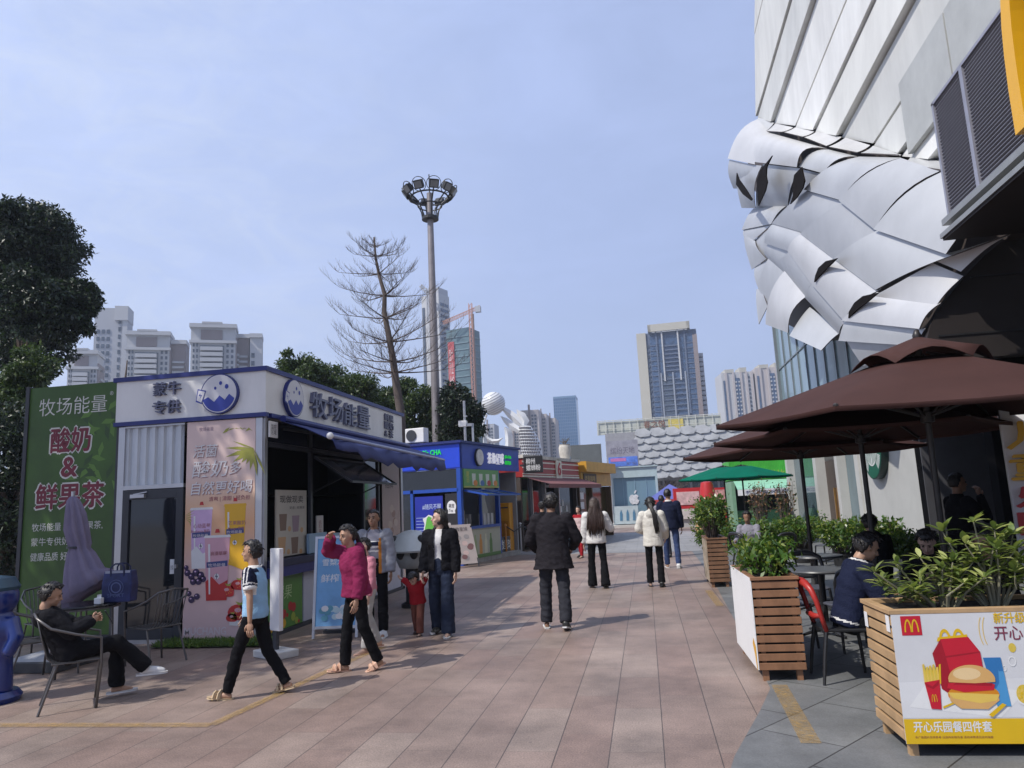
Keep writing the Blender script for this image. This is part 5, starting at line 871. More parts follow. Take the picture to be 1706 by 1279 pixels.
for k in range(10):
    t = 2*math.pi*k/10+.15; c, s = math.cos(t), math.sin(t); a = MB(); a.tube([(c*.34, s*.34, zc-.05), (c*.38, s*.38, zc+.25), (c*.55, s*.55, zr-.38), (c*.85, s*.85, zr-.14), (c*1.02, s*1.02, zr-.02)], .03, 6); a.build('arm', BK, LP)
    if True:
        Lr = Fr((c*1.04, s*1.04, zr+.14), (-s, c, 0), (c*.55, s*.55, .75)); f = MB(); f.box(-.19, .19, -.17, .17, -.1, .08, Lr); f.box(-.21, .21, -.19, .19, .08, .1, Lr); f = f.build('floodlight', BK, LP, bevel=.01); MB().box(-.16, .16, -.14, .14, .101, .106, Lr).build('lens', M('lens_grey', (.2, .2, .21), .2), f); MB().ring(0, 0, .30, .325, -.02, .01, Lr, n=24).build('guard_ring', BK, f)
# camera pole behind the blue kiosk
q = atY(773, 672, 27); o = thing('camera_pole', 'slim grey pole with a white junction box and cameras behind the blue tea kiosk', 'pole', (q.x, 27, 0)); MB().tube([(0, 0, 0), (0, 0, q.z+.1)], .05, 8).build('pole', ALU, o); zz = atY(773, 706, 27).z; MB().box(-.22, .08, -.1, .1, zz-.1, zz+.12).build('junction_box', WHITE, o); MB().box(.1, .3, -.08, .08, zz-.1, zz).beam((0, 0, q.z-.5), (.12, -.1, q.z-.5), .05, .05).beam((.3, 0, 0), (.3, 0, zz), .07, .07).build('camera', ALU, o)

# ================================================================== trees
BARK = M('bark', (.09, .065, .05), .9, var=.3, vs=4, bump=.4, bs=18); BARKL = M('bark_pale', (.095, .075, .066), .9, var=.25, vs=4, bump=.3, bs=18)
LFD = [leaf_mat('leaf_dark', (.010, .020, .012), .10), leaf_mat('leaf_mid', (.018, .034, .016), .12), leaf_mat('leaf_light', (.032, .058, .022), .15)]
LFM = [leaf_mat('leaf_green', (.030, .058, .016), .18), leaf_mat('leaf_green_mid', (.052, .085, .022), .2), leaf_mat('leaf_green_light', (.08, .115, .032), .22)]
def tree(label, px, pt, pb, hw, Y, seed, mats, ncl=60, nl=110, size=.22, group=None, deep=.7, bx=None, parts=None):
    c0 = atY(px, (pt+pb)/2, Y); rz = (atY(px, pt, Y).z-atY(px, pb, Y).z)/2; rx = hw*Y/F_PX*1.02; t = thing('tree', label, 'tree', (bx if bx is not None else c0.x, Y, 0), 0, group); ox = c0.x-t.location.x
    mb = MB(); rg = random.Random(seed); mb.tube([(0, 0, 0), (ox*.2+.1, 0, c0.z*.3), (ox*.6-.1, 0, c0.z*.65), (ox, 0, c0.z)], [.28, .24, .2, .1], 9)
    for k in range(7): a = rg.random()*6.3; mb.tube([(ox*.5, 0, c0.z*.55+.3*k/7), (ox+rx*.3*math.cos(a), rx*.3*math.sin(a), c0.z-.2*rz), (ox+rx*.75*math.cos(a), rx*.7*math.sin(a), c0.z+rz*.4*rg.uniform(-.6, 1))], [.1, .07, .02], 6)
    mb.build('trunk', BARK, t)
    P = crown_pts((ox, 0, c0.z), (rx*.86, rx*deep, rz*.86), ncl, nl, seed)
    for (x, y, p1, p2, hh) in (parts or []):
        c1 = atY(x, (p1+p2)/2, Y); r1 = (atY(x, p1, Y).z-atY(x, p2, Y).z)/2; P = np.concatenate([P, crown_pts((c1.x-t.location.x, y, c1.z), (hh*Y/F_PX, hh*Y/F_PX*.8, r1), ncl//2, nl, seed+int(x))])
    obj('crown', leaf_mesh('crown', P, size, mats, 2.2, .5, seed), t); return t
tree('large dark tree with drooping dense crown at the left edge behind the green billboard', 50, 330, 480, 122, 24, 11, LFD, 120, 330, .155, deep=.75, bx=atY(40, 700, 24).x, parts=[(95, -1, 455, 590, 75), (30, .5, 330, 520, 85), (20, 1, 480, 640, 70), (142, -.5, 470, 572, 40)])
tree('mid green bushy tree below the dark crown at the left edge', 45, 560, 760, 75, 19, 12, LFM, 70, 260, .12, deep=.6)
tree('dark shrubby tree filling the left edge beside the green billboard', 5, 640, 1000, 70, 15.5, 13, LFD, 70, 260, .11, deep=.6)
G_ = 'green trees behind the kiosks'
tree('fine leaved green tree rising right behind the white fascia', 500, 578, 700, 66, 29, 14, LFM, 80, 230, .14, G_); tree('green tree below the bare tree, left of its trunk', 585, 606, 740, 62, 31, 15, LFM, 70, 230, .14, G_)
tree('darker green tree between the bare trunk and the lamp mast', 685, 614, 760, 54, 32, 16, LFM, 70, 230, .14, G_); tree('dark green round tree right of the lamp mast, touching the striped sphere', 768, 622, 770, 42, 30, 17, LFD, 70, 240, .135, G_, parts=[(740, 1, 640, 760, 34)])
tree('broad green tree filling the gap behind the right end of the white fascia', 545, 596, 730, 60, 33, 19, LFM, 80, 230, .14, G_); tree('green tree spreading right of the bare trunk behind the kiosks', 630, 622, 760, 66, 34, 20, LFM, 80, 230, .14, G_)
tree('low green tree seen just above the blue tea kiosk roof', 640, 660, 760, 60, 33, 18, LFM, 50, 220, .14, G_)
# unseen tree placed outside the left of view to shade kiosk front and seats
shade = thing('tree', 'broad unseen tree left of the view, placed to shade kiosk front and seating', 'tree', (-12.5, 5.0, 0)); MB().tube([(0, 0, 0), (.2, 0, 3), (0, .2, 6), (0, 0, 9)], [.35, .3, .25, .1], 9).build('trunk', BARK, shade)
obj('crown', leaf_mesh('crown', np.concatenate([crown_pts((.8, .6, 9.0), (3.3, 3.2, 2.6), 80, 150, 21), crown_pts((1.8, 0.5, 8.2), (1.6, 2.2, 1.3), 20, 120, 22)]), .22, LFD, 2.2, .4, 5), shade)
# bare tree
def bare_tree(label, pts, Y, tiers, seed, name='bare_tree', r0=.17, twig=1.0):
    q = [atY(px, py, Y) for px, py in pts]; b0 = V((q[0].x+.05, Y, 0)); t = thing(name, label, 'tree', b0); q = [b0]+q; q = [p-b0 for p in q]; n = len(q)
    mb = MB(); mb.tube(q, [r0*(1-.9*i/(n-1))+.015 for i in range(n)], 8); mb.build('trunk', BARKL, t, smooth=True); rg = random.Random(seed); tw = MB()
    def at(h):
        for a, b in zip(q, q[1:]):
            if a.z <= h <= b.z: return a.lerp(b, (h-a.z)/(b.z-a.z))
        return q[-1]
    br = MB()
    def grow(p, d, ln, r, lev):
        m = 5; pts_ = [p]; 
        for i in range(m): d = (d+V((rg.gauss(0, .10), rg.gauss(0, .10), (.05, .09, .12)[lev]))).normalized(); p = p+d*ln/m; pts_.append(p)
        (br if lev == 0 else tw).tube(pts_, [r*(1-.8*i/m)+.0016 for i in range(m+1)], 5 if lev == 0 else 3, cap=False)
        if lev < 2:
            for i in range(1, m+1):
                for s in range(2 if lev == 0 else 3):
                    if rg.random() < .80:
                        sd = d.cross(V((0, 0, 1))).normalized()*rg.choice((-1, 1)); nd = (d*.75+sd*rg.uniform(.3, .9)+V((0, 0, rg.uniform(.0, .45)))).normalized(); grow(pts_[i], nd, ln*rg.uniform(.28, .5)*twig, r*.27, lev+1)
    top = q[-1].z
    for h, ln, cnt in tiers:
        a0 = rg.random()*6
        for k in range(cnt): a = a0+k*2*math.pi/cnt+rg.gauss(0, .25); grow(at(h), V((math.cos(a), math.sin(a), rg.uniform(-.08, .16))).normalized(), ln*rg.uniform(.8, 1.15), .015+.007*ln, 0)
    br.build('branch', BARKL, t, smooth=True); w_ = tw.build('twigs', BARKL, t); return t
Z = lambda py: atY(640, py, 26).z
bare_tree('tall bare tree with layered fine branches left of the lamp mast', [(668, 690), (660, 640), (655, 600), (648, 560), (640, 520), (641, 490), (632, 460), (626, 430), (623, 395)], 26, [(Z(622), 2.3, 6), (Z(604), 2.3, 5), (Z(570), 2.1, 6), (Z(530), 1.9, 6), (Z(492), 1.7, 6), (Z(455), 1.4, 6), (Z(425), 1.0, 6), (Z(408), .5, 5)], 7)
bare_tree('small leafless tree before the apartment blocks, at the white fascia\'s left end', [(206, 690), (208, 640), (212, 600)], 30, [(4.0, 1.4, 5), (5.2, 1.3, 5)], 9, r0=.10)
bare_tree('bare bushy tree between the pale blue store and the scaled far building', [(1108, 850), (1110, 830), (1112, 812)], 52, [(1.2, 1.6, 6), (2.0, 1.8, 7), (2.7, 1.2, 6)], 10, r0=.10)
# ================================================================== terrace: parasols, planters, tables, chairs
BRN = M('parasol_brown', (.060, .030, .027), .75, var=.12, vs=2, bump=.05, bs=25, spec=.08); BRND = M('parasol_pole', (.022, .018, .017), .4, var=.1)
GRN = M('parasol_green', (.0, .12, .075), .8, var=.12, vs=2, spec=.08)
def parasol(label, loc, rz, rad, zr, zt, mats, group, name='parasol', sides=8, vent=True, lean=0.0, polez=.0, tilt=0.0):
    o = thing(name, label, 'parasol', loc, rz, group); o.rotation_euler = (lean, 0, rz); mb = MB(); n = sides; ns = 7
    pr = lambda k: 2*math.pi*k/n
    def pt(k, f, t=0.0):     # f 0 centre .. 1 rim, t across the panel
        a, b = V((math.cos(pr(k)), math.sin(pr(k)), 0)), V((math.cos(pr(k+1)), math.sin(pr(k+1)), 0)); p = (a*(1-t)+b*t)*rad*f; sag = .012*rad*f*math.sin(math.pi*t)
        return V((p.x, p.y, zt+(zr-zt)*f-sag*f))
    f0 = .20
    for k in range(n):
        for i in range(ns):
            for j in range(4):
                fa, fb = f0+(1-f0)*i/ns, f0+(1-f0)*(i+1)/ns; mb.add([pt(k, fa, j/4), pt(k, fb, j/4), pt(k, fb, (j+1)/4), pt(k, fa, (j+1)/4)], [(0, 1, 2, 3)])
        for j in range(4):
            p, q = pt(k, 1, j/4), pt(k, 1, (j+1)/4); mb.add([p, q, q+V((0, 0, -.04)), p+V((0, 0, -.04))], [(0, 3, 2, 1)])
    cn = mb.build('canopy', mats[0], o, smooth=24, weld=True); cn.modifiers.new('t', 'SOLIDIFY').thickness = .006
    if vent:
        mb = MB(); r1 = .32*rad
        for k in range(n):
            for j in range(6):
                t0, t1 = j/6, (j+1)/6
                def vp(t, f): a, b = V((math.cos(pr(k)), math.sin(pr(k)), 0)), V((math.cos(pr(k+1)), math.sin(pr(k+1)), 0)); p = (a*(1-t)+b*t)*r1*f; return V((p.x, p.y, zt+.11+(zr-zt)*.32*f+(.12*math.sin(math.pi*t)-.10)*f*f))
                for f in (0, 1, 2): mb.add([vp(t0, f/3), vp(t0, (f+1)/3), vp(t1, (f+1)/3), vp(t1, f/3)], [(0, 1, 2, 3)])
        v = mb.build('vent_cap', mats[0], cn, smooth=24, weld=True); v.modifiers.new('t', 'SOLIDIFY').thickness = .006
    MB().lathe([(0, zt+.05), (.035, zt+.06), (.04, zt+.12), (.02, zt+.17), (0, zt+.18)], n=12).build('finial', mats[1], o, smooth=True)
    MB().lathe([(0, polez), (.028, polez), (.028, zt-.02), (0, zt-.02)], n=12).lathe([(.028, zr-.12), (.06, zr-.11), (.06, zr-.02), (.028, zr-.01)], n=12).build('pole', mats[1], o, smooth=40)
    for k in range(n):
        a, b = pt(k, .05), pt(k, .99); MB().beam(a-V((0, 0, .03)), b-V((0, 0, .02)), .02, .025).beam(V((.03*math.cos(pr(k)), .03*math.sin(pr(k)), zr-.06)), pt(k, .5)-V((0, 0, .03)), .015, .02).ell(b, (.022, .022, .018), nu=8, nv=5).build('rib', mats[1], o)
    MB().lathe([(0, 0), (.27, 0), (.27, .05), (.05, .08), (.045, .35), (.03, .36), (0, .36)], n=20).build('base', M('base_grey', (.05, .05, .052), .6), o, smooth=40)
    return o
parasol('nearest and largest brown parasol, over the men seated behind the white drink advert planter', (2.65, 7.5, 0), R(-8), 1.90, 2.34, 2.93, (BRN, BRND), 'brown parasols on the terrace', sides=6, lean=R(2.2))
parasol('second brown parasol from the camera, whose pole stands behind the seated man in black', (2.55, 9.3, 0), R(-10), 1.68, 2.29, 2.79, (BRN, BRND), 'brown parasols on the terrace', sides=6)
parasol('farthest brown parasol, whose pole rises between the empty round tables', (2.42, 12.1, 0), R(-6), 1.78, 2.26, 2.80, (BRN, BRND), 'brown parasols on the terrace', sides=6)
for lab, px, py, Y in [('green parasol standing nearer, on the right of the green pair', 1233, 790, 26.5), ('green parasol standing farther back, on the left of the green pair', 1203, 793, 29.5)]:
    p = atY(px+3, py, Y); parasol(lab, (p.x, Y, 0), R(10), 1.75, atY(1200, 796, Y).z-.02, atY(1240, 772, Y).z, (GRN, BRND), 'green parasols', sides=8, vent=False)
# closed lilac parasol at left
LIL = M('parasol_lilac', (.20, .175, .25), .8, var=.15, vs=3, bump=.05, bs=30, spec=.1); q0, q1 = atY(117, 800, 8.55), atY(150, 985, 8.55); o = thing('parasol', 'closed lilac grey parasol tied round its pole in front of the green billboard', 'parasol', (q1.x-.10, 8.55, 0)); bx = q0.x-(q1.x-.10)
mb = MB(); rings = []; nf = 40
for z, r_, sx in [(2.02, .03, 0), (1.96, .07, 0), (1.8, .10, .01), (1.6, .115, .0), (1.42, .10, .02), (1.36, .085, .02), (1.30, .11, .03), (1.1, .15, .05), (.95, .18, .075), (.82, .205, .10)]:
    f = (2.02-z)/1.2; rings.append([V((bx*(1-f)*.8+sx*1.1+(r_*(1+.24*math.cos(8*t+z*2))*math.cos(t))*(1+.5*f), r_*(1+.24*math.cos(8*t+z*2))*math.sin(t), z+(.16*f*(-math.cos(t)*-1) if z < 1.0 else 0)*1.0)) for t in [2*math.pi*k/nf for k in range(nf)]])
mb.loft(rings); mb.build('canopy', LIL, o, smooth=True); MB().tube([(bx*.8, 0, .2), (bx*.8, 0, 2.08)], .022, 8).build('pole', ALU, o); MB().ring(bx*.5+.01, 0, .095, .115, 1.36, 1.385, WORLD, n=20).build('tie_strap', CHAR, o)
BASEB = M('base_dark', (.045, .048, .055), .6, var=.2); b = MB().box(-.42, .42, -.36, .36, 0, .12).build('base', BASEB, o, bevel=.01); b.location = (-.05, -.45, 0); b = MB().add([(-.38, -.32, .121), (.38, -.32, .121), (.38, .32, .13), (-.38, .32, .13), (-.05, 0, .19), (.08, .02, .19)], [(0, 1, 5, 4), (1, 2, 5), (2, 3, 4, 5), (3, 0, 4)]).build('cover', M('base_light', (.35, .36, .38), .6, var=.2), o); b.location = (-.05, -.45, 0)

# planters
WOODR = M('slat_wood_reddish', (.23, .115, .06), .6, var=.3, vs=5, streak=.5); WOODP = M('slat_wood_pale', (.42, .27, .14), .6, var=.22, vs=5); SOIL = M('soil', (.03, .022, .016), .95, var=.4, vs=20, bump=.6, bs=40)
def planter(label, base, ux, w_, l_, h_, wood, panel=None, group='wooden planter boxes along the walkway', nsl=10, name='planter_box'):
    o = wthing(name, label, 'planter', base, group); F = Fr(base, ux); D = -F.n      # F.n faces the camera; the box runs back along D
    SF = Fr(F.p(0, 0, -l_), F.n); RFr = Fr(F.p(w_, 0, 0), D); z0 = .09; sh = (h_-z0-.03)/nsl
    for fr, a1, nm in ((F, w_, 'f'), (SF, l_, 's'), (RFr, l_, 'r')):
        for k in range(nsl):
            jz = .0015*((k*7) % 3); MB().box(.0 if nm == 'f' else .012, a1 if nm == 'f' else a1-.012, z0+k*sh+.008, z0+(k+1)*sh-.010, -.022, .0-jz, fr).build('slat', wood, o, bevel=.003)
    MB().box(.03, w_-.03, z0, h_-.03, -l_+.03, -.03, F).build('liner', M('liner_dark', (.02, .018, .017), .9), o)
    mb = MB(); t = .045
    mb.box(-.012, w_+.012, h_-.028, h_, -t, .012, F).box(-.012, w_+.012, h_-.028, h_, -l_-.012, -l_+t, F).box(-.012, t, h_-.029, h_-.001, -l_+t, -t, F).box(w_-t, w_+.012, h_-.029, h_-.001, -l_+t, -t, F); mb.build('rim', wood, o, bevel=.003)
    MB().box(.045, w_-.045, h_-.06, h_-.05, -l_+.05, -.05, F).build('soil', SOIL, o)
    for a in (.03, w_-.08):
        for c in (-.08, -l_+.03): MB().box(a, a+.05, 0, z0, c, c+.05, F).build('foot', wood, o)
    for a in (.03, w_-.07): MB().box(a, a+.04, z0, h_-.03, -.05, -.023, F).build('corner_post', wood, o)
    return o, F, SF, l_
P1 = G(1268, 1136); o, F, SF, l_ = planter('slatted brown planter with a plain white board on its street side and a leafy shrub', P1, (1, .02, 0), .40, 1.30, .90, WOODR)
b = MB().box(.0, l_-.0, .10, .895, .004, .016, SF).build('side_board', M('board_white', (.80, .80, .80), .5, var=.04), o); MB().box(l_-.012, l_+.001, .10, .30, .0165, .019, SF).flat([(l_-.03, .11), (l_-.001, .11), (l_-.001, .3), (l_-.10, .36), (l_-.16, .30), (l_-.08, .22)], .018, SF).build('tape_patch', YELL, b)
P2_ = G(1184, 979); o2, F2, SF2, l2_ = planter('slatted brown planter with weathered bare street side and a bushy green shrub', P2_, (1, 0, 0), .36, 1.15, .88, M('slat_wood_dark', (.19, .10, .055), .6, var=.3, vs=5))
mb = MB(); mb.box(.02, l2_-.02, .1, .85, -.001, .006, SF2); mb.build('side_board', M('board_peeled', (.33, .27, .2), .8, var=.6, vs=6), o2)
P3 = V((1.47, 5.19, 0)); u3 = V((.985, .03, 0)); o3, F3, SF3, l3_ = planter('pale slatted planter with a big printed meal advert facing the camera at the bottom right', P3, u3, 2.3, .55, .88, WOODP)
# the printed advert
AD = MB().box(.0, 2.3, .085, .875, .004, .010, F3).build('advert_board', P2('ad_paper', (.60, .60, .62), .25), o3); AF3 = F3.shift(0, .085, .0105); AFB = F3.shift(-.135, .085, .0105); AF3.u = AF3.u*.72; AFB.u = AFB.u*.95; H_ = .79; m = MB(); C = .0012
adp = [P2('ad_yellow', (.66, .42, .012), .3), P2('ad_red', (.50, .012, .03), .3), P2('ad_dark_red', (.33, .008, .02), .3), P2('ad_bun', (.62, .36, .13), .3), P2('ad_bun_light', (.72, .52, .28), .3), P2('ad_patty', (.60, .22, .015), .3), P2('ad_blue', (.07, .28, .55), .3), P2('ad_white', (.70, .70, .70), .3), P2('ad_corn', (.62, .46, .07), .3), P2('ad_grey', (.48, .48, .49), .3), P2('ad_fry', (.70, .48, .10), .3), P2('ad_blue_dark', (.03, .16, .40), .3), P2('ad_pale', (.64, .64, .655), .3)]
def arcp(cx, cy, rx, ry, t0, t1, wd, n=14): 
    o_ = poly_ell(cx, cy, rx, ry, n, t0, t1); i_ = poly_ell(cx, cy, rx-wd, ry-wd, n, t0, t1)[::-1]; return o_+i_
def strip(pts_o, c, mi):       # a curved band as quads
    n = len(pts_o)//2; a = pts_o[:n]; b = pts_o[n:][::-1]
    for i in range(n-1): m.flat([a[i], a[i+1], b[i+1], b[i]], c, AF3, mi)
m.flat([(0, 0), (2.3, 0), (2.3, .145), (0, .145)], C, AF3, 0); m.flat([(.0, .15), (2.3, .15), (2.3, .40), (0, .36)], C*.5, AF3, 12); m.flat([(.06, .215), (.78, .15), (1.0, .3), (.25, .38)], C, AF3, 7)
m.flat([(.075, .64), (.24, .64), (.24, .757), (.075, .757)], C, AF3, 1)
def Marc(cx, b, w_, h_, c, t=.16):
    for s_ in (-1, 1): strip(arcp(cx+s_*w_*.24, b, w_*.26, h_, 0, math.pi, w_*t*.62), c, 0)
Marc(.158, .66, .12, .078, C*2)
for cx in (.42, .53): strip(arcp(cx, .60, .05, .075, 0, math.pi, .020), C*2, 0)
m.flat([(.35, .60), (.60, .62), (.60, .64), (.36, .625)], C*2.2, AF3, 0)
m.flat([(.30, .53), (.38, .615), (.605, .625), (.685, .535), (.40, .51)], C*3, AF3, 1); m.flat([(.405, .51), (.685, .535), (.70, .28), (.45, .26)], C*3, AF3, 1); m.flat([(.30, .53), (.405, .51), (.45, .26), (.34, .32)], C*3, AF3, 2); m.flat([(.30, .53), (.38, .615), (.405, .51)], C*3.2, AF3, 2); m.flat([(.40, .513), (.685, .538), (.685, .530), (.40, .503)], C*3.4, AF3, 2)
strip(arcp(.565, .425, .095, .085, R(200), R(345), .018), C*4, 0); m.flat([(.455, .41), (.485, .425), (.48, .435), (.45, .42)], C*4.2, AF3, 0); m.flat([(.645, .42), (.675, .435), (.67, .445), (.64, .43)], C*4.2, AF3, 0)
m.flat([(.205, .36), (.33, .375), (.315, .20), (.235, .205)], C*4, AF3, 1); m.flat([(.205, .36), (.265, .335), (.33, .375), (.315, .345), (.27, .32), (.22, .335)], C*4.3, AF3, 2)
for k in range(14): a = .205+.009*k; m.flat([(a, .35), (a+.016, .35), (a+.016+.02*math.sin(k*2.1), .47-.02*abs(math.sin(k*1.7))), (a+.02*math.sin(k*2.1), .465-.02*abs(math.sin(k*1.7)))], C*(3.6+.03*k), AF3, (10, 0, 8)[k % 3])
Marc(.268, .245, .045, .045, C*5)
m.flat([(.70, .50), (.84, .50), (.87, .215), (.76, .215)], C*3, AF3, 6); m.flat([(.70, .50), (.80, .50), (.81, .45), (.80, .35), (.75, .30)], C*3.2, AF3, 11); m.flat([(.80, .5), (.84, .5), (.845, .42), (.81, .42)], C*3.4, AF3, 11)
m.flat(poly_ell(.585, .285, .155, .065, 24), C*5, AFB, 5); m.flat([(.44, .25), (.50, .205), (.66, .20), (.735, .25), (.73, .285), (.44, .29)], C*5.2, AFB, 3); m.flat([(.43, .30), (.74, .285), (.72, .25), (.62, .235), (.46, .265)], C*5.4, AFB, 10)
m.flat([(.43, .325), (.53, .30), (.71, .31), (.72, .345), (.58, .36), (.44, .355)], C*5.8, AFB, 1); m.flat([(.47, .345), (.70, .335), (.71, .35), (.5, .365)], C*6, AFB, 2)
m.flat([(.445, .36)]+poly_ell(.585, .372, .142, .088, 20, R(172), R(5))+[(.725, .358), (.60, .352)], C*6.4, AFB, 3); m.flat(poly_ell(.56, .408, .085, .036, 16), C*6.6, AFB, 4)
m.flat(poly_ell(.985, .255, .062, .035, 20), C*3, AF3, 7); m.flat(poly_ell(.985, .285, .062, .055, 20), C*3.4, AF3, 8)
rr_ = random.Random(4); [m.flat(poly_ell(.985+rr_.uniform(-.05, .05), .285+rr_.uniform(-.045, .045), .009, .009, 6), C*(3.6+.02*k), AF3, 0 if k % 2 else 10) for k in range(36)]
m.flat([(.68, .168), (.80, .235), (.83, .225), (.71, .155)], C*6.8, AF3, 0); m.flat([(.33, .205), (.43, .235), (.425, .245), (.33, .218)], C*4, AF3, 0)
for cx, cy, r_ in ((.93, .475, .03), (.86, .435, .018)): m.ring(cx, cy, r_*.75, r_, C, C*1.4, AF3, 7, n=20)
m.flat(poly_ell(.945, .555, .03, .028, 16), C, AF3, 8); m.flat(poly_ell(1.09, .545, .045, .05, 20), C, AF3, 1)
for k in range(2): strip(arcp(.78-.03*k, .655, .05, .10, R(120), R(235), .006), C, 10)
m.build('picture', adp, AD)
s = MB(); letters(s, AF3, '开心乐园餐四件套', .075, .068, .62, .062, 0, C*2, 0, .03); s.build('lettering', adp[7], AD)
s = MB(); letters(s, AF3, '本广告图片仅供参考 以店内实物为准 活动详情请见店内海报', .075, .032, .62, .014, 0, C*2); letters(s, AF3, '开心乐', .82, .60, .34, .085, 0, C*2, 0, .012); s.build('lettering', P2('ad_plum', (.20, .03, .06), .3), AD)
s = MB(); letters(s, AF3, '新升级', .83, .70, .25, .065, 0, C*2, 0, .025); s.build('lettering', adp[0], AD)
b = MB().box(.03, .09, .70, .80, .003, .006, Fr(F3.p(0, 0, -.55), F3.n)).box(.47, .53, .74, .84, .003, .006, Fr(F3.p(0, 0, -.55), F3.n)).build('tape_patch', WHITE, o3)
# shrubs: stems + leaves
def shrub(label, base, rad, h_, nleaf, size, mats, seed, group=None, stems=14, aspect=2.4, name='shrub', z0=0.0, square=False):
    o = thing(name, label, 'plant', base, 0, group); rg = random.Random(seed); mb = MB(); pts = []
    for k in range(stems):
        a = rg.random()*6.3; r_ = rad[0]*rg.random()**.6; r2 = rad[1]*rg.random()**.6; tip = V((r_*math.cos(a), r2*math.sin(a), h_*rg.uniform(.65, 1.05))); st = V((tip.x*.25, tip.y*.3, z0)); mid = st.lerp(tip, .5)+V((tip.x*.12, tip.y*.12, rg.uniform(-.05, .05))); mb.tube([st, mid, tip], [.012, .009, .004], 5)
        for j in range(max(3, nleaf//stems)):
            t = rg.uniform(.35, 1.02)**.7; p = (st.lerp(mid, t*2) if t < .5 else mid.lerp(tip, t*2-1)); pts.append((p.x+rg.gauss(0, .05+rad[0]*.10), p.y+rg.gauss(0, .05+rad[1]*.10), p.z+rg.gauss(0, .045)))
    mb.build('stem', BARKL, o); obj('foliage', leaf_mesh('foliage', np.array(pts), size, mats, aspect, -.35, seed, up=.5), o); return o
LFP = [leaf_mat('leaf_shrub', (.05, .11, .02), .25, .35), leaf_mat('leaf_shrub_mid', (.085, .15, .025), .3, .35), leaf_mat('leaf_shrub_light', (.20, .25, .05), .3, .35)]
LFO = [leaf_mat('leaf_olive', (.12, .17, .05), .25, .35), leaf_mat('leaf_olive_mid', (.22, .27, .08), .3, .35), leaf_mat('leaf_olive_light', (.42, .45, .18), .3, .35)]
shrub('leafy green shrub growing in the planter with the plain white board', P1+V((.2, .55, .84)), (.20, .5), .33, 1600, .075, LFP, 31, 'shrubs in the planter boxes', 40, 2.6)
shrub('bushy green shrub in the weathered planter near the man in the navy blazer', P2_+V((.15, .6, .82)), (.27, .5), .78, 3600, .07, LFP, 32, 'shrubs in the planter boxes', 46, 2.0)
# branching broad-leaved plants in the advert planter: whorls of leaves at branch ends
def tipsfor(rg, n, rx, h0, h1): return [(rg.uniform(-rx, rx), rg.uniform(-.16, .16), rg.uniform(h0, h1)) for _ in range(n)]
rg = random.Random(77)
def whorl_plant(label, base, tips, size, mats, seed, group):
    o = thing('broadleaf_plant', label, 'plant', base, 0, group); rg = random.Random(seed); mb = MB(); lv = MB()
    for tx, ty, tz in tips:
        tip = V((tx, ty, tz)); st = V((tx*.12, ty*.12, -.04)); mid = st.lerp(tip, .55)+V((rg.gauss(0, .03), rg.gauss(0, .02), .02)); mb.tube([st, mid, tip], [.011, .008, .004], 6)
        for base_, k0, sc in ((tip, 8, 1.0), (mid.lerp(tip, .65), 6, .9), (mid.lerp(tip, .3), 5, .8), (mid, 4, .7)):
            for k in range(k0):
                a = k*2.4+rg.random(); el = rg.uniform(.1, 1.1) if base_ is tip else rg.uniform(-.2, .7); d = V((math.cos(a)*math.cos(el), math.sin(a)*math.cos(el), math.sin(el))); s_ = d.cross(V((0, 0, 1))).normalized(); n_ = s_.cross(d); L_ = size*sc*rg.uniform(.7, 1.2); w_ = L_*.19; p0 = base_+d*.012; rows = []
                for f, ww in ((0, .15), (.25, .8), (.5, 1), (.75, .75), (1, .05)): c_ = p0+d*L_*f-n_*L_*.25*f*f; rows.append((c_-s_*w_*ww+n_*w_*.25*ww, c_, c_+s_*w_*ww+n_*w_*.25*ww))
                mi = rg.choice((0, 0, 1, 1, 2)); 
                for r0_, r1_ in zip(rows, rows[1:]): lv.add([*r0_, *r1_], [(0, 1, 4, 3), (1, 2, 5, 4)], mi)
    mb.build('stem', M('stem_pale', (.2, .19, .13), .8), o); lv.build('foliage', mats, o, smooth=True)
bz = .83; GP = 'broad leaved plants in the advert planter'
def tipsfor(rg, n, rx, h0, h1): return [(rg.uniform(-rx, rx), rg.uniform(-.16, .16), rg.uniform(h0, h1)) for _ in range(n)]
rg = random.Random(77)
whorl_plant('broad leaved plant leaning left at the left end of the advert planter', P3+V((.42, .28, bz)), [(-.42, -.05, .26), (-.34, .05, .18), (-.25, .02, .30), (-.15, -.08, .22), (-.08, .08, .33), (.02, 0, .26), (.08, .06, .3), (-.3, -.1, .12), (.1, -.1, .18), (-.12, .1, .12)]+tipsfor(rg, 9, .34, .10, .34), .095, LFO, 41, GP)
whorl_plant('tallest broad leaved plant, in the middle of the advert planter', P3+V((.74, .3, bz)), [(-.06, 0, .56), (.08, .05, .50), (-.15, -.05, .42), (.02, -.08, .38), (.16, 0, .36), (-.1, .1, .3), (.1, -.1, .24), (.2, .08, .46), (-.2, 0, .22)]+tipsfor(rg, 9, .26, .18, .50), .105, LFO, 42, GP)
whorl_plant('yellowish broad leaved plant at the right end of the advert planter', P3+V((1.13, .28, bz)), [(-.12, 0, .40), (.0, .05, .44), (.12, -.03, .38), (-.05, -.1, .28), (.2, 0, .42), (.28, .05, .3), (-.2, .05, .3), (.1, .1, .2), (.02, -.12, .16)]+tipsfor(rg, 10, .30, .14, .44), .10, LFO, 43, GP)
whorl_plant('broad leaved plant cut off by the right border of the photo in the advert planter', P3+V((1.55, .28, bz)), tipsfor(rg, 18, .3, .15, .48), .10, LFO, 44, GP)
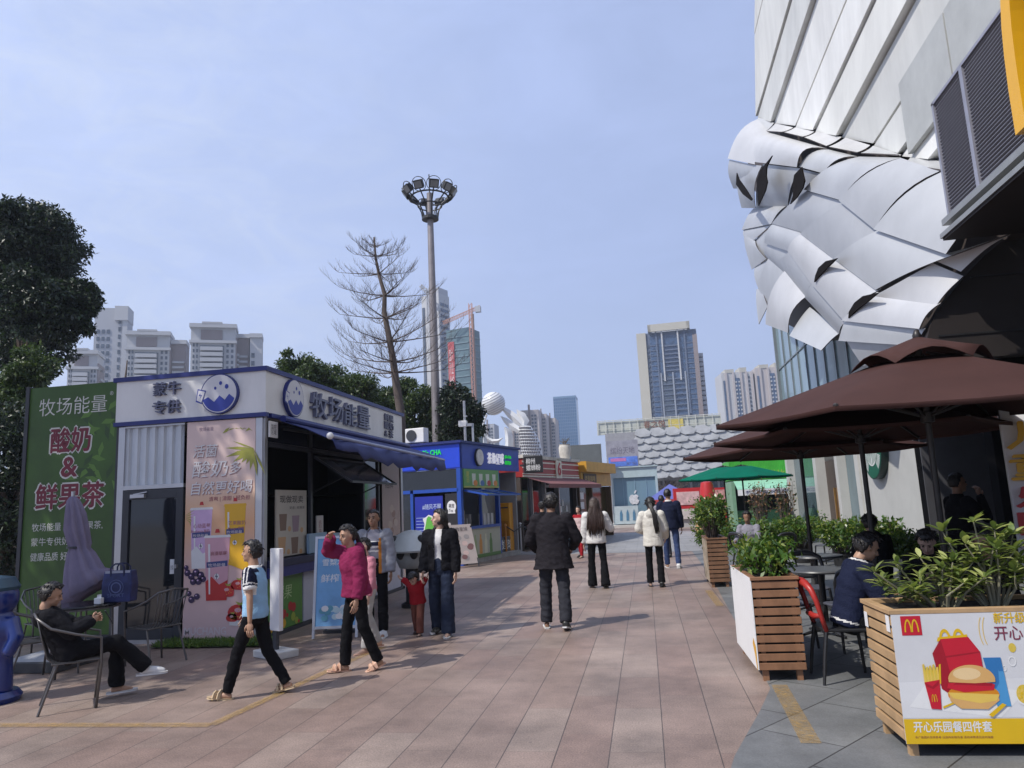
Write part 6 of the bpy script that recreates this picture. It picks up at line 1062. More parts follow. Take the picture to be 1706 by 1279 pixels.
# hedge bushes and pots farther along the terrace
def pot(label, loc, r=.2, h=.34, group='black pots along the terrace'): o = thing('flower_pot', label, 'pot', loc, 0, group); MB().lathe([(0, 0), (r*.8, 0), (r, h*.9), (r*1.08, h*.9), (r*1.08, h), (r*.95, h), (r*.9, h*.85), (0, h*.85)], n=18).build('pot', M('pot_black', (.02, .02, .022), .5), o, smooth=40); return o
HB = 'clipped bushes along the terrace'
for lab, px, py, Y, rx, h, sd in [('dense bush left of the seated far guest, behind the weathered planter', 1195, 905, 17.5, .42, .95, 51), ('broad dense bush right of the green parasol poles', 1290, 905, 17.0, .70, 1.0, 52), ('bush beside the pole of the farthest brown parasol', 1335, 905, 18.5, .5, .95, 53), ('rounded bush before the grey wall below the round logo sign', 1450, 890, 15.0, .55, .98, 54), ('small bush between the wooden entrance door and the grey wall', 1400, 890, 16.5, .42, .85, 55), ('low leafy bush in front of the dark entrance edge', 1515, 905, 13.5, .55, .72, 56)]:
    p = atY(px, py, Y); shrub(lab, (p.x, Y, .3), (rx, .4), (h-.05)*.80, 3600, .075, LFP, sd, HB, 46, 2.0); pot(lab.replace('bush', 'black pot of the bush', 1), (p.x, Y, 0))
for lab, px, Y, sd in [('tall dry brown topped plant under the mint awning, left one', 1265, 24, 57), ('dry brown topped plant under the mint awning, right one near the mall corner', 1308, 25, 58)]:
    p = atY(px, 850, Y); shrub(lab, (p.x, Y, .3), (.35, .3), 1.6, 420, .12, [M('leaf_dry', (.22, .12, .06), .8), LFM[1]], sd, 'dry topped plants', 40, 3)
# terrace tables and chairs
TBM = M('table_grey', (.075, .078, .085), .35, var=.1); CHB = M('chair_black', (.018, .018, .02), .4, var=.1); CHR = M('chair_red', (.36, .025, .02), .4, var=.06); SEATG = M('seat_grey', (.08, .085, .11), .5)
def table(label, loc, r=.38, h=.74, group='round grey terrace tables', name='table'):
    o = thing(name, label, 'table', loc, 0, group); MB().lathe([(0, h-.03), (r-.01, h-.03), (r, h-.015), (r-.01, h), (0, h)], n=36).build('tabletop', TBM, o, smooth=35); MB().lathe([(0, .03), (.035, .03), (.035, h-.03), (0, h-.03)], n=10).build('column', CHB, o, smooth=40)
    for k in range(4): a = k*math.pi/2+.4; MB().tube([(.03*math.cos(a), .03*math.sin(a), .08), (.33*math.cos(a), .33*math.sin(a), .02)], [.025, .015], 6).build('leg', CHB, o)
    return o
def tchair(label, loc, rz, back=None, group='stacking chairs on the terrace'):
    o = thing('chair', label, 'chair', loc, rz, group); bm_ = back or CHB      # seat faces local +Y, back at -Y
    MB().prism([(-.21, -.2), (.21, -.2), (.22, .18), (.17, .22), (-.17, .22), (-.22, .18)], .43, .455).build('seat', SEATG if not back else CHB, o, bevel=.008)
    for s_ in (-1, 1):
        MB().tube([(s_*.20, .19, .44), (s_*.215, .215, .22), (s_*.225, .23, 0)], [.018, .016, .013], 7).build('leg', CHB, o); MB().tube([(s_*.20, -.17, .44), (s_*.215, -.21, .22), (s_*.225, -.24, 0)], [.018, .016, .013], 7).build('leg', CHB, o)
    mb = MB(); hp = [(-.20, -.17, .44), (-.225, -.20, .55), (-.235, -.235, .70), (-.215, -.265, .79), (-.13, -.285, .835), (0, -.292, .845), (.13, -.285, .835), (.215, -.265, .79), (.235, -.235, .70), (.225, -.20, .55), (.20, -.17, .44)]
    mb.tube(hp, [.02, .021, .023, .027, .033, .036, .033, .027, .023, .021, .02], 9); mb.build('back_frame', bm_, o, smooth=True); MB().tube([(-.215, -.2, .57), (-.1, -.235, .555), (.1, -.235, .555), (.215, -.2, .57)], [.015, .026, .026, .015], 8).build('back_rail', bm_, o, smooth=True)
    return o
TBS = [('round grey table behind the leafy shrub of the white boarded planter, left front one', (1.95, 9.35)), ('round grey table at the pole of the nearest and largest brown parasol', (2.55, 7.55)), ('round grey table farther back by the farthest parasol pole', (2.3, 11.3)), ('small round table in front of the man in black', (3.0, 9.9)), ('small table beyond the bushes by the mall glass door', (4.2, 18.5))]
for lab, (x, y) in TBS: table(lab, (x, y, .004))
tchair('red backed chair carrying the man in the navy striped jacket', (1.62, 7.22, .004), R(-88), CHR)
for lab, x, y, rz in [('black chair directly behind the white boarded planter, back to the walkway', 1.42, 8.75, R(-80)), ('black chair behind the round table, back to the camera near the seated man', 2.05, 8.55, R(10)), ('black chair on the far side of the left front table', 1.95, 10.1, R(180)), ('black chair facing the second table from the right', 2.62, 9.2, R(70)), ('black chair beside the farthest table, left of its pole', 1.75, 11.6, R(-90)), ('black chair on the right of the farthest table', 2.95, 11.5, R(90)), ('black chair behind the advert planter under the guest with glasses', 3.0, 7.35, R(95)), ('black chair between the pots at the far end of the terrace', 2.5, 15.5, R(30)), ('black chair beside the far seated guest', 2.0, 16.3, R(-60)), ('black chair near the mall glass beyond the bushes', 3.9, 17.6, R(140)), ('black chair carrying the man in black with his back turned', 2.95, 10.75, R(175))]: tchair(lab, (x, y, .004), rz)

# ================================================================== left seating: slatted steel chairs, table, bag, cup
STL = M('chair_steel', (.12, .115, .115), .35, .6, var=.1)
def steel_chair(label, loc, rz, group='slatted steel chairs left of the kiosk'):
    o = thing('slatted_chair', label, 'chair', loc, rz, group); mb = MB()
    for k in range(9):
        x = -.18+.045*k; e = 1-abs(x)/.5; mb.tube([(x, .20, .425), (x, 0, .41), (x, -.16, .42), (x, -.22, .47), (x, -.27, .65), (x*1.1, -.31, .80+.04*e)], .007, 5)
    mb.build('slats', STL, o, smooth=True)
    mb = MB(); mb.tube([(.24, .18, .0), (.24, .21, .40), (.26, .20, .62), (.275, -.0, .67), (.265, -.2, .74), (.2, -.31, .83), (0, -.345, .86), (-.2, -.31, .83), (-.265, -.2, .74), (-.275, 0, .67), (-.26, .20, .62), (-.24, .21, .40), (-.24, .18, 0)], .012, 8); mb.build('arm_frame', STL, o, smooth=True)
    mb = MB(); mb.tube([(-.2, .21, .42), (.2, .21, .42), (.22, -.18, .42), (-.22, -.18, .42), (-.2, .21, .42)], .010, 6); mb.build('seat_frame', STL, o)
    for s_ in (-1, 1): MB().tube([(s_*.21, -.14, .42), (s_*.24, -.27, 0)], .012, 7).build('leg', STL, o)
    return o
CE = steel_chair('empty slatted steel chair beside the kiosk door, back to the pink poster', (-5.86, 8.25, 0), R(72)); q = G(122, 1176); SEAT_L = (q.x, q.y); CM = steel_chair('slatted steel chair carrying the man in black with crossed legs', (*SEAT_L, 0), R(-50)); steel_chair('slatted steel chair half hidden between the blue figure and the seated man', (-6.75, 7.4, 0), R(-35)); steel_chair('empty slatted steel chair behind the table in front of the closed parasol', (-7.75, 8.75, 0), R(-120))
tb = thing('table', 'dark round table carrying the blue tote bag left of the kiosk door', 'table', (-6.62, 8.0, 0)); MB().lathe([(0, .70), (.385, .70), (.39, .715), (.385, .73), (0, .73)], n=32).build('tabletop', M('table_black_glass', (.015, .015, .018), .15), tb, smooth=35); MB().ring(0, 0, .37, .39, .68, .699, n=32).build('rim', STL, tb)
for k in range(4): a = k*math.pi/2+.6; MB().tube([(.3*math.cos(a), .3*math.sin(a), .69), (.32*math.cos(a), .32*math.sin(a), 0)], .012, 7).build('leg', STL, tb)
q = atY(198, 1030, 8.1); bg_ = thing('tote_bag', 'dark blue patterned tote bag standing on the round table', 'bag', (q.x, 8.1, .732), R(8)); BGM = M('bag_blue', (.016, .024, .10), .6, var=.5, vs=9); b = MB(); b.loft([[(-.17, -.08, 0), (.17, -.08, 0), (.17, .08, 0), (-.17, .08, 0)], [(-.18, -.085, .2), (.18, -.085, .2), (.18, .085, .2), (-.18, .085, .2)], [(-.165, -.06, .36), (.165, -.06, .36), (.165, .06, .36), (-.165, .06, .36)]]); b.build('body', BGM, bg_, bevel=.012)
for s_ in (-1, 1): MB().tube([(-.08, s_*.065, .28), (-.08, s_*.07, .40), (-.04, s_*.05, .44), (.04, s_*.05, .44), (.08, s_*.07, .40), (.08, s_*.065, .28)], .011, 5, flat=.5).build('handle', M('bag_strap', (.012, .016, .06), .7), bg_)
MB().box(-.15, .15, -.064, -.058, .325, .362).build('trim', M('bag_trim', (.3, .32, .4), .6), bg_); m = MB(); F_ = Fr((0, -.0865, .0), (1, 0, 0)); m.ring(0, .17, .05, .062, .001, .003, F_, n=24); m.ring(0, .17, .085, .09, .001, .003, F_, n=24); letters(m, F_, 'SPORT', -.10, .06, .2, .04, 0, .002); m.build('print', M('bag_print', (.10, .13, .28), .6), bg_)
q = atY(160, 1040, 7.5); cp = thing('drink_cup', 'paper drink cup with dark lid and straw on the round table', 'cup', (-6.85, 7.85, .732)); MB().lathe([(0, 0), (.033, 0), (.043, .12), (0, .12)], n=16).build('cup', M('cup_red_white', (.45, .35, .32), .5), cp, smooth=40); MB().lathe([(.045, .12), (.046, .132), (.03, .155), (0, .16)], n=16).build('lid', BLACK, cp, smooth=40); MB().tube([(0, 0, .15), (.01, .0, .22)], .005, 6).build('straw', WHITE, cp)
tissue = thing('tissue_pack', 'small white tissue pack on the edge of the dark round table', 'tissue', (-6.36, 7.92, .732)); MB().box(-.045, .045, -.03, .03, 0, .07).build('pack', WHITE, tissue, bevel=.008); MB().add([(-.03, 0, .07), (.03, 0, .07), (.02, .01, .11), (-.015, -.01, .105)], [(0, 1, 2, 3)]).build('tissue', OFFW, tissue)
# blue figure statue at the far left edge
BLU = M('figure_blue', (.006, .022, .15), .3, var=.1, coat=.4); q = G(20, 1170); fg = thing('figure_statue', 'glossy dark blue rounded figure statue on a round base, cut by the left edge', 'statue', (q.x-.26, q.y, 0))
mb = MB(); mb.lathe([(0, 0), (.26, 0), (.28, .05), (.24, .10), (0, .12)], n=24); mb.build('base', BLU, fg, smooth=40); mb = MB(); [mb.tube([(s_*.12, 0, .1), (s_*.13, 0, .35), (s_*.10, 0, .55)], [.11, .09, .11], 12) for s_ in (-1, 1)]; mb.ell((0, 0, .66), (.24, .19, .24)); mb.ell((0, 0, .98), (.22, .2, .2)); [mb.tube([(s_*.2, 0, .78), (s_*.3, -.03, .6), (s_*.25, -.08, .45)], [.07, .065, .06], 10) for s_ in (-1, 1)]; me = remesh(mb, .02, 4); me.materials.append(BLU); obj('body', me, fg)
MB().lathe([(.2, 1.05), (.21, 1.08), (.16, 1.17), (0, 1.2)], n=24).build('cap', M('figure_cap', (.02, .06, .10), .4), fg, smooth=40)
# ================================================================== signs on the walkway
q = G(562, 1061); A1 = thing('a_frame_sign', 'light blue A frame sign with white characters behind the woman in magenta', 'sign', (q.x+.02, q.y, 0), R(8)); F_ = Fr((-.29, -.13, .15), (1, 0, 0), (0, .14, .99)); mb = MB(); [mb.box(a, a+.035, -.14, 1.2, -.02, .01, F_) for a in (-.03, .55)]; mb.box(.005, .55, 1.165, 1.2, -.02, .01, F_).box(.005, .55, -.02, .015, -.02, .01, F_); mb.build('frame', ALU, A1)
bl = M('board_blue', (.16, .36, .62), .4, var=.25, vs=1.5); b = MB().box(.006, .549, .016, 1.164, -.012, .0, F_).build('board', bl, A1); s = MB(); letters(s, F_, '特惠推荐', .06, .95, .46, .13, 0, .002, 0, .02, shear=.1); letters(s, F_, '雪梨水果', .08, .80, .4, .09, 0, .002, 0, .01); letters(s, F_, '鲜榨 9.9', .06, .58, .44, .11, 0, .002, 0, .02, shear=.1); s.build('lettering', WHITE, b)
m = MB(); rr_ = random.Random(6); [m.flat(poly_ell(.1+rr_.random()*.36, .08+rr_.random()*.2, .05, .04, 10), .002+.0003*k, F_, k % 3) for k in range(16)]; m.build('picture', [WHITE, P2('foam', (.45, .6, .66)), P2('teal', (.1, .3, .4))], b)
for a in (-.27, .27): MB().beam((a, .04, 1.32), (a, .34, .02), .03, .02).each('leg', CHAR, A1)
MB().box(-.3, .3, .30, .36, .0, .045).build('foot_bar', CHAR, A1)
q = G(461, 1095); A2 = thing('standing_sign', 'narrow white upright sign standing right behind the boy in the blue shirt', 'sign', (q.x-.05, q.y+.05, 0), R(-30)); MB().box(-.07, .13, -.03, .03, .30, 1.26).build('board', WHITE, A2, bevel=.008); MB().box(-.02, .06, -.02, .02, .08, .30).build('post', CHAR, A2); MB().box(-.22, .26, -.16, .16, 0, .085).build('base', M('sign_base_white', (.55, .55, .54), .6), A2, bevel=.012)
q = G(762, 946); A3 = thing('a_frame_sign', 'leaning menu board on dark legs at the corner of the blue tea kiosk', 'sign', (q.x+.2, q.y+.1, 0), R(40)); F_ = Fr((-.38, -.1, .1), (1, 0, 0), (0, .38, .92)); b = MB().box(0, .76, 0, 1.15, -.02, 0, F_).build('board', P2('a3_paper', (.46, .40, .38)), A3); m = MB(); [m.flat(poly_ell(.1+rr_.random()*.55, .1+rr_.random()*.7, .09, .07, 10), .002+.0003*k, F_, k % 3) for k in range(14)]; m.build('picture', [P2('plum', (.2, .1, .1)), P2('blush', (.6, .45, .42)), P2('grey_p', (.3, .28, .28))], b); s = MB(); letters(s, F_, '茶救星球', .12, .95, .5, .12, 0, .008); s.build('lettering', INK, b)
for a in (-.36, .36): MB().beam((a, .3, 1.12), (a, .62, 0), .03, .03).beam((a, -.13, .02), (a, .05, .4), .03, .03).each('leg', CHAR, A3)
# panda shaped litter figure
q = G(690, 985); pd = thing('animal_statue', 'white hatted panda statue on a dark post left of the woman in black', 'statue', (-4.05, 12.6, 0)); MB().lathe([(0, 0), (.2, 0), (.2, .06), (.12, .1), (.12, .75), (0, .75)], n=18).build('post', BLACK, pd, smooth=40)
mb = MB(); mb.lathe([(0, .62), (.22, .66), (.30, .85), (.24, 1.02), (0, 1.1)], n=26); mb.build('face', M('panda_grey', (.42, .44, .43), .4, var=.15), pd, smooth=True); h_ = MB().lathe([(.24, .98), (.47, .93), (.49, .96), (.40, 1.06), (.30, 1.2), (.14, 1.28), (0, 1.3)], n=28).build('hat', M('panda_white', (.55, .58, .58), .35), pd, smooth=40)
for s_ in (-1, 1): MB().ell((s_*.24, -.22, 1.13), (.075, .07, .09)).build('ear', BLACK, h_, smooth=True); MB().ell((s_*.12, -.27, .9), (.07, .05, .09)).build('eye_patch', BLACK, pd, smooth=True)
# orange dispenser, stanchions, wooden crate
q = atY(850, 880, 25.6); od = thing('dispenser_cabinet', 'tall orange cabinet standing at the end of the blue tea kiosk', 'cabinet', (q.x, 25.0, .12), R(-13)); MB().box(-.18, .18, -.16, .16, .0, 1.6).build('body', M('cabinet_orange', (.58, .26, .015), .4), od, bevel=.02); MB().box(-.14, .14, -.17, -.161, .5, 1.0).build('door', M('cabinet_door', (.45, .18, .01), .4), od); MB().box(-.14, .14, -.17, -.161, 1.42, 1.46).build('slot', CHAR, od)
for lab, px, Y in [('brass coloured stanchion post beside the orange cabinet, left one', 843, 24.4), ('silver stanchion post with dark rope, right of the orange cabinet', 868, 25.6)]:
    q = atY(px, 900, Y); o = thing('stanchion', lab, 'post', (q.x, Y, 0), 0, 'queue posts by the blue tea kiosk'); MB().lathe([(0, 0), (.16, 0), (.16, .03), (.03, .06), (.025, .95), (.05, .97), (.04, 1.02), (0, 1.04)], n=16).build('post', ALU if 'silver' in lab else M('post_orange', (.5, .2, .03), .4), o, smooth=40); MB().tube([(.04, .1, .93), (.2, .5, .75), (.4, 1.0, .92)], .02, 6).build('rope', BLACK, o)
q = atY(885, 905, 27.6); o = thing('crate_stand', 'small wooden crate stand with baskets before the red shop', 'stand', (q.x+.1, 27.6, 0)); mb = MB(); [mb.box(-.4, .4, -.25, .25, z, z+.04) for z in (.1, .45, .8)]; [mb.box(x, x+.04, -.25, .25, 0, 1.0) for x in (-.42, .38)]; mb.build('frame', M('crate_wood', (.22, .12, .05), .7), o); mb = MB(); [mb.ell((-.3+.15*k, -.05, z+.12), (.09, .09, .1)) for k in range(5) for z in (.14, .49, .84)]; mb.build('goods', M('goods_brown', (.25, .12, .06), .6, var=.5, vs=8), o)
# red booth, tent and cone
q = atY(1147, 850, 42); o = thing('market_booth', 'red booth with white panels beyond the walking man in the navy blazer', 'booth', (q.x, 42, 0)); MB().box(-.75, .75, -.6, .6, 1.0, 2.1).build('body', RED, o); MB().box(-.6, .6, -.63, -.6, 1.2, 1.9).build('white_panel', M('booth_pink', (.6, .4, .4), .5, var=.4, vs=3), o); MB().box(-.78, .78, -.62, .62, .45, .99).build('counter', M('booth_white', (.55, .5, .48), .5), o); MB().box(-.7, .7, -.5, .5, 0, .44).build('base', M('booth_base', (.4, .4, .4), .6), o)
q = atY(1118, 840, 46); o = thing('market_tent', 'blue and red peaked market tent beyond the bare bushy tree', 'tent', (q.x, 46, 0)); zt = atY(1118, 806, 46).z; mb = MB(); n = 4; tp = V((0, 0, zt)); cs = [V((math.cos(a)*2.0, math.sin(a)*2.0, zt-.9)) for a in [R(45+90*k) for k in range(4)]]; [mb.add([cs[k], cs[(k+1) % 4], tp], [(0, 1, 2)]) for k in range(4)]; [mb.add([cs[k], cs[(k+1) % 4], cs[(k+1) % 4]-V((0, 0, .25)), cs[k]-V((0, 0, .25))], [(0, 1, 2, 3)], 1) for k in range(4)]; mb.build('canopy', [M('tent_blue', (.10, .12, .36), .7), M('tent_red', (.4, .05, .05), .7)], o)
for c_ in cs: MB().beam((c_.x, c_.y, 0), c_, .06, .06).build('post', CHAR, o)
q = atY(1183, 830, 36); zt = atY(1183, 803, 36).z; o = thing('traffic_cone', 'tall red cone shaped inflatable with a pale band beside the green parasols', 'cone', (q.x-.1, 36, 0)); MB().lathe([(0, 0), (.52, 0), (.5, .5), (.33, zt-.3), (.26, zt), (0, zt+.06)], n=20).build('cone', RED, o, smooth=40); MB().lathe([(.455, 1.05), (.42, 1.05), (.40, 1.3), (.43, 1.3)], n=20).build('band', WHITE, o, smooth=40)
o = thing('red_pillar', 'red advertising pillar right of the red cone', 'pillar', (atY(1200, 830, 38).x, 38, 0)); MB().box(-.3, .3, -.2, .2, 0, atY(1200, 812, 38).z).build('body', RED, o); MB().box(-.24, .24, -.215, -.2, .9, 1.9).build('poster', M('pillar_print', (.6, .3, .3), .5, var=.5, vs=4), o)
for k, (px, py, Y) in enumerate([(1168, 895, 33), (1176, 896, 34), (1186, 896, 35)]):
    q = atY(px, py, Y); o = thing('lidded_jar', ['glass jar with orange lid on the pavement edge, left of three', 'glass jar with orange lid on the pavement edge, middle of three', 'glass jar with orange lid on the pavement edge, right of three'][k], 'jar', (q.x, Y, 0), 0, 'orange lidded jars before the red booth'); MB().lathe([(0, 0), (.17, 0), (.2, .2), (.2, .45), (.12, .55), (0, .55)], n=16).build('jar', M('jar_peach', (.6, .36, .2), .3, var=.4, vs=6), o, smooth=40); MB().lathe([(.14, .54), (.14, .64), (0, .66)], n=16).build('lid', WHITE, o)
# ================================================================== people
SKINS = {'tan': M('skin_tan', (.40, .235, .155), .5, var=.06, vs=18), 'fair': M('skin_fair', (.52, .34, .26), .5, var=.05, vs=18), 'brown': M('skin_brown', (.27, .15, .095), .5, var=.06, vs=18)}
HAIRM = M('hair_black', (.013, .011, .011), .42, var=.25, vs=30, bump=.25, bs=120); HAIRB = M('hair_brown', (.035, .018, .013), .38, var=.35, vs=25, bump=.25, bs=120)
EYEM = M('eye_dark', (.012, .01, .01), .25); LIPM = M('lip', (.30, .11, .09), .5)
def cloth(name, col, var=.10, bump=.35, bs=70): return M('cloth_'+name, col, .85, var=var, vs=6, bump=bump, bs=bs, spec=.12)
def rx(a): return Matrix.Rotation(R(a), 3, 'X')
def rzm(a): return Matrix.Rotation(R(a), 3, 'Z')
def tor(*a): return a
def person(label, loc, rz, H=1.70, legs=((0, 5, 3), (0, 5, 3)), arms=((0, 8, 12, 0), (0, 8, 12, 0)), lean=0.0, head=(0, 0), skin='tan', top=None, low=None, shoes=None, hair='short', hairm=None, group=None, foot=(0, 0), hip=None, build=1.0, z0=0.0, inner=None, detail=True, headscale=1.0):
    """local frame: faces +Y, right is +X. legs (left, right) = thigh swing, knee bend, spread; arms (left, right) = swing, abduct, elbow, inward (or explicit elbow and wrist)"""
    s = H/1.72; o = thing('person', label, 'person', (loc[0], loc[1], z0), rz, group); Wd = build; J = {}
    for i, sd in enumerate((-1, 1)):
        th, kb, sp_ = legs[i]; h = V((sd*.092, 0, 0)); k = h+.43*V((sd*math.sin(R(sp_)), math.sin(R(th)), -math.cos(R(th)))); a = k+.42*V((sd*math.sin(R(sp_*.3)), math.sin(R(th-kb)), -math.cos(R(th-kb)))); J[sd] = dict(h=h, k=k, a=a)
    low_ = min(J[sd]['a'].z-.08-.05*math.sin(R(max(0, -f))) for sd, f in ((-1, foot[0]), (1, foot[1]))); up = V((0, 0, -low_ if hip is None else hip/s))
    for sd in J:
        for q in ('h', 'k', 'a'): J[sd][q] = J[sd][q]+up
    LM = rx(-lean); tp = lambda x, y, z: up + LM @ V((x, y, z))          # torso point above the hips
    for i, sd in enumerate((-1, 1)):
        A = arms[i]; S_ = tp(sd*.175*Wd, -.005, .445)
        if isinstance(A, dict): el, wr = up+LM @ V(A['e']), up+LM @ V(A['w'])
        else:
            sw, ab, eb, inw = A; d1 = V((sd*math.sin(R(ab)), math.sin(R(sw)), -math.cos(R(sw))*math.cos(R(ab)))).normalized(); el = S_+.285*d1; d2 = V((sd*(math.sin(R(ab*.6))-math.sin(R(inw))), math.sin(R(sw+eb)), -math.cos(R(sw+eb)))).normalized(); wr = el+.245*d2
        J[sd].update(s=S_, e=el, w=wr)
    X = lambda p: V(p)*s
    HR = LM @ rzm(head[0]) @ rx(head[1]); nb = tp(0, -.012, .50); hc = nb + LM @ V((0, .025, .045)) + HR @ V((0, .012, .118))
    hp = lambda x, y, z: X(hc + (HR @ V((x, y, z)))*headscale)
    def ring(c, rxx, ryy, M_=LM, n=18): return [X(up+M_ @ (V(c)+V((rxx*math.cos(2*math.pi*k/n), ryy*math.sin(2*math.pi*k/n), 0)))) for k in range(n)]
    # ---- body: one continuous skin surface
    b = MB(); g = .84
    b.loft([ring((0, 0, z), r1*g*Wd, r2*g) for z, r1, r2 in ((-.06, .15, .10), (.05, .155, .105), (.18, .135, .095), (.33, .15, .105), (.43, .15, .085), (.48, .085, .065))])
    b.tube([X(nb-V((0, 0, .03))), X(nb+LM @ V((0, .015, .05))), hp(0, -.015, -.06)], [.058*s, .054*s, .052*s], 14)
    b.ell(hp(0, -.012, .018), (.074*s*headscale, .092*s*headscale, .098*s*headscale), rot=HR, nu=20, nv=14); b.ell(hp(0, .028, -.052), (.054*s*headscale, .056*s*headscale, .060*s*headscale), rot=HR, nu=16, nv=10)
    if detail:
        b.tube([hp(0, .078, .022), hp(0, .092, -.004), hp(0, .104, -.026), hp(0, .088, -.036)], [.008*s, .010*s, .0155*s, .011*s], 8); b.ell(hp(0, .078, -.064), (.022*s, .012*s, .009*s), rot=HR); b.ell(hp(0, .07, -.092), (.024*s, .016*s, .014*s), rot=HR)
        for sd in (-1, 1): b.ell(hp(sd*.076, -.012, -.008), (.010*s, .019*s, .030*s), rot=HR, nu=10, nv=7); b.ell(hp(sd*.030, .072, .032), (.020*s, .012*s, .007*s), rot=HR); b.ell(hp(sd*.040, .058, -.03), (.02*s, .018*s, .02*s), rot=HR)
    fing = MB()
    for sd in (-1, 1):
        j = J[sd]; b.tube([X(j['s']), X(j['s'].lerp(j['e'], .5)), X(j['e'])], [.042*s, .040*s, .036*s], 10); b.ell(X(j['e']), .036*s); b.tube([X(j['e']), X(j['e'].lerp(j['w'], .4)), X(j['w'])], [.036*s, .035*s, .024*s], 10); b.ell(X(j['s']), .045*s)
        d = (j['w']-j['e']).normalized(); out_ = V((sd, 0, 0)); out_ = (out_-d*out_.dot(d)).normalized(); fw = out_.cross(d)*(1 if sd > 0 else -1); fw = -fw if fw.y < 0 and abs(d.z) > .5 else fw     # palm faces inward, thumb forward
        pc = j['w']+d*.05; q = Matrix((fw, out_, d)).transposed(); b.ell(X(pc), (.040*s, .017*s, .055*s), rot=q, nu=12, nv=8)
        if detail:
            for k, (u, ln) in enumerate(((.030, .070), (.010, .080), (-.011, .075), (-.030, .058))):
                p0 = j['w']+d*.085+fw*u; c1 = p0+d*ln*.45-out_*.006; c2 = c1+d*ln*.32-out_*.016; c3 = c2+d*ln*.22-out_*.020; fing.tube([X(p0), X(c1), X(c2), X(c3)], [.0092*s, .0088*s, .0078*s, .006*s], 7)
            p0 = j['w']+d*.03+fw*.032; fing.tube([X(p0), X(p0+d*.03+fw*.022-out_*.006), X(p0+d*.062+fw*.026-out_*.012)], [.0115*s, .010*s, .007*s], 7)
        b.tube([X(j['h']), X(j['k']), X(j['a'])], [.062*s, .044*s, .030*s], 10); b.ell(X(j['k']), .044*s); i = 0 if sd < 0 else 1
        fq = rx(foot[i]); ft = lambda y, z: X(j['a']+fq @ V((sd*.02*(y/.15), y, z))); b.tube([ft(-.05, -.045), ft(.02, -.04), ft(.10, -.055), ft(.165, -.066)], [.028*s, .036*s, .033*s, .018*s], 10)
        j['ft'] = ft
    me = remesh(b, .0105*s if detail else .016*s, 3); bmx = bmesh.new(); bmx.from_mesh(me)
    if fing.v: 
        fm = fing.mesh('f', SKINS[skin]); bmx.from_mesh(fm); bpy.data.meshes.remove(fm)
        for f in bmx.faces: f.smooth = True
    bmx.to_mesh(me); bmx.free(); me.materials.append(SKINS[skin]); body = obj('body', me, o)
    if detail:
        for sd in (-1, 1):
            e = MB().ell(hp(sd*.030, .0775, .008), (.0125*s, .006*s, .0062*s), rot=HR, nu=10, nv=7).build('eye', EYEM, o, smooth=True); MB().tube([hp(sd*.014, .0855, .030), hp(sd*.03, .085, .036), hp(sd*.047, .074, .031)], [.004*s, .0045*s, .003*s], 6).build('eyebrow', HAIRM, o)
        MB().tube([hp(-.02, .0855, -.064), hp(0, .0905, -.063), hp(.02, .0855, -.064)], [.003*s, .005*s, .003*s], 6).build('mouth', LIPM, o)
    # ---- hair: a shell that shows everywhere but the face
    hm = hairm or HAIRM; mb = MB(); nu, nv = 36, 26; q = []; seed = sum(map(ord, label)) % 97
    ln_ = dict(short=-.035, crop=-.02, long=-.09, pony=-.05, bob=-.10)[hair]
    for i in range(nv+1):
        ph = math.pi*i/nv
        for k in range(nu):
            t = 2*math.pi*k/nu; d = V((math.sin(ph)*math.cos(t), math.sin(ph)*math.sin(t), math.cos(ph))); face = d.y > .16+.35*max(0, -d.z) and d.z < (.60-.06*math.sin(t*5+seed)); lowb = d.z*.105+.018 < ln_ - (.03 if d.y < -.2 else 0) or (abs(d.x) > .75 and d.y > -.05 and d.z < -.02)
            th = .012 if hair == 'crop' else .021; th += .008*noise.noise(d*4+V((seed, 0, 0)))+.010*noise.noise(V((d.x*16, d.y*16, d.z*5))); r_ = V((.074+th, .092+th, .098+th*1.1)) if not (face or lowb) else V((.055, .066, .078)); p = V((d.x*r_.x, -.012+d.y*r_.y, .018+d.z*r_.z)); q.append(hp(*p))
    mb.add(q, [(i*nu+k, (i+1)*nu+k, (i+1)*nu+(k+1) % nu, i*nu+(k+1) % nu) for i in range(nv) for k in range(nu)])
    rg = random.Random(seed); R2 = lambda a: rg.uniform(-a, a)
    for k in range(150 if hair in ('short', 'bob', 'pony') else 0):        # loose tufts
        d = V((rg.gauss(0, 1), rg.gauss(-.5, 1), rg.gauss(.5, .8))).normalized()
        if d.y > .12+.3*max(0, -d.z) and d.z < .62 or d.z < -.25: continue
        p0 = V((d.x*.092, -.012+d.y*.110, .018+d.z*.117)); fl_ = V((R2(.018)+d.x*.012, R2(.014)+(.016 if d.y > .2 else -.004), -.012+.02*max(0, d.z)*rg.random())); mb.tube([hp(*(p0*.97)), hp(*(p0+fl_*.7)), hp(*(p0+fl_*1.5+V((0, 0, -.008))))], [.008*s, .007*s, .001], 4)
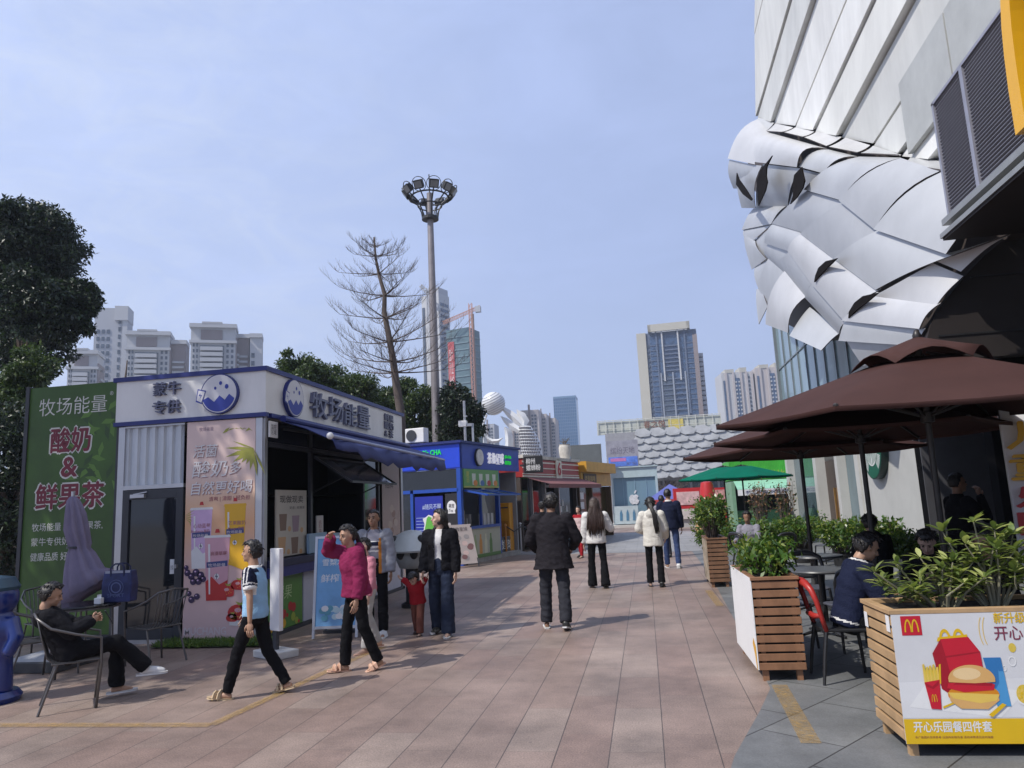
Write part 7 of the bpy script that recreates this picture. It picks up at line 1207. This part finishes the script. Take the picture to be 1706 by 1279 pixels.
    if hair in ('long', 'pony'):
        if hair == 'long':
            for k in range(16): x_ = .075+R2(.012); mb.tube([hp(x_*.6, -.0+R2(.02), .09), hp(x_+.01, -.005+R2(.02), .0), hp(x_+.012, .0+R2(.02), -.08), X(nb+LM @ V((.115+R2(.025), .05+R2(.02), -.06))), X(nb+LM @ V((.115+R2(.03), .125+R2(.015), -.20-rg.random()*.08)))], [.008*s, .013*s, .013*s, .012*s, .003*s], 5)
        for k in range(110 if hair == 'long' else 60):
            if hair == 'long': a = rg.uniform(math.pi*1.02, math.pi*1.98); p0 = hp(.088*math.cos(a), -.012+.10*math.sin(a), .05+R2(.05)); wv = R2(.03); L_ = rg.uniform(.30, .46); c1 = hp(.098*math.cos(a), -.012+.112*math.sin(a), -.05); c2 = X(nb+LM @ V((.13*math.cos(a)+wv, -.10-.03*abs(math.sin(a)), -.05))); c3 = X(nb+LM @ V((.145*math.cos(a)*rg.uniform(.6, 1.2)+wv, -.135+R2(.02), -L_)))
            else: p0 = hp(R2(.05), -.10, .02+R2(.03)); sw = .05; L_ = rg.uniform(.28, .42); c1 = hp(sw*.5+R2(.03), -.145, -.02+R2(.02)); c2 = X(nb+LM @ V((sw+.02+R2(.035), -.155+R2(.02), -.05))); c3 = X(nb+LM @ V((sw+.05+R2(.05), -.15+R2(.02), -L_)))
            mb.tube([p0, c1, c2, c2.lerp(c3, .5)+V((R2(.01), -.012, 0)), c3], [.010*s, .014*s, .014*s, .012*s, .003*s], 5)
    ho = mb.build('hair', hm, o, smooth=True)
    # ---- lower garment
    if low:
        mt, (rt, rk, ra) = low['mat'], low.get('r', (.083, .062, .055)); m = MB(); m.loft([ring((0, -.005, z), r1*Wd, r2) for z, r1, r2 in ((-.12, .12, .095), (-.06, .165, .118), (.02, .168, .12), (.10, .152, .112), (.14, .148, .108))])
        for sd in (-1, 1):
            j = J[sd]; a = j['a']+(j['k']-j['a']).normalized()*(low.get('cut', .0)-.01); m.ell(X(j['h']+V((0, -.01, -.02))), rt*1.03*s); m.tube([X(j['h']+V((0, -.008, -.02))), X(j['h'].lerp(j['k'], .5)), X(j['k']), X(j['k'].lerp(a, .5)), X(a)], [rt*s, (rt*.55+rk*.45)*s, rk*s, (rk*.5+ra*.5)*s, ra*s], 12); m.ell(X(j['k']), rk*s)
        me = remesh(m, .014*s, 3, .007*s*low.get('wr', 1), 9, seed); me.materials.append(mt); lo = obj('trousers', me, o)
    # ---- shoes
    if shoes:
        for i, sd in enumerate((-1, 1)):
            ft = J[sd]['ft']; kind = shoes['kind']
            if kind == 'sandal':
                mb = MB(); P_ = lambda y, z, x: X(J[sd]['a']+rx(foot[i]) @ V((sd*.02*(y/.15)+x, y, z))); out_ = [(-.075, .026), (-.03, .036), (.05, .040), (.12, .046), (.17, .040), (.20, .018)]; ps = [(y, w_) for y, w_ in out_] + [(y, -w_) for y, w_ in out_[::-1]]; n = len(ps)
                mb.add([P_(y, -.082, x) for y, x in ps]+[P_(y, -.062, x) for y, x in ps], [tuple(range(n)), tuple(range(2*n-1, n-1, -1))]+[(k, (k+1) % n, n+(k+1) % n, n+k) for k in range(n)]); sh = mb.build('sandal', shoes['mat'], o, bevel=.004)
                mb = MB(); [mb.tube([P_(y_, -.07, -.044), P_(y_, -.030+.01*k, -.03), P_(y_, -.020+.012*k, 0), P_(y_, -.030+.01*k, .03), P_(y_, -.07, .044)], .012, 6, flat=2.4) for k, y_ in ((1, .065), (0, .115))]; mb.build('strap', shoes.get('strap', shoes['mat']), sh)
            else:
                m = MB(); m.tube([ft(-.062, -.048), ft(-.03, -.034), ft(.04, -.036), ft(.12, -.05), ft(.19, -.062)], [.036*s, .045*s, .044*s, .041*s, .024*s], 12); m.tube([ft(-.02, .02), ft(-.015, -.03)], [.044*s, .046*s], 12); me = remesh(m, .011*s, 3); me.materials.append(shoes['mat']); sh = obj('shoe', me, o); mb = MB(); P_ = lambda y, z, x: X(J[sd]['a']+rx(foot[i]) @ V((sd*.02*(y/.15)+x, y, z))); out_ = [(-.095, .024), (-.05, .038), (.05, .042), (.13, .046), (.18, .038), (.212, .014)]; ps = out_+[(y, -w_) for y, w_ in out_[::-1]]; n = len(ps)
                mb.add([P_(y, -.084, x) for y, x in ps]+[P_(y, -.064, x) for y, x in ps], [tuple(range(n)), tuple(range(2*n-1, n-1, -1))]+[(k, (k+1) % n, n+(k+1) % n, n+k) for k in range(n)]); mb.build('sole', shoes.get('sole', shoes['mat']), sh, bevel=.004)
    # ---- upper garments
    def garment(name, spec, grow=0.0):
        mts = spec['mat'] if isinstance(spec['mat'], (list, tuple)) else [spec['mat']]; gw = spec.get('fit', 1.0); hem = spec.get('hem', -.05); fl = spec.get('flare', 1.0); m = MB(); 
        prof = [(hem, .168*fl, .125*fl), (hem+.05, .172*(1+fl)/2, .13*(1+fl)/2), (.10, .165, .125), (.20, .163, .122), (.32, .178, .13), (.41, .185, .108), (.455, .150, .085), (.49, .085, .07), (.515, .07, .066)]
        m.loft([ring((0, -.006-.004*(z < .3), z), (r1*gw+grow)*Wd, r2*gw+grow) for z, r1, r2 in prof]); sl = spec.get('sleeve', 1.0); sr = spec.get('sr', (.072, .060, .048))
        for sd in (-1, 1):
            j = J[sd]; m.ell(X(j['s']+V((0, 0, -.005))), (sr[0]+grow)*s*1.02)
            if sl <= .5: e2 = j['s'].lerp(j['e'], sl*2); m.tube([X(j['s']), X(e2)], [(sr[0]+grow)*s, (sr[1]+.012)*s], 12)
            else: m.tube([X(j['s']), X(j['s'].lerp(j['e'], .5)), X(j['e'])], [(sr[0]+grow)*s, (sr[0]*.5+sr[1]*.5+grow)*s, (sr[1]+grow)*s], 12); m.ell(X(j['e']), (sr[1]+grow)*s); m.tube([X(j['e']), X(j['e'].lerp(j['w'], .5)), X(j['w'])], [(sr[1]+grow)*s, (sr[1]*.5+sr[2]*.5+grow)*s, (sr[2]+grow)*s], 12)
        if spec.get('hood'): m.ell(X(nb+LM @ V((0, -.085, -.035))), (.11*s, .065*s, .10*s)); [m.ell(X(nb+LM @ V((sd*.075, -.015, -.01))), (.05*s, .075*s, .045*s)) for sd in (-1, 1)]
        if spec.get('collar'): m.loft([ring((0, -.008, .49), .082, .078), ring((0, -.006, .54), .072, .07)])
        me = remesh(m, .0125*s, 3, .0065*s*spec.get('wr', 1), spec.get('ws', 10), seed+3)
        for mt in mts: me.materials.append(mt)
        if 'paint' in spec or spec.get('open'):
            inv = LM.inverted(); bmx = bmesh.new(); bmx.from_mesh(me); kill = []
            for f in bmx.faces:
                c = inv @ (f.calc_center_median()/s-up); w0 = f.calc_center_median()/s
                if 'paint' in spec: f.material_index = spec['paint'](c, J, w0)
                if spec.get('open') and c.y > .02 and abs(c.x-spec.get('ox', 0)) < spec['open']*(1.0+.6*max(0, c.z-.3)) and abs(c.x) < .15: kill.append(f)
            if kill: bmesh.ops.delete(bmx, geom=kill, context='FACES')
            bmx.to_mesh(me); bmx.free()
        g_ = obj(name, me, o)
        if spec.get('open'): sd_ = g_.modifiers.new('t', 'SOLIDIFY'); sd_.thickness = .008; sd_.offset = -1; sd_.material_offset = spec.get('lining', 0)
        return g_
    if inner: garment(inner['name'], inner)
    if top: garment(top['name'], top, .010 if inner else 0)
    return o, J, X, up, LM
BLK = cloth('black', (.007, .007, .009)); BLKJ = cloth('black_jacket', (.010, .010, .013)); NVY = cloth('navy', (.012, .016, .04)); WHT = cloth('white', (.66, .65, .64), .05); CREAMC = cloth('cream', (.62, .60, .55), .06); DKG = cloth('dark_grey', (.019, .017, .021)); CHC = cloth('charcoal', (.030, .031, .039)); JEAN = cloth('jeans', (.035, .055, .13), .25); JEAND = cloth('jeans_dark', (.022, .03, .055), .25); SKYB = cloth('sky_blue', (.26, .44, .64), .05); MAG = cloth('magenta', (.21, .020, .072)); PNK = cloth('pink', (.55, .22, .28)); GRYJ = cloth('grey_jacket', (.24, .25, .29)); ORG = cloth('orange_lining', (.48, .19, .04)); KNIT = cloth('grey_knit', (.24, .235, .28)); REDC = cloth('red', (.30, .015, .022)); BRC = cloth('brown', (.16, .06, .045)); LGT = cloth('light_grey', (.42, .41, .40))
SBG = M('sandal_beige', (.50, .38, .24), .6); SBP = M('sandal_pink', (.58, .36, .26), .6); SBK = M('shoe_black', (.018, .018, .018), .4); SWH = M('shoe_white', (.62, .62, .62), .5); SBR = M('shoe_brown', (.05, .03, .025), .5)
# 1 boy
def boyp(c, J, w):
    ax = abs(c.x)
    for sd in (-1, 1):
        sh, e = J[sd]['s'], J[sd]['e']; d = (e-sh); t = (w-sh).dot(d)/d.length_squared
        r_ = ((w-sh)-d*t).length
        if (c.x*sd > .135 and t > -.25 and r_ < .12 and c.z > .2):
            if t > .42: return 2 if t < .47 or t > .53 else 1
            off = (w-sh).dot(V((0, 1, 0))); return 2 if (.012 < off < .026 or -.026 < off < -.012) else 1
    if c.z > .485: return 2
    if c.z > .44 and ax > .07: return 1
    return 0
q = G(415, 1162); person('boy in light blue polo shirt with navy striped sleeves and black trousers walking left', (q.x+.02, q.y+.05), R(97), 1.46, ((20, 6, 2), (-14, 18, 2)), ((-10, 12, 8, 4), (10, 10, 20, 0)), 2, (6, 2), 'tan', dict(name='polo_shirt', mat=[SKYB, NVY, WHT], hem=-.06, sleeve=.34, sr=(.066, .060, .05), fit=1.03, flare=1.06, paint=boyp), dict(mat=BLK, r=(.086, .072, .058), wr=1.4), dict(kind='sandal', mat=SBG), 'short', foot=(8, -14))
# 2 woman in magenta
q = G(594, 1118); person('woman in a magenta hooded jacket and black trousers shading her eyes with one hand', (q.x, q.y), R(132), 1.53, ((-8, 16, 1), (10, 6, 1)), ((-4, 12, 20, -2), dict(e=(.33, .17, .50), w=(.115, .20, .665))), 6, (12, -4), 'tan', dict(name='jacket', mat=[MAG], hem=-.05, flare=1.12, fit=1.26, hood=True, wr=1.5, sr=(.095, .088, .068)), dict(mat=BLK, r=(.086, .07, .068), wr=1.3), dict(kind='sandal', mat=SBP), 'pony', foot=(-16, 6))
# 3 girl behind her
q = G(616, 1085); person('girl in pink top and pale trousers almost hidden behind the woman in magenta', (q.x-.02, q.y), R(140), 1.34, ((10, 6, 2), (-10, 12, 2)), ((4, 9, 14, 0), (-6, 8, 12, 0)), 3, (0, 0), 'fair', dict(name='sweater', mat=[PNK], hem=-.05, fit=1.0), dict(mat=LGT, r=(.084, .068, .07)), dict(kind='shoe', mat=SBP), 'short')
# 4 man in grey jacket
def knitp(c, J, w):
    if c.y > -.3 and .30 < c.z < .345: return 1
    if .352 < c.z < .362 or .275 < c.z < .287 or .215 < c.z < .23: return 2
    return 0
q = G(632, 1060); GM = person('man in an open grey jacket with orange lining over a striped sweater', (q.x-.06, q.y+.05), R(186), 1.68, ((8, 6, 3), (-6, 8, 3)), ((4, 13, 12, 6), (0, 9, 10, 0)), 2, (-8, 0), 'brown', dict(name='jacket', mat=[GRYJ, ORG], hem=-.08, flare=1.10, fit=1.08, open=.085, lining=1, wr=1.3, collar=True, paint=lambda c, J, w: 1 if (c.y > .03 and abs(c.x) < .12 and c.x < 0 and c.z < .4) else 0), dict(mat=BLK, r=(.088, .072, .07)), dict(kind='sandal', mat=SWH), 'crop', inner=dict(name='sweater', mat=[KNIT, NVY, WHT], hem=-.04, fit=.95, paint=knitp, wr=.6))
# 5 toddler
q = G(696, 1058); person('toddler in a red jacket and brown trousers looking down between two adults', (q.x, q.y+.03), R(170), .84, ((12, 6, 3), (-8, 10, 3)), (dict(e=(-.24, .0, .50), w=(-.36, .02, .62)), dict(e=(.24, .0, .50), w=(.37, .02, .60))), 14, (0, -38), 'fair', dict(name='jacket', mat=[REDC], hem=-.08, fit=1.36, flare=1.08, sr=(.105, .095, .075)), dict(mat=BRC, r=(.118, .105, .10)), dict(kind='shoe', mat=SBR), 'short', headscale=1.45)
# 6 woman in black
q = G(738, 1058); person('young woman with long hair, open black jacket and wide dark jeans looking left', (q.x, q.y), R(176), 1.64, ((9, 6, 2), (-8, 10, 4)), ((-2, 9, 12, 4), (2, 10, 20, 4)), 0, (-62, 2), 'fair', dict(name='jacket', mat=[BLKJ], hem=-.05, fit=1.08, flare=1.08, open=.05, wr=1.4, hood=True, sr=(.078, .07, .06)), dict(mat=JEAND, r=(.094, .092, .102), wr=1.1, cut=-.03), dict(kind='shoe', mat=SBK, sole=SWH), 'long', inner=dict(name='tee', mat=[WHT], hem=-.02, fit=.93, wr=.4))
# 7 man A
q = G(930, 1047); person('man in a loose dark grey jacket walking away in the middle of the street', (q.x-.02, q.y+.05), R(3), 1.79, ((6, 8, 4), (-8, 12, 4)), ((6, 22, 50, 32), (6, 24, 52, 32)), 3, (6, 4), 'brown', dict(name='jacket', mat=[DKG], hem=-.19, flare=1.30, fit=1.14, wr=1.5, collar=True, sr=(.088, .078, .06)), dict(mat=CHC, r=(.098, .082, .078), wr=1.5), dict(kind='shoe', mat=SBK, sole=SWH), 'short', build=1.12, foot=(0, -14))
# 8 woman B
q = G(1000, 979); person('woman with very long brown hair, white sweatshirt and black flared trousers, seen from behind', (q.x-.02, q.y+.05), R(6), 1.71, ((5, 6, 3), (-6, 8, 3)), ((2, 9, 8, 0), (10, 24, 95, 35)), 0, (2, 4), 'fair', dict(name='sweatshirt', mat=[WHT], hem=-.09, fit=1.10, flare=1.06, wr=1.3, sr=(.086, .08, .06)), dict(mat=BLK, r=(.088, .066, .098), cut=-.04), dict(kind='shoe', mat=SBK), 'long', HAIRB)
# 9 woman C
q = G(1096, 977); person('woman with a long ponytail in a cream hooded fleece and black trousers, seen from behind', (q.x-.02, q.y+.05), R(-4), 1.67, ((4, 5, 2), (-5, 8, 2)), ((6, 20, 70, 30), (4, 12, 40, 10)), 0, (-10, 3), 'fair', dict(name='fleece', mat=[CREAMC], hem=-.16, fit=1.12, flare=1.10, wr=.9, hood=True, sr=(.09, .085, .07)), dict(mat=BLK, r=(.082, .066, .072)), dict(kind='shoe', mat=SBK), 'pony', HAIRM, foot=(0, -10))
# 10 man D
q = G(1122, 946); person('man in a navy blazer, blue jeans and white shoes walking away beside the slatted planter', (q.x, q.y+.05), R(-2), 1.86, ((8, 5, 3), (-6, 9, 3)), ((4, 8, 15, 2), (2, 10, 16, 2)), 1, (-14, 2), 'tan', dict(name='blazer', mat=[NVY], hem=-.10, fit=1.06, flare=1.06, wr=.9, sr=(.08, .068, .056)), dict(mat=JEAN, r=(.084, .066, .062)), dict(kind='shoe', mat=SWH), 'crop', inner=dict(name='shirt', mat=[WHT], hem=-.02, fit=.9, wr=.3, collar=True))
# 11-13 far walkers
def at_h(px, py, Y): return atY(px, py, Y)
q = at_h(1103, 850, 21.5); person('pedestrian in a grey jacket mostly hidden behind the man in the navy blazer', (q.x, 21.5), R(10), 1.72, hair='crop', top=dict(name='jacket', mat=[KNIT], fit=1.08), low=dict(mat=CHC), shoes=dict(kind='shoe', mat=SBK), detail=False)
q = at_h(903, 850, 20.0); person('person in dark clothes just visible beside the head of the dark grey jacket man', (q.x, 20.0), R(20), 1.70, hair='short', top=dict(name='jacket', mat=[BLKJ], fit=1.08), low=dict(mat=BLK), shoes=dict(kind='shoe', mat=SBK), detail=False)
q = at_h(967, 860, 22.5); person('woman in a pale pink coat with a red collar walking before the yellow shop', (q.x-.05, 22.5), R(150), 1.52, ((10, 5, 2), (-8, 8, 2)), hair='bob', skin='fair', top=dict(name='coat', mat=[cloth('pale_pink', (.55, .42, .42)), REDC], hem=-.14, fit=1.06, flare=1.1, paint=lambda c, J, w: 1 if c.z > .40 else 0), low=dict(mat=REDC), shoes=dict(kind='shoe', mat=SBK), detail=False)
# 14 seated man at left (on his chair, facing right and away)
cx_, cy_ = SEAT_L; fz = R(-50); person('young man in black sitting on a slatted chair with crossed legs, looking at his phone', (cx_-.05, cy_), fz, 1.52, ((88, 86, 3), (96, 52, -4)), (dict(e=(-.23, .12, .20), w=(-.07, .30, .17)), dict(e=(.24, .10, .20), w=(.08, .30, .18))), -28, (-4, -46), 'tan', dict(name='jacket', mat=[BLKJ], hem=-.06, fit=1.14, flare=1.08, wr=1.6, hood=True, sr=(.09, .08, .062)), dict(mat=BLK, r=(.098, .082, .085), wr=1.3), dict(kind='shoe', mat=SWH, sole=SWH), 'short', hip=.49)
ph_ = thing('phone', 'black phone held by the young man sitting at left', 'phone', (cx_+.30*-math.sin(fz), cy_+.30*math.cos(fz), .70), fz); b = MB().box(-.038, .038, -.005, .005, 0, .15).build('body', BLACK, ph_, bevel=.004); b.rotation_euler = (.5, 0, 0); b = MB().box(-.034, .034, -.0065, -.0055, .006, .144).build('display', GLASSD, ph_); b.rotation_euler = (.5, 0, 0)
# right terrace people
varsity = lambda c, J, w: (1 if (.520 < c.z < .533) or (-.022 < c.z < -.006) else 0)
person('man in a navy varsity jacket with white striped collar sitting on the red backed chair', (1.70, 7.22), R(-88), 1.72, ((86, 84, 6), (84, 92, 6)), (dict(e=(-.24, .16, .22), w=(-.12, .36, .26)), dict(e=(.24, .18, .22), w=(.12, .36, .26))), 16, (4, -14), 'tan', dict(name='jacket', mat=[NVY, WHT], hem=-.06, fit=1.10, wr=1.0, collar=True, paint=varsity, sr=(.084, .074, .058)), dict(mat=BLK), dict(kind='shoe', mat=SBK), 'short', hip=.51)
person('person in black sitting beyond the navy jacket man with their back to the camera', (2.95, 10.75), R(-5), 1.70, ((86, 86, 5), (86, 86, 5)), ((25, 10, 70, 10), (25, 10, 70, 10)), 8, (0, -6), 'brown', dict(name='jacket', mat=[BLKJ], hem=-.06, fit=1.12, hood=True), dict(mat=BLK), dict(kind='shoe', mat=SBK), 'short', hip=.53, detail=False)
q = atY(1603, 830, 10.2); person('man in a black jacket standing at the dark entrance and smoking, seen from the side', (q.x-.05, 10.2), R(-80), 1.79, ((4, 4, 3), (-3, 5, 3)), ((5, 8, 20, 0), dict(e=(.20, .20, .24), w=(.05, .24, .50))), 0, (0, 0), 'brown', dict(name='jacket', mat=[BLKJ], hem=-.08, fit=1.10, collar=True), dict(mat=BLK), dict(kind='shoe', mat=SBK), 'crop')
person('guest with glasses in dark clothes sitting behind the yellowish plant, facing left', (3.02, 7.30), R(92), 1.66, ((86, 84, 5), (86, 84, 5)), (dict(e=(-.24, .16, .22), w=(-.10, .34, .28)), dict(e=(.24, .16, .22), w=(.10, .34, .28))), 8, (6, -4), 'brown', dict(name='jacket', mat=[BLKJ], hem=-.06, fit=1.1), dict(mat=BLK), dict(kind='shoe', mat=SBK), 'short', hip=.50)
person('guest in black leaning over the table behind the middle plant, pale hand raised', (2.78, 8.3), R(165), 1.68, ((86, 84, 5), (86, 84, 5)), (dict(e=(-.24, .18, .20), w=(-.06, .34, .36)), dict(e=(.24, .18, .20), w=(.10, .34, .26))), 16, (-10, -22), 'fair', dict(name='jacket', mat=[BLKJ], hem=-.06, fit=1.1, hood=True), dict(mat=BLK), dict(kind='shoe', mat=SBK), 'short', hip=.50)
tchair('black chair under the guest leaning over the table', (2.78, 8.37, .004), R(165))
q = atY(1228, 870, 16.3); person('far guest seated between the bushes, wearing a grey top', (2.08, 16.3), R(160), 1.66, ((86, 84, 5), (86, 84, 5)), ((25, 10, 60, 10), (25, 10, 60, 10)), 6, (0, 0), 'brown', dict(name='top', mat=[KNIT], hem=-.06, fit=1.05), dict(mat=CHC), dict(kind='shoe', mat=SBK), 'short', hip=.53, detail=False)
settle()
# ------------------------------------------------------------------ haze: even air over the whole place
def haze(density):
    b = MB().box(-420, 320, -60, 620, -1.2, 160); me = b.mesh('haze', []); m = bpy.data.materials.new('haze_air'); m.use_nodes = True; n = m.node_tree.nodes; n.remove(n['Principled BSDF']); v = n.new('ShaderNodeVolumePrincipled'); v.inputs['Density'].default_value = density; v.inputs['Color'].default_value = (.75, .83, .96, 1); v.inputs['Anisotropy'].default_value = .2; m.node_tree.links.new(v.outputs[0], n['Material Output'].inputs['Volume']); me.materials.append(m); tag(obj('haze', me), kind='stuff')
HAZE_ON = True
if HAZE_ON: haze(.0006)
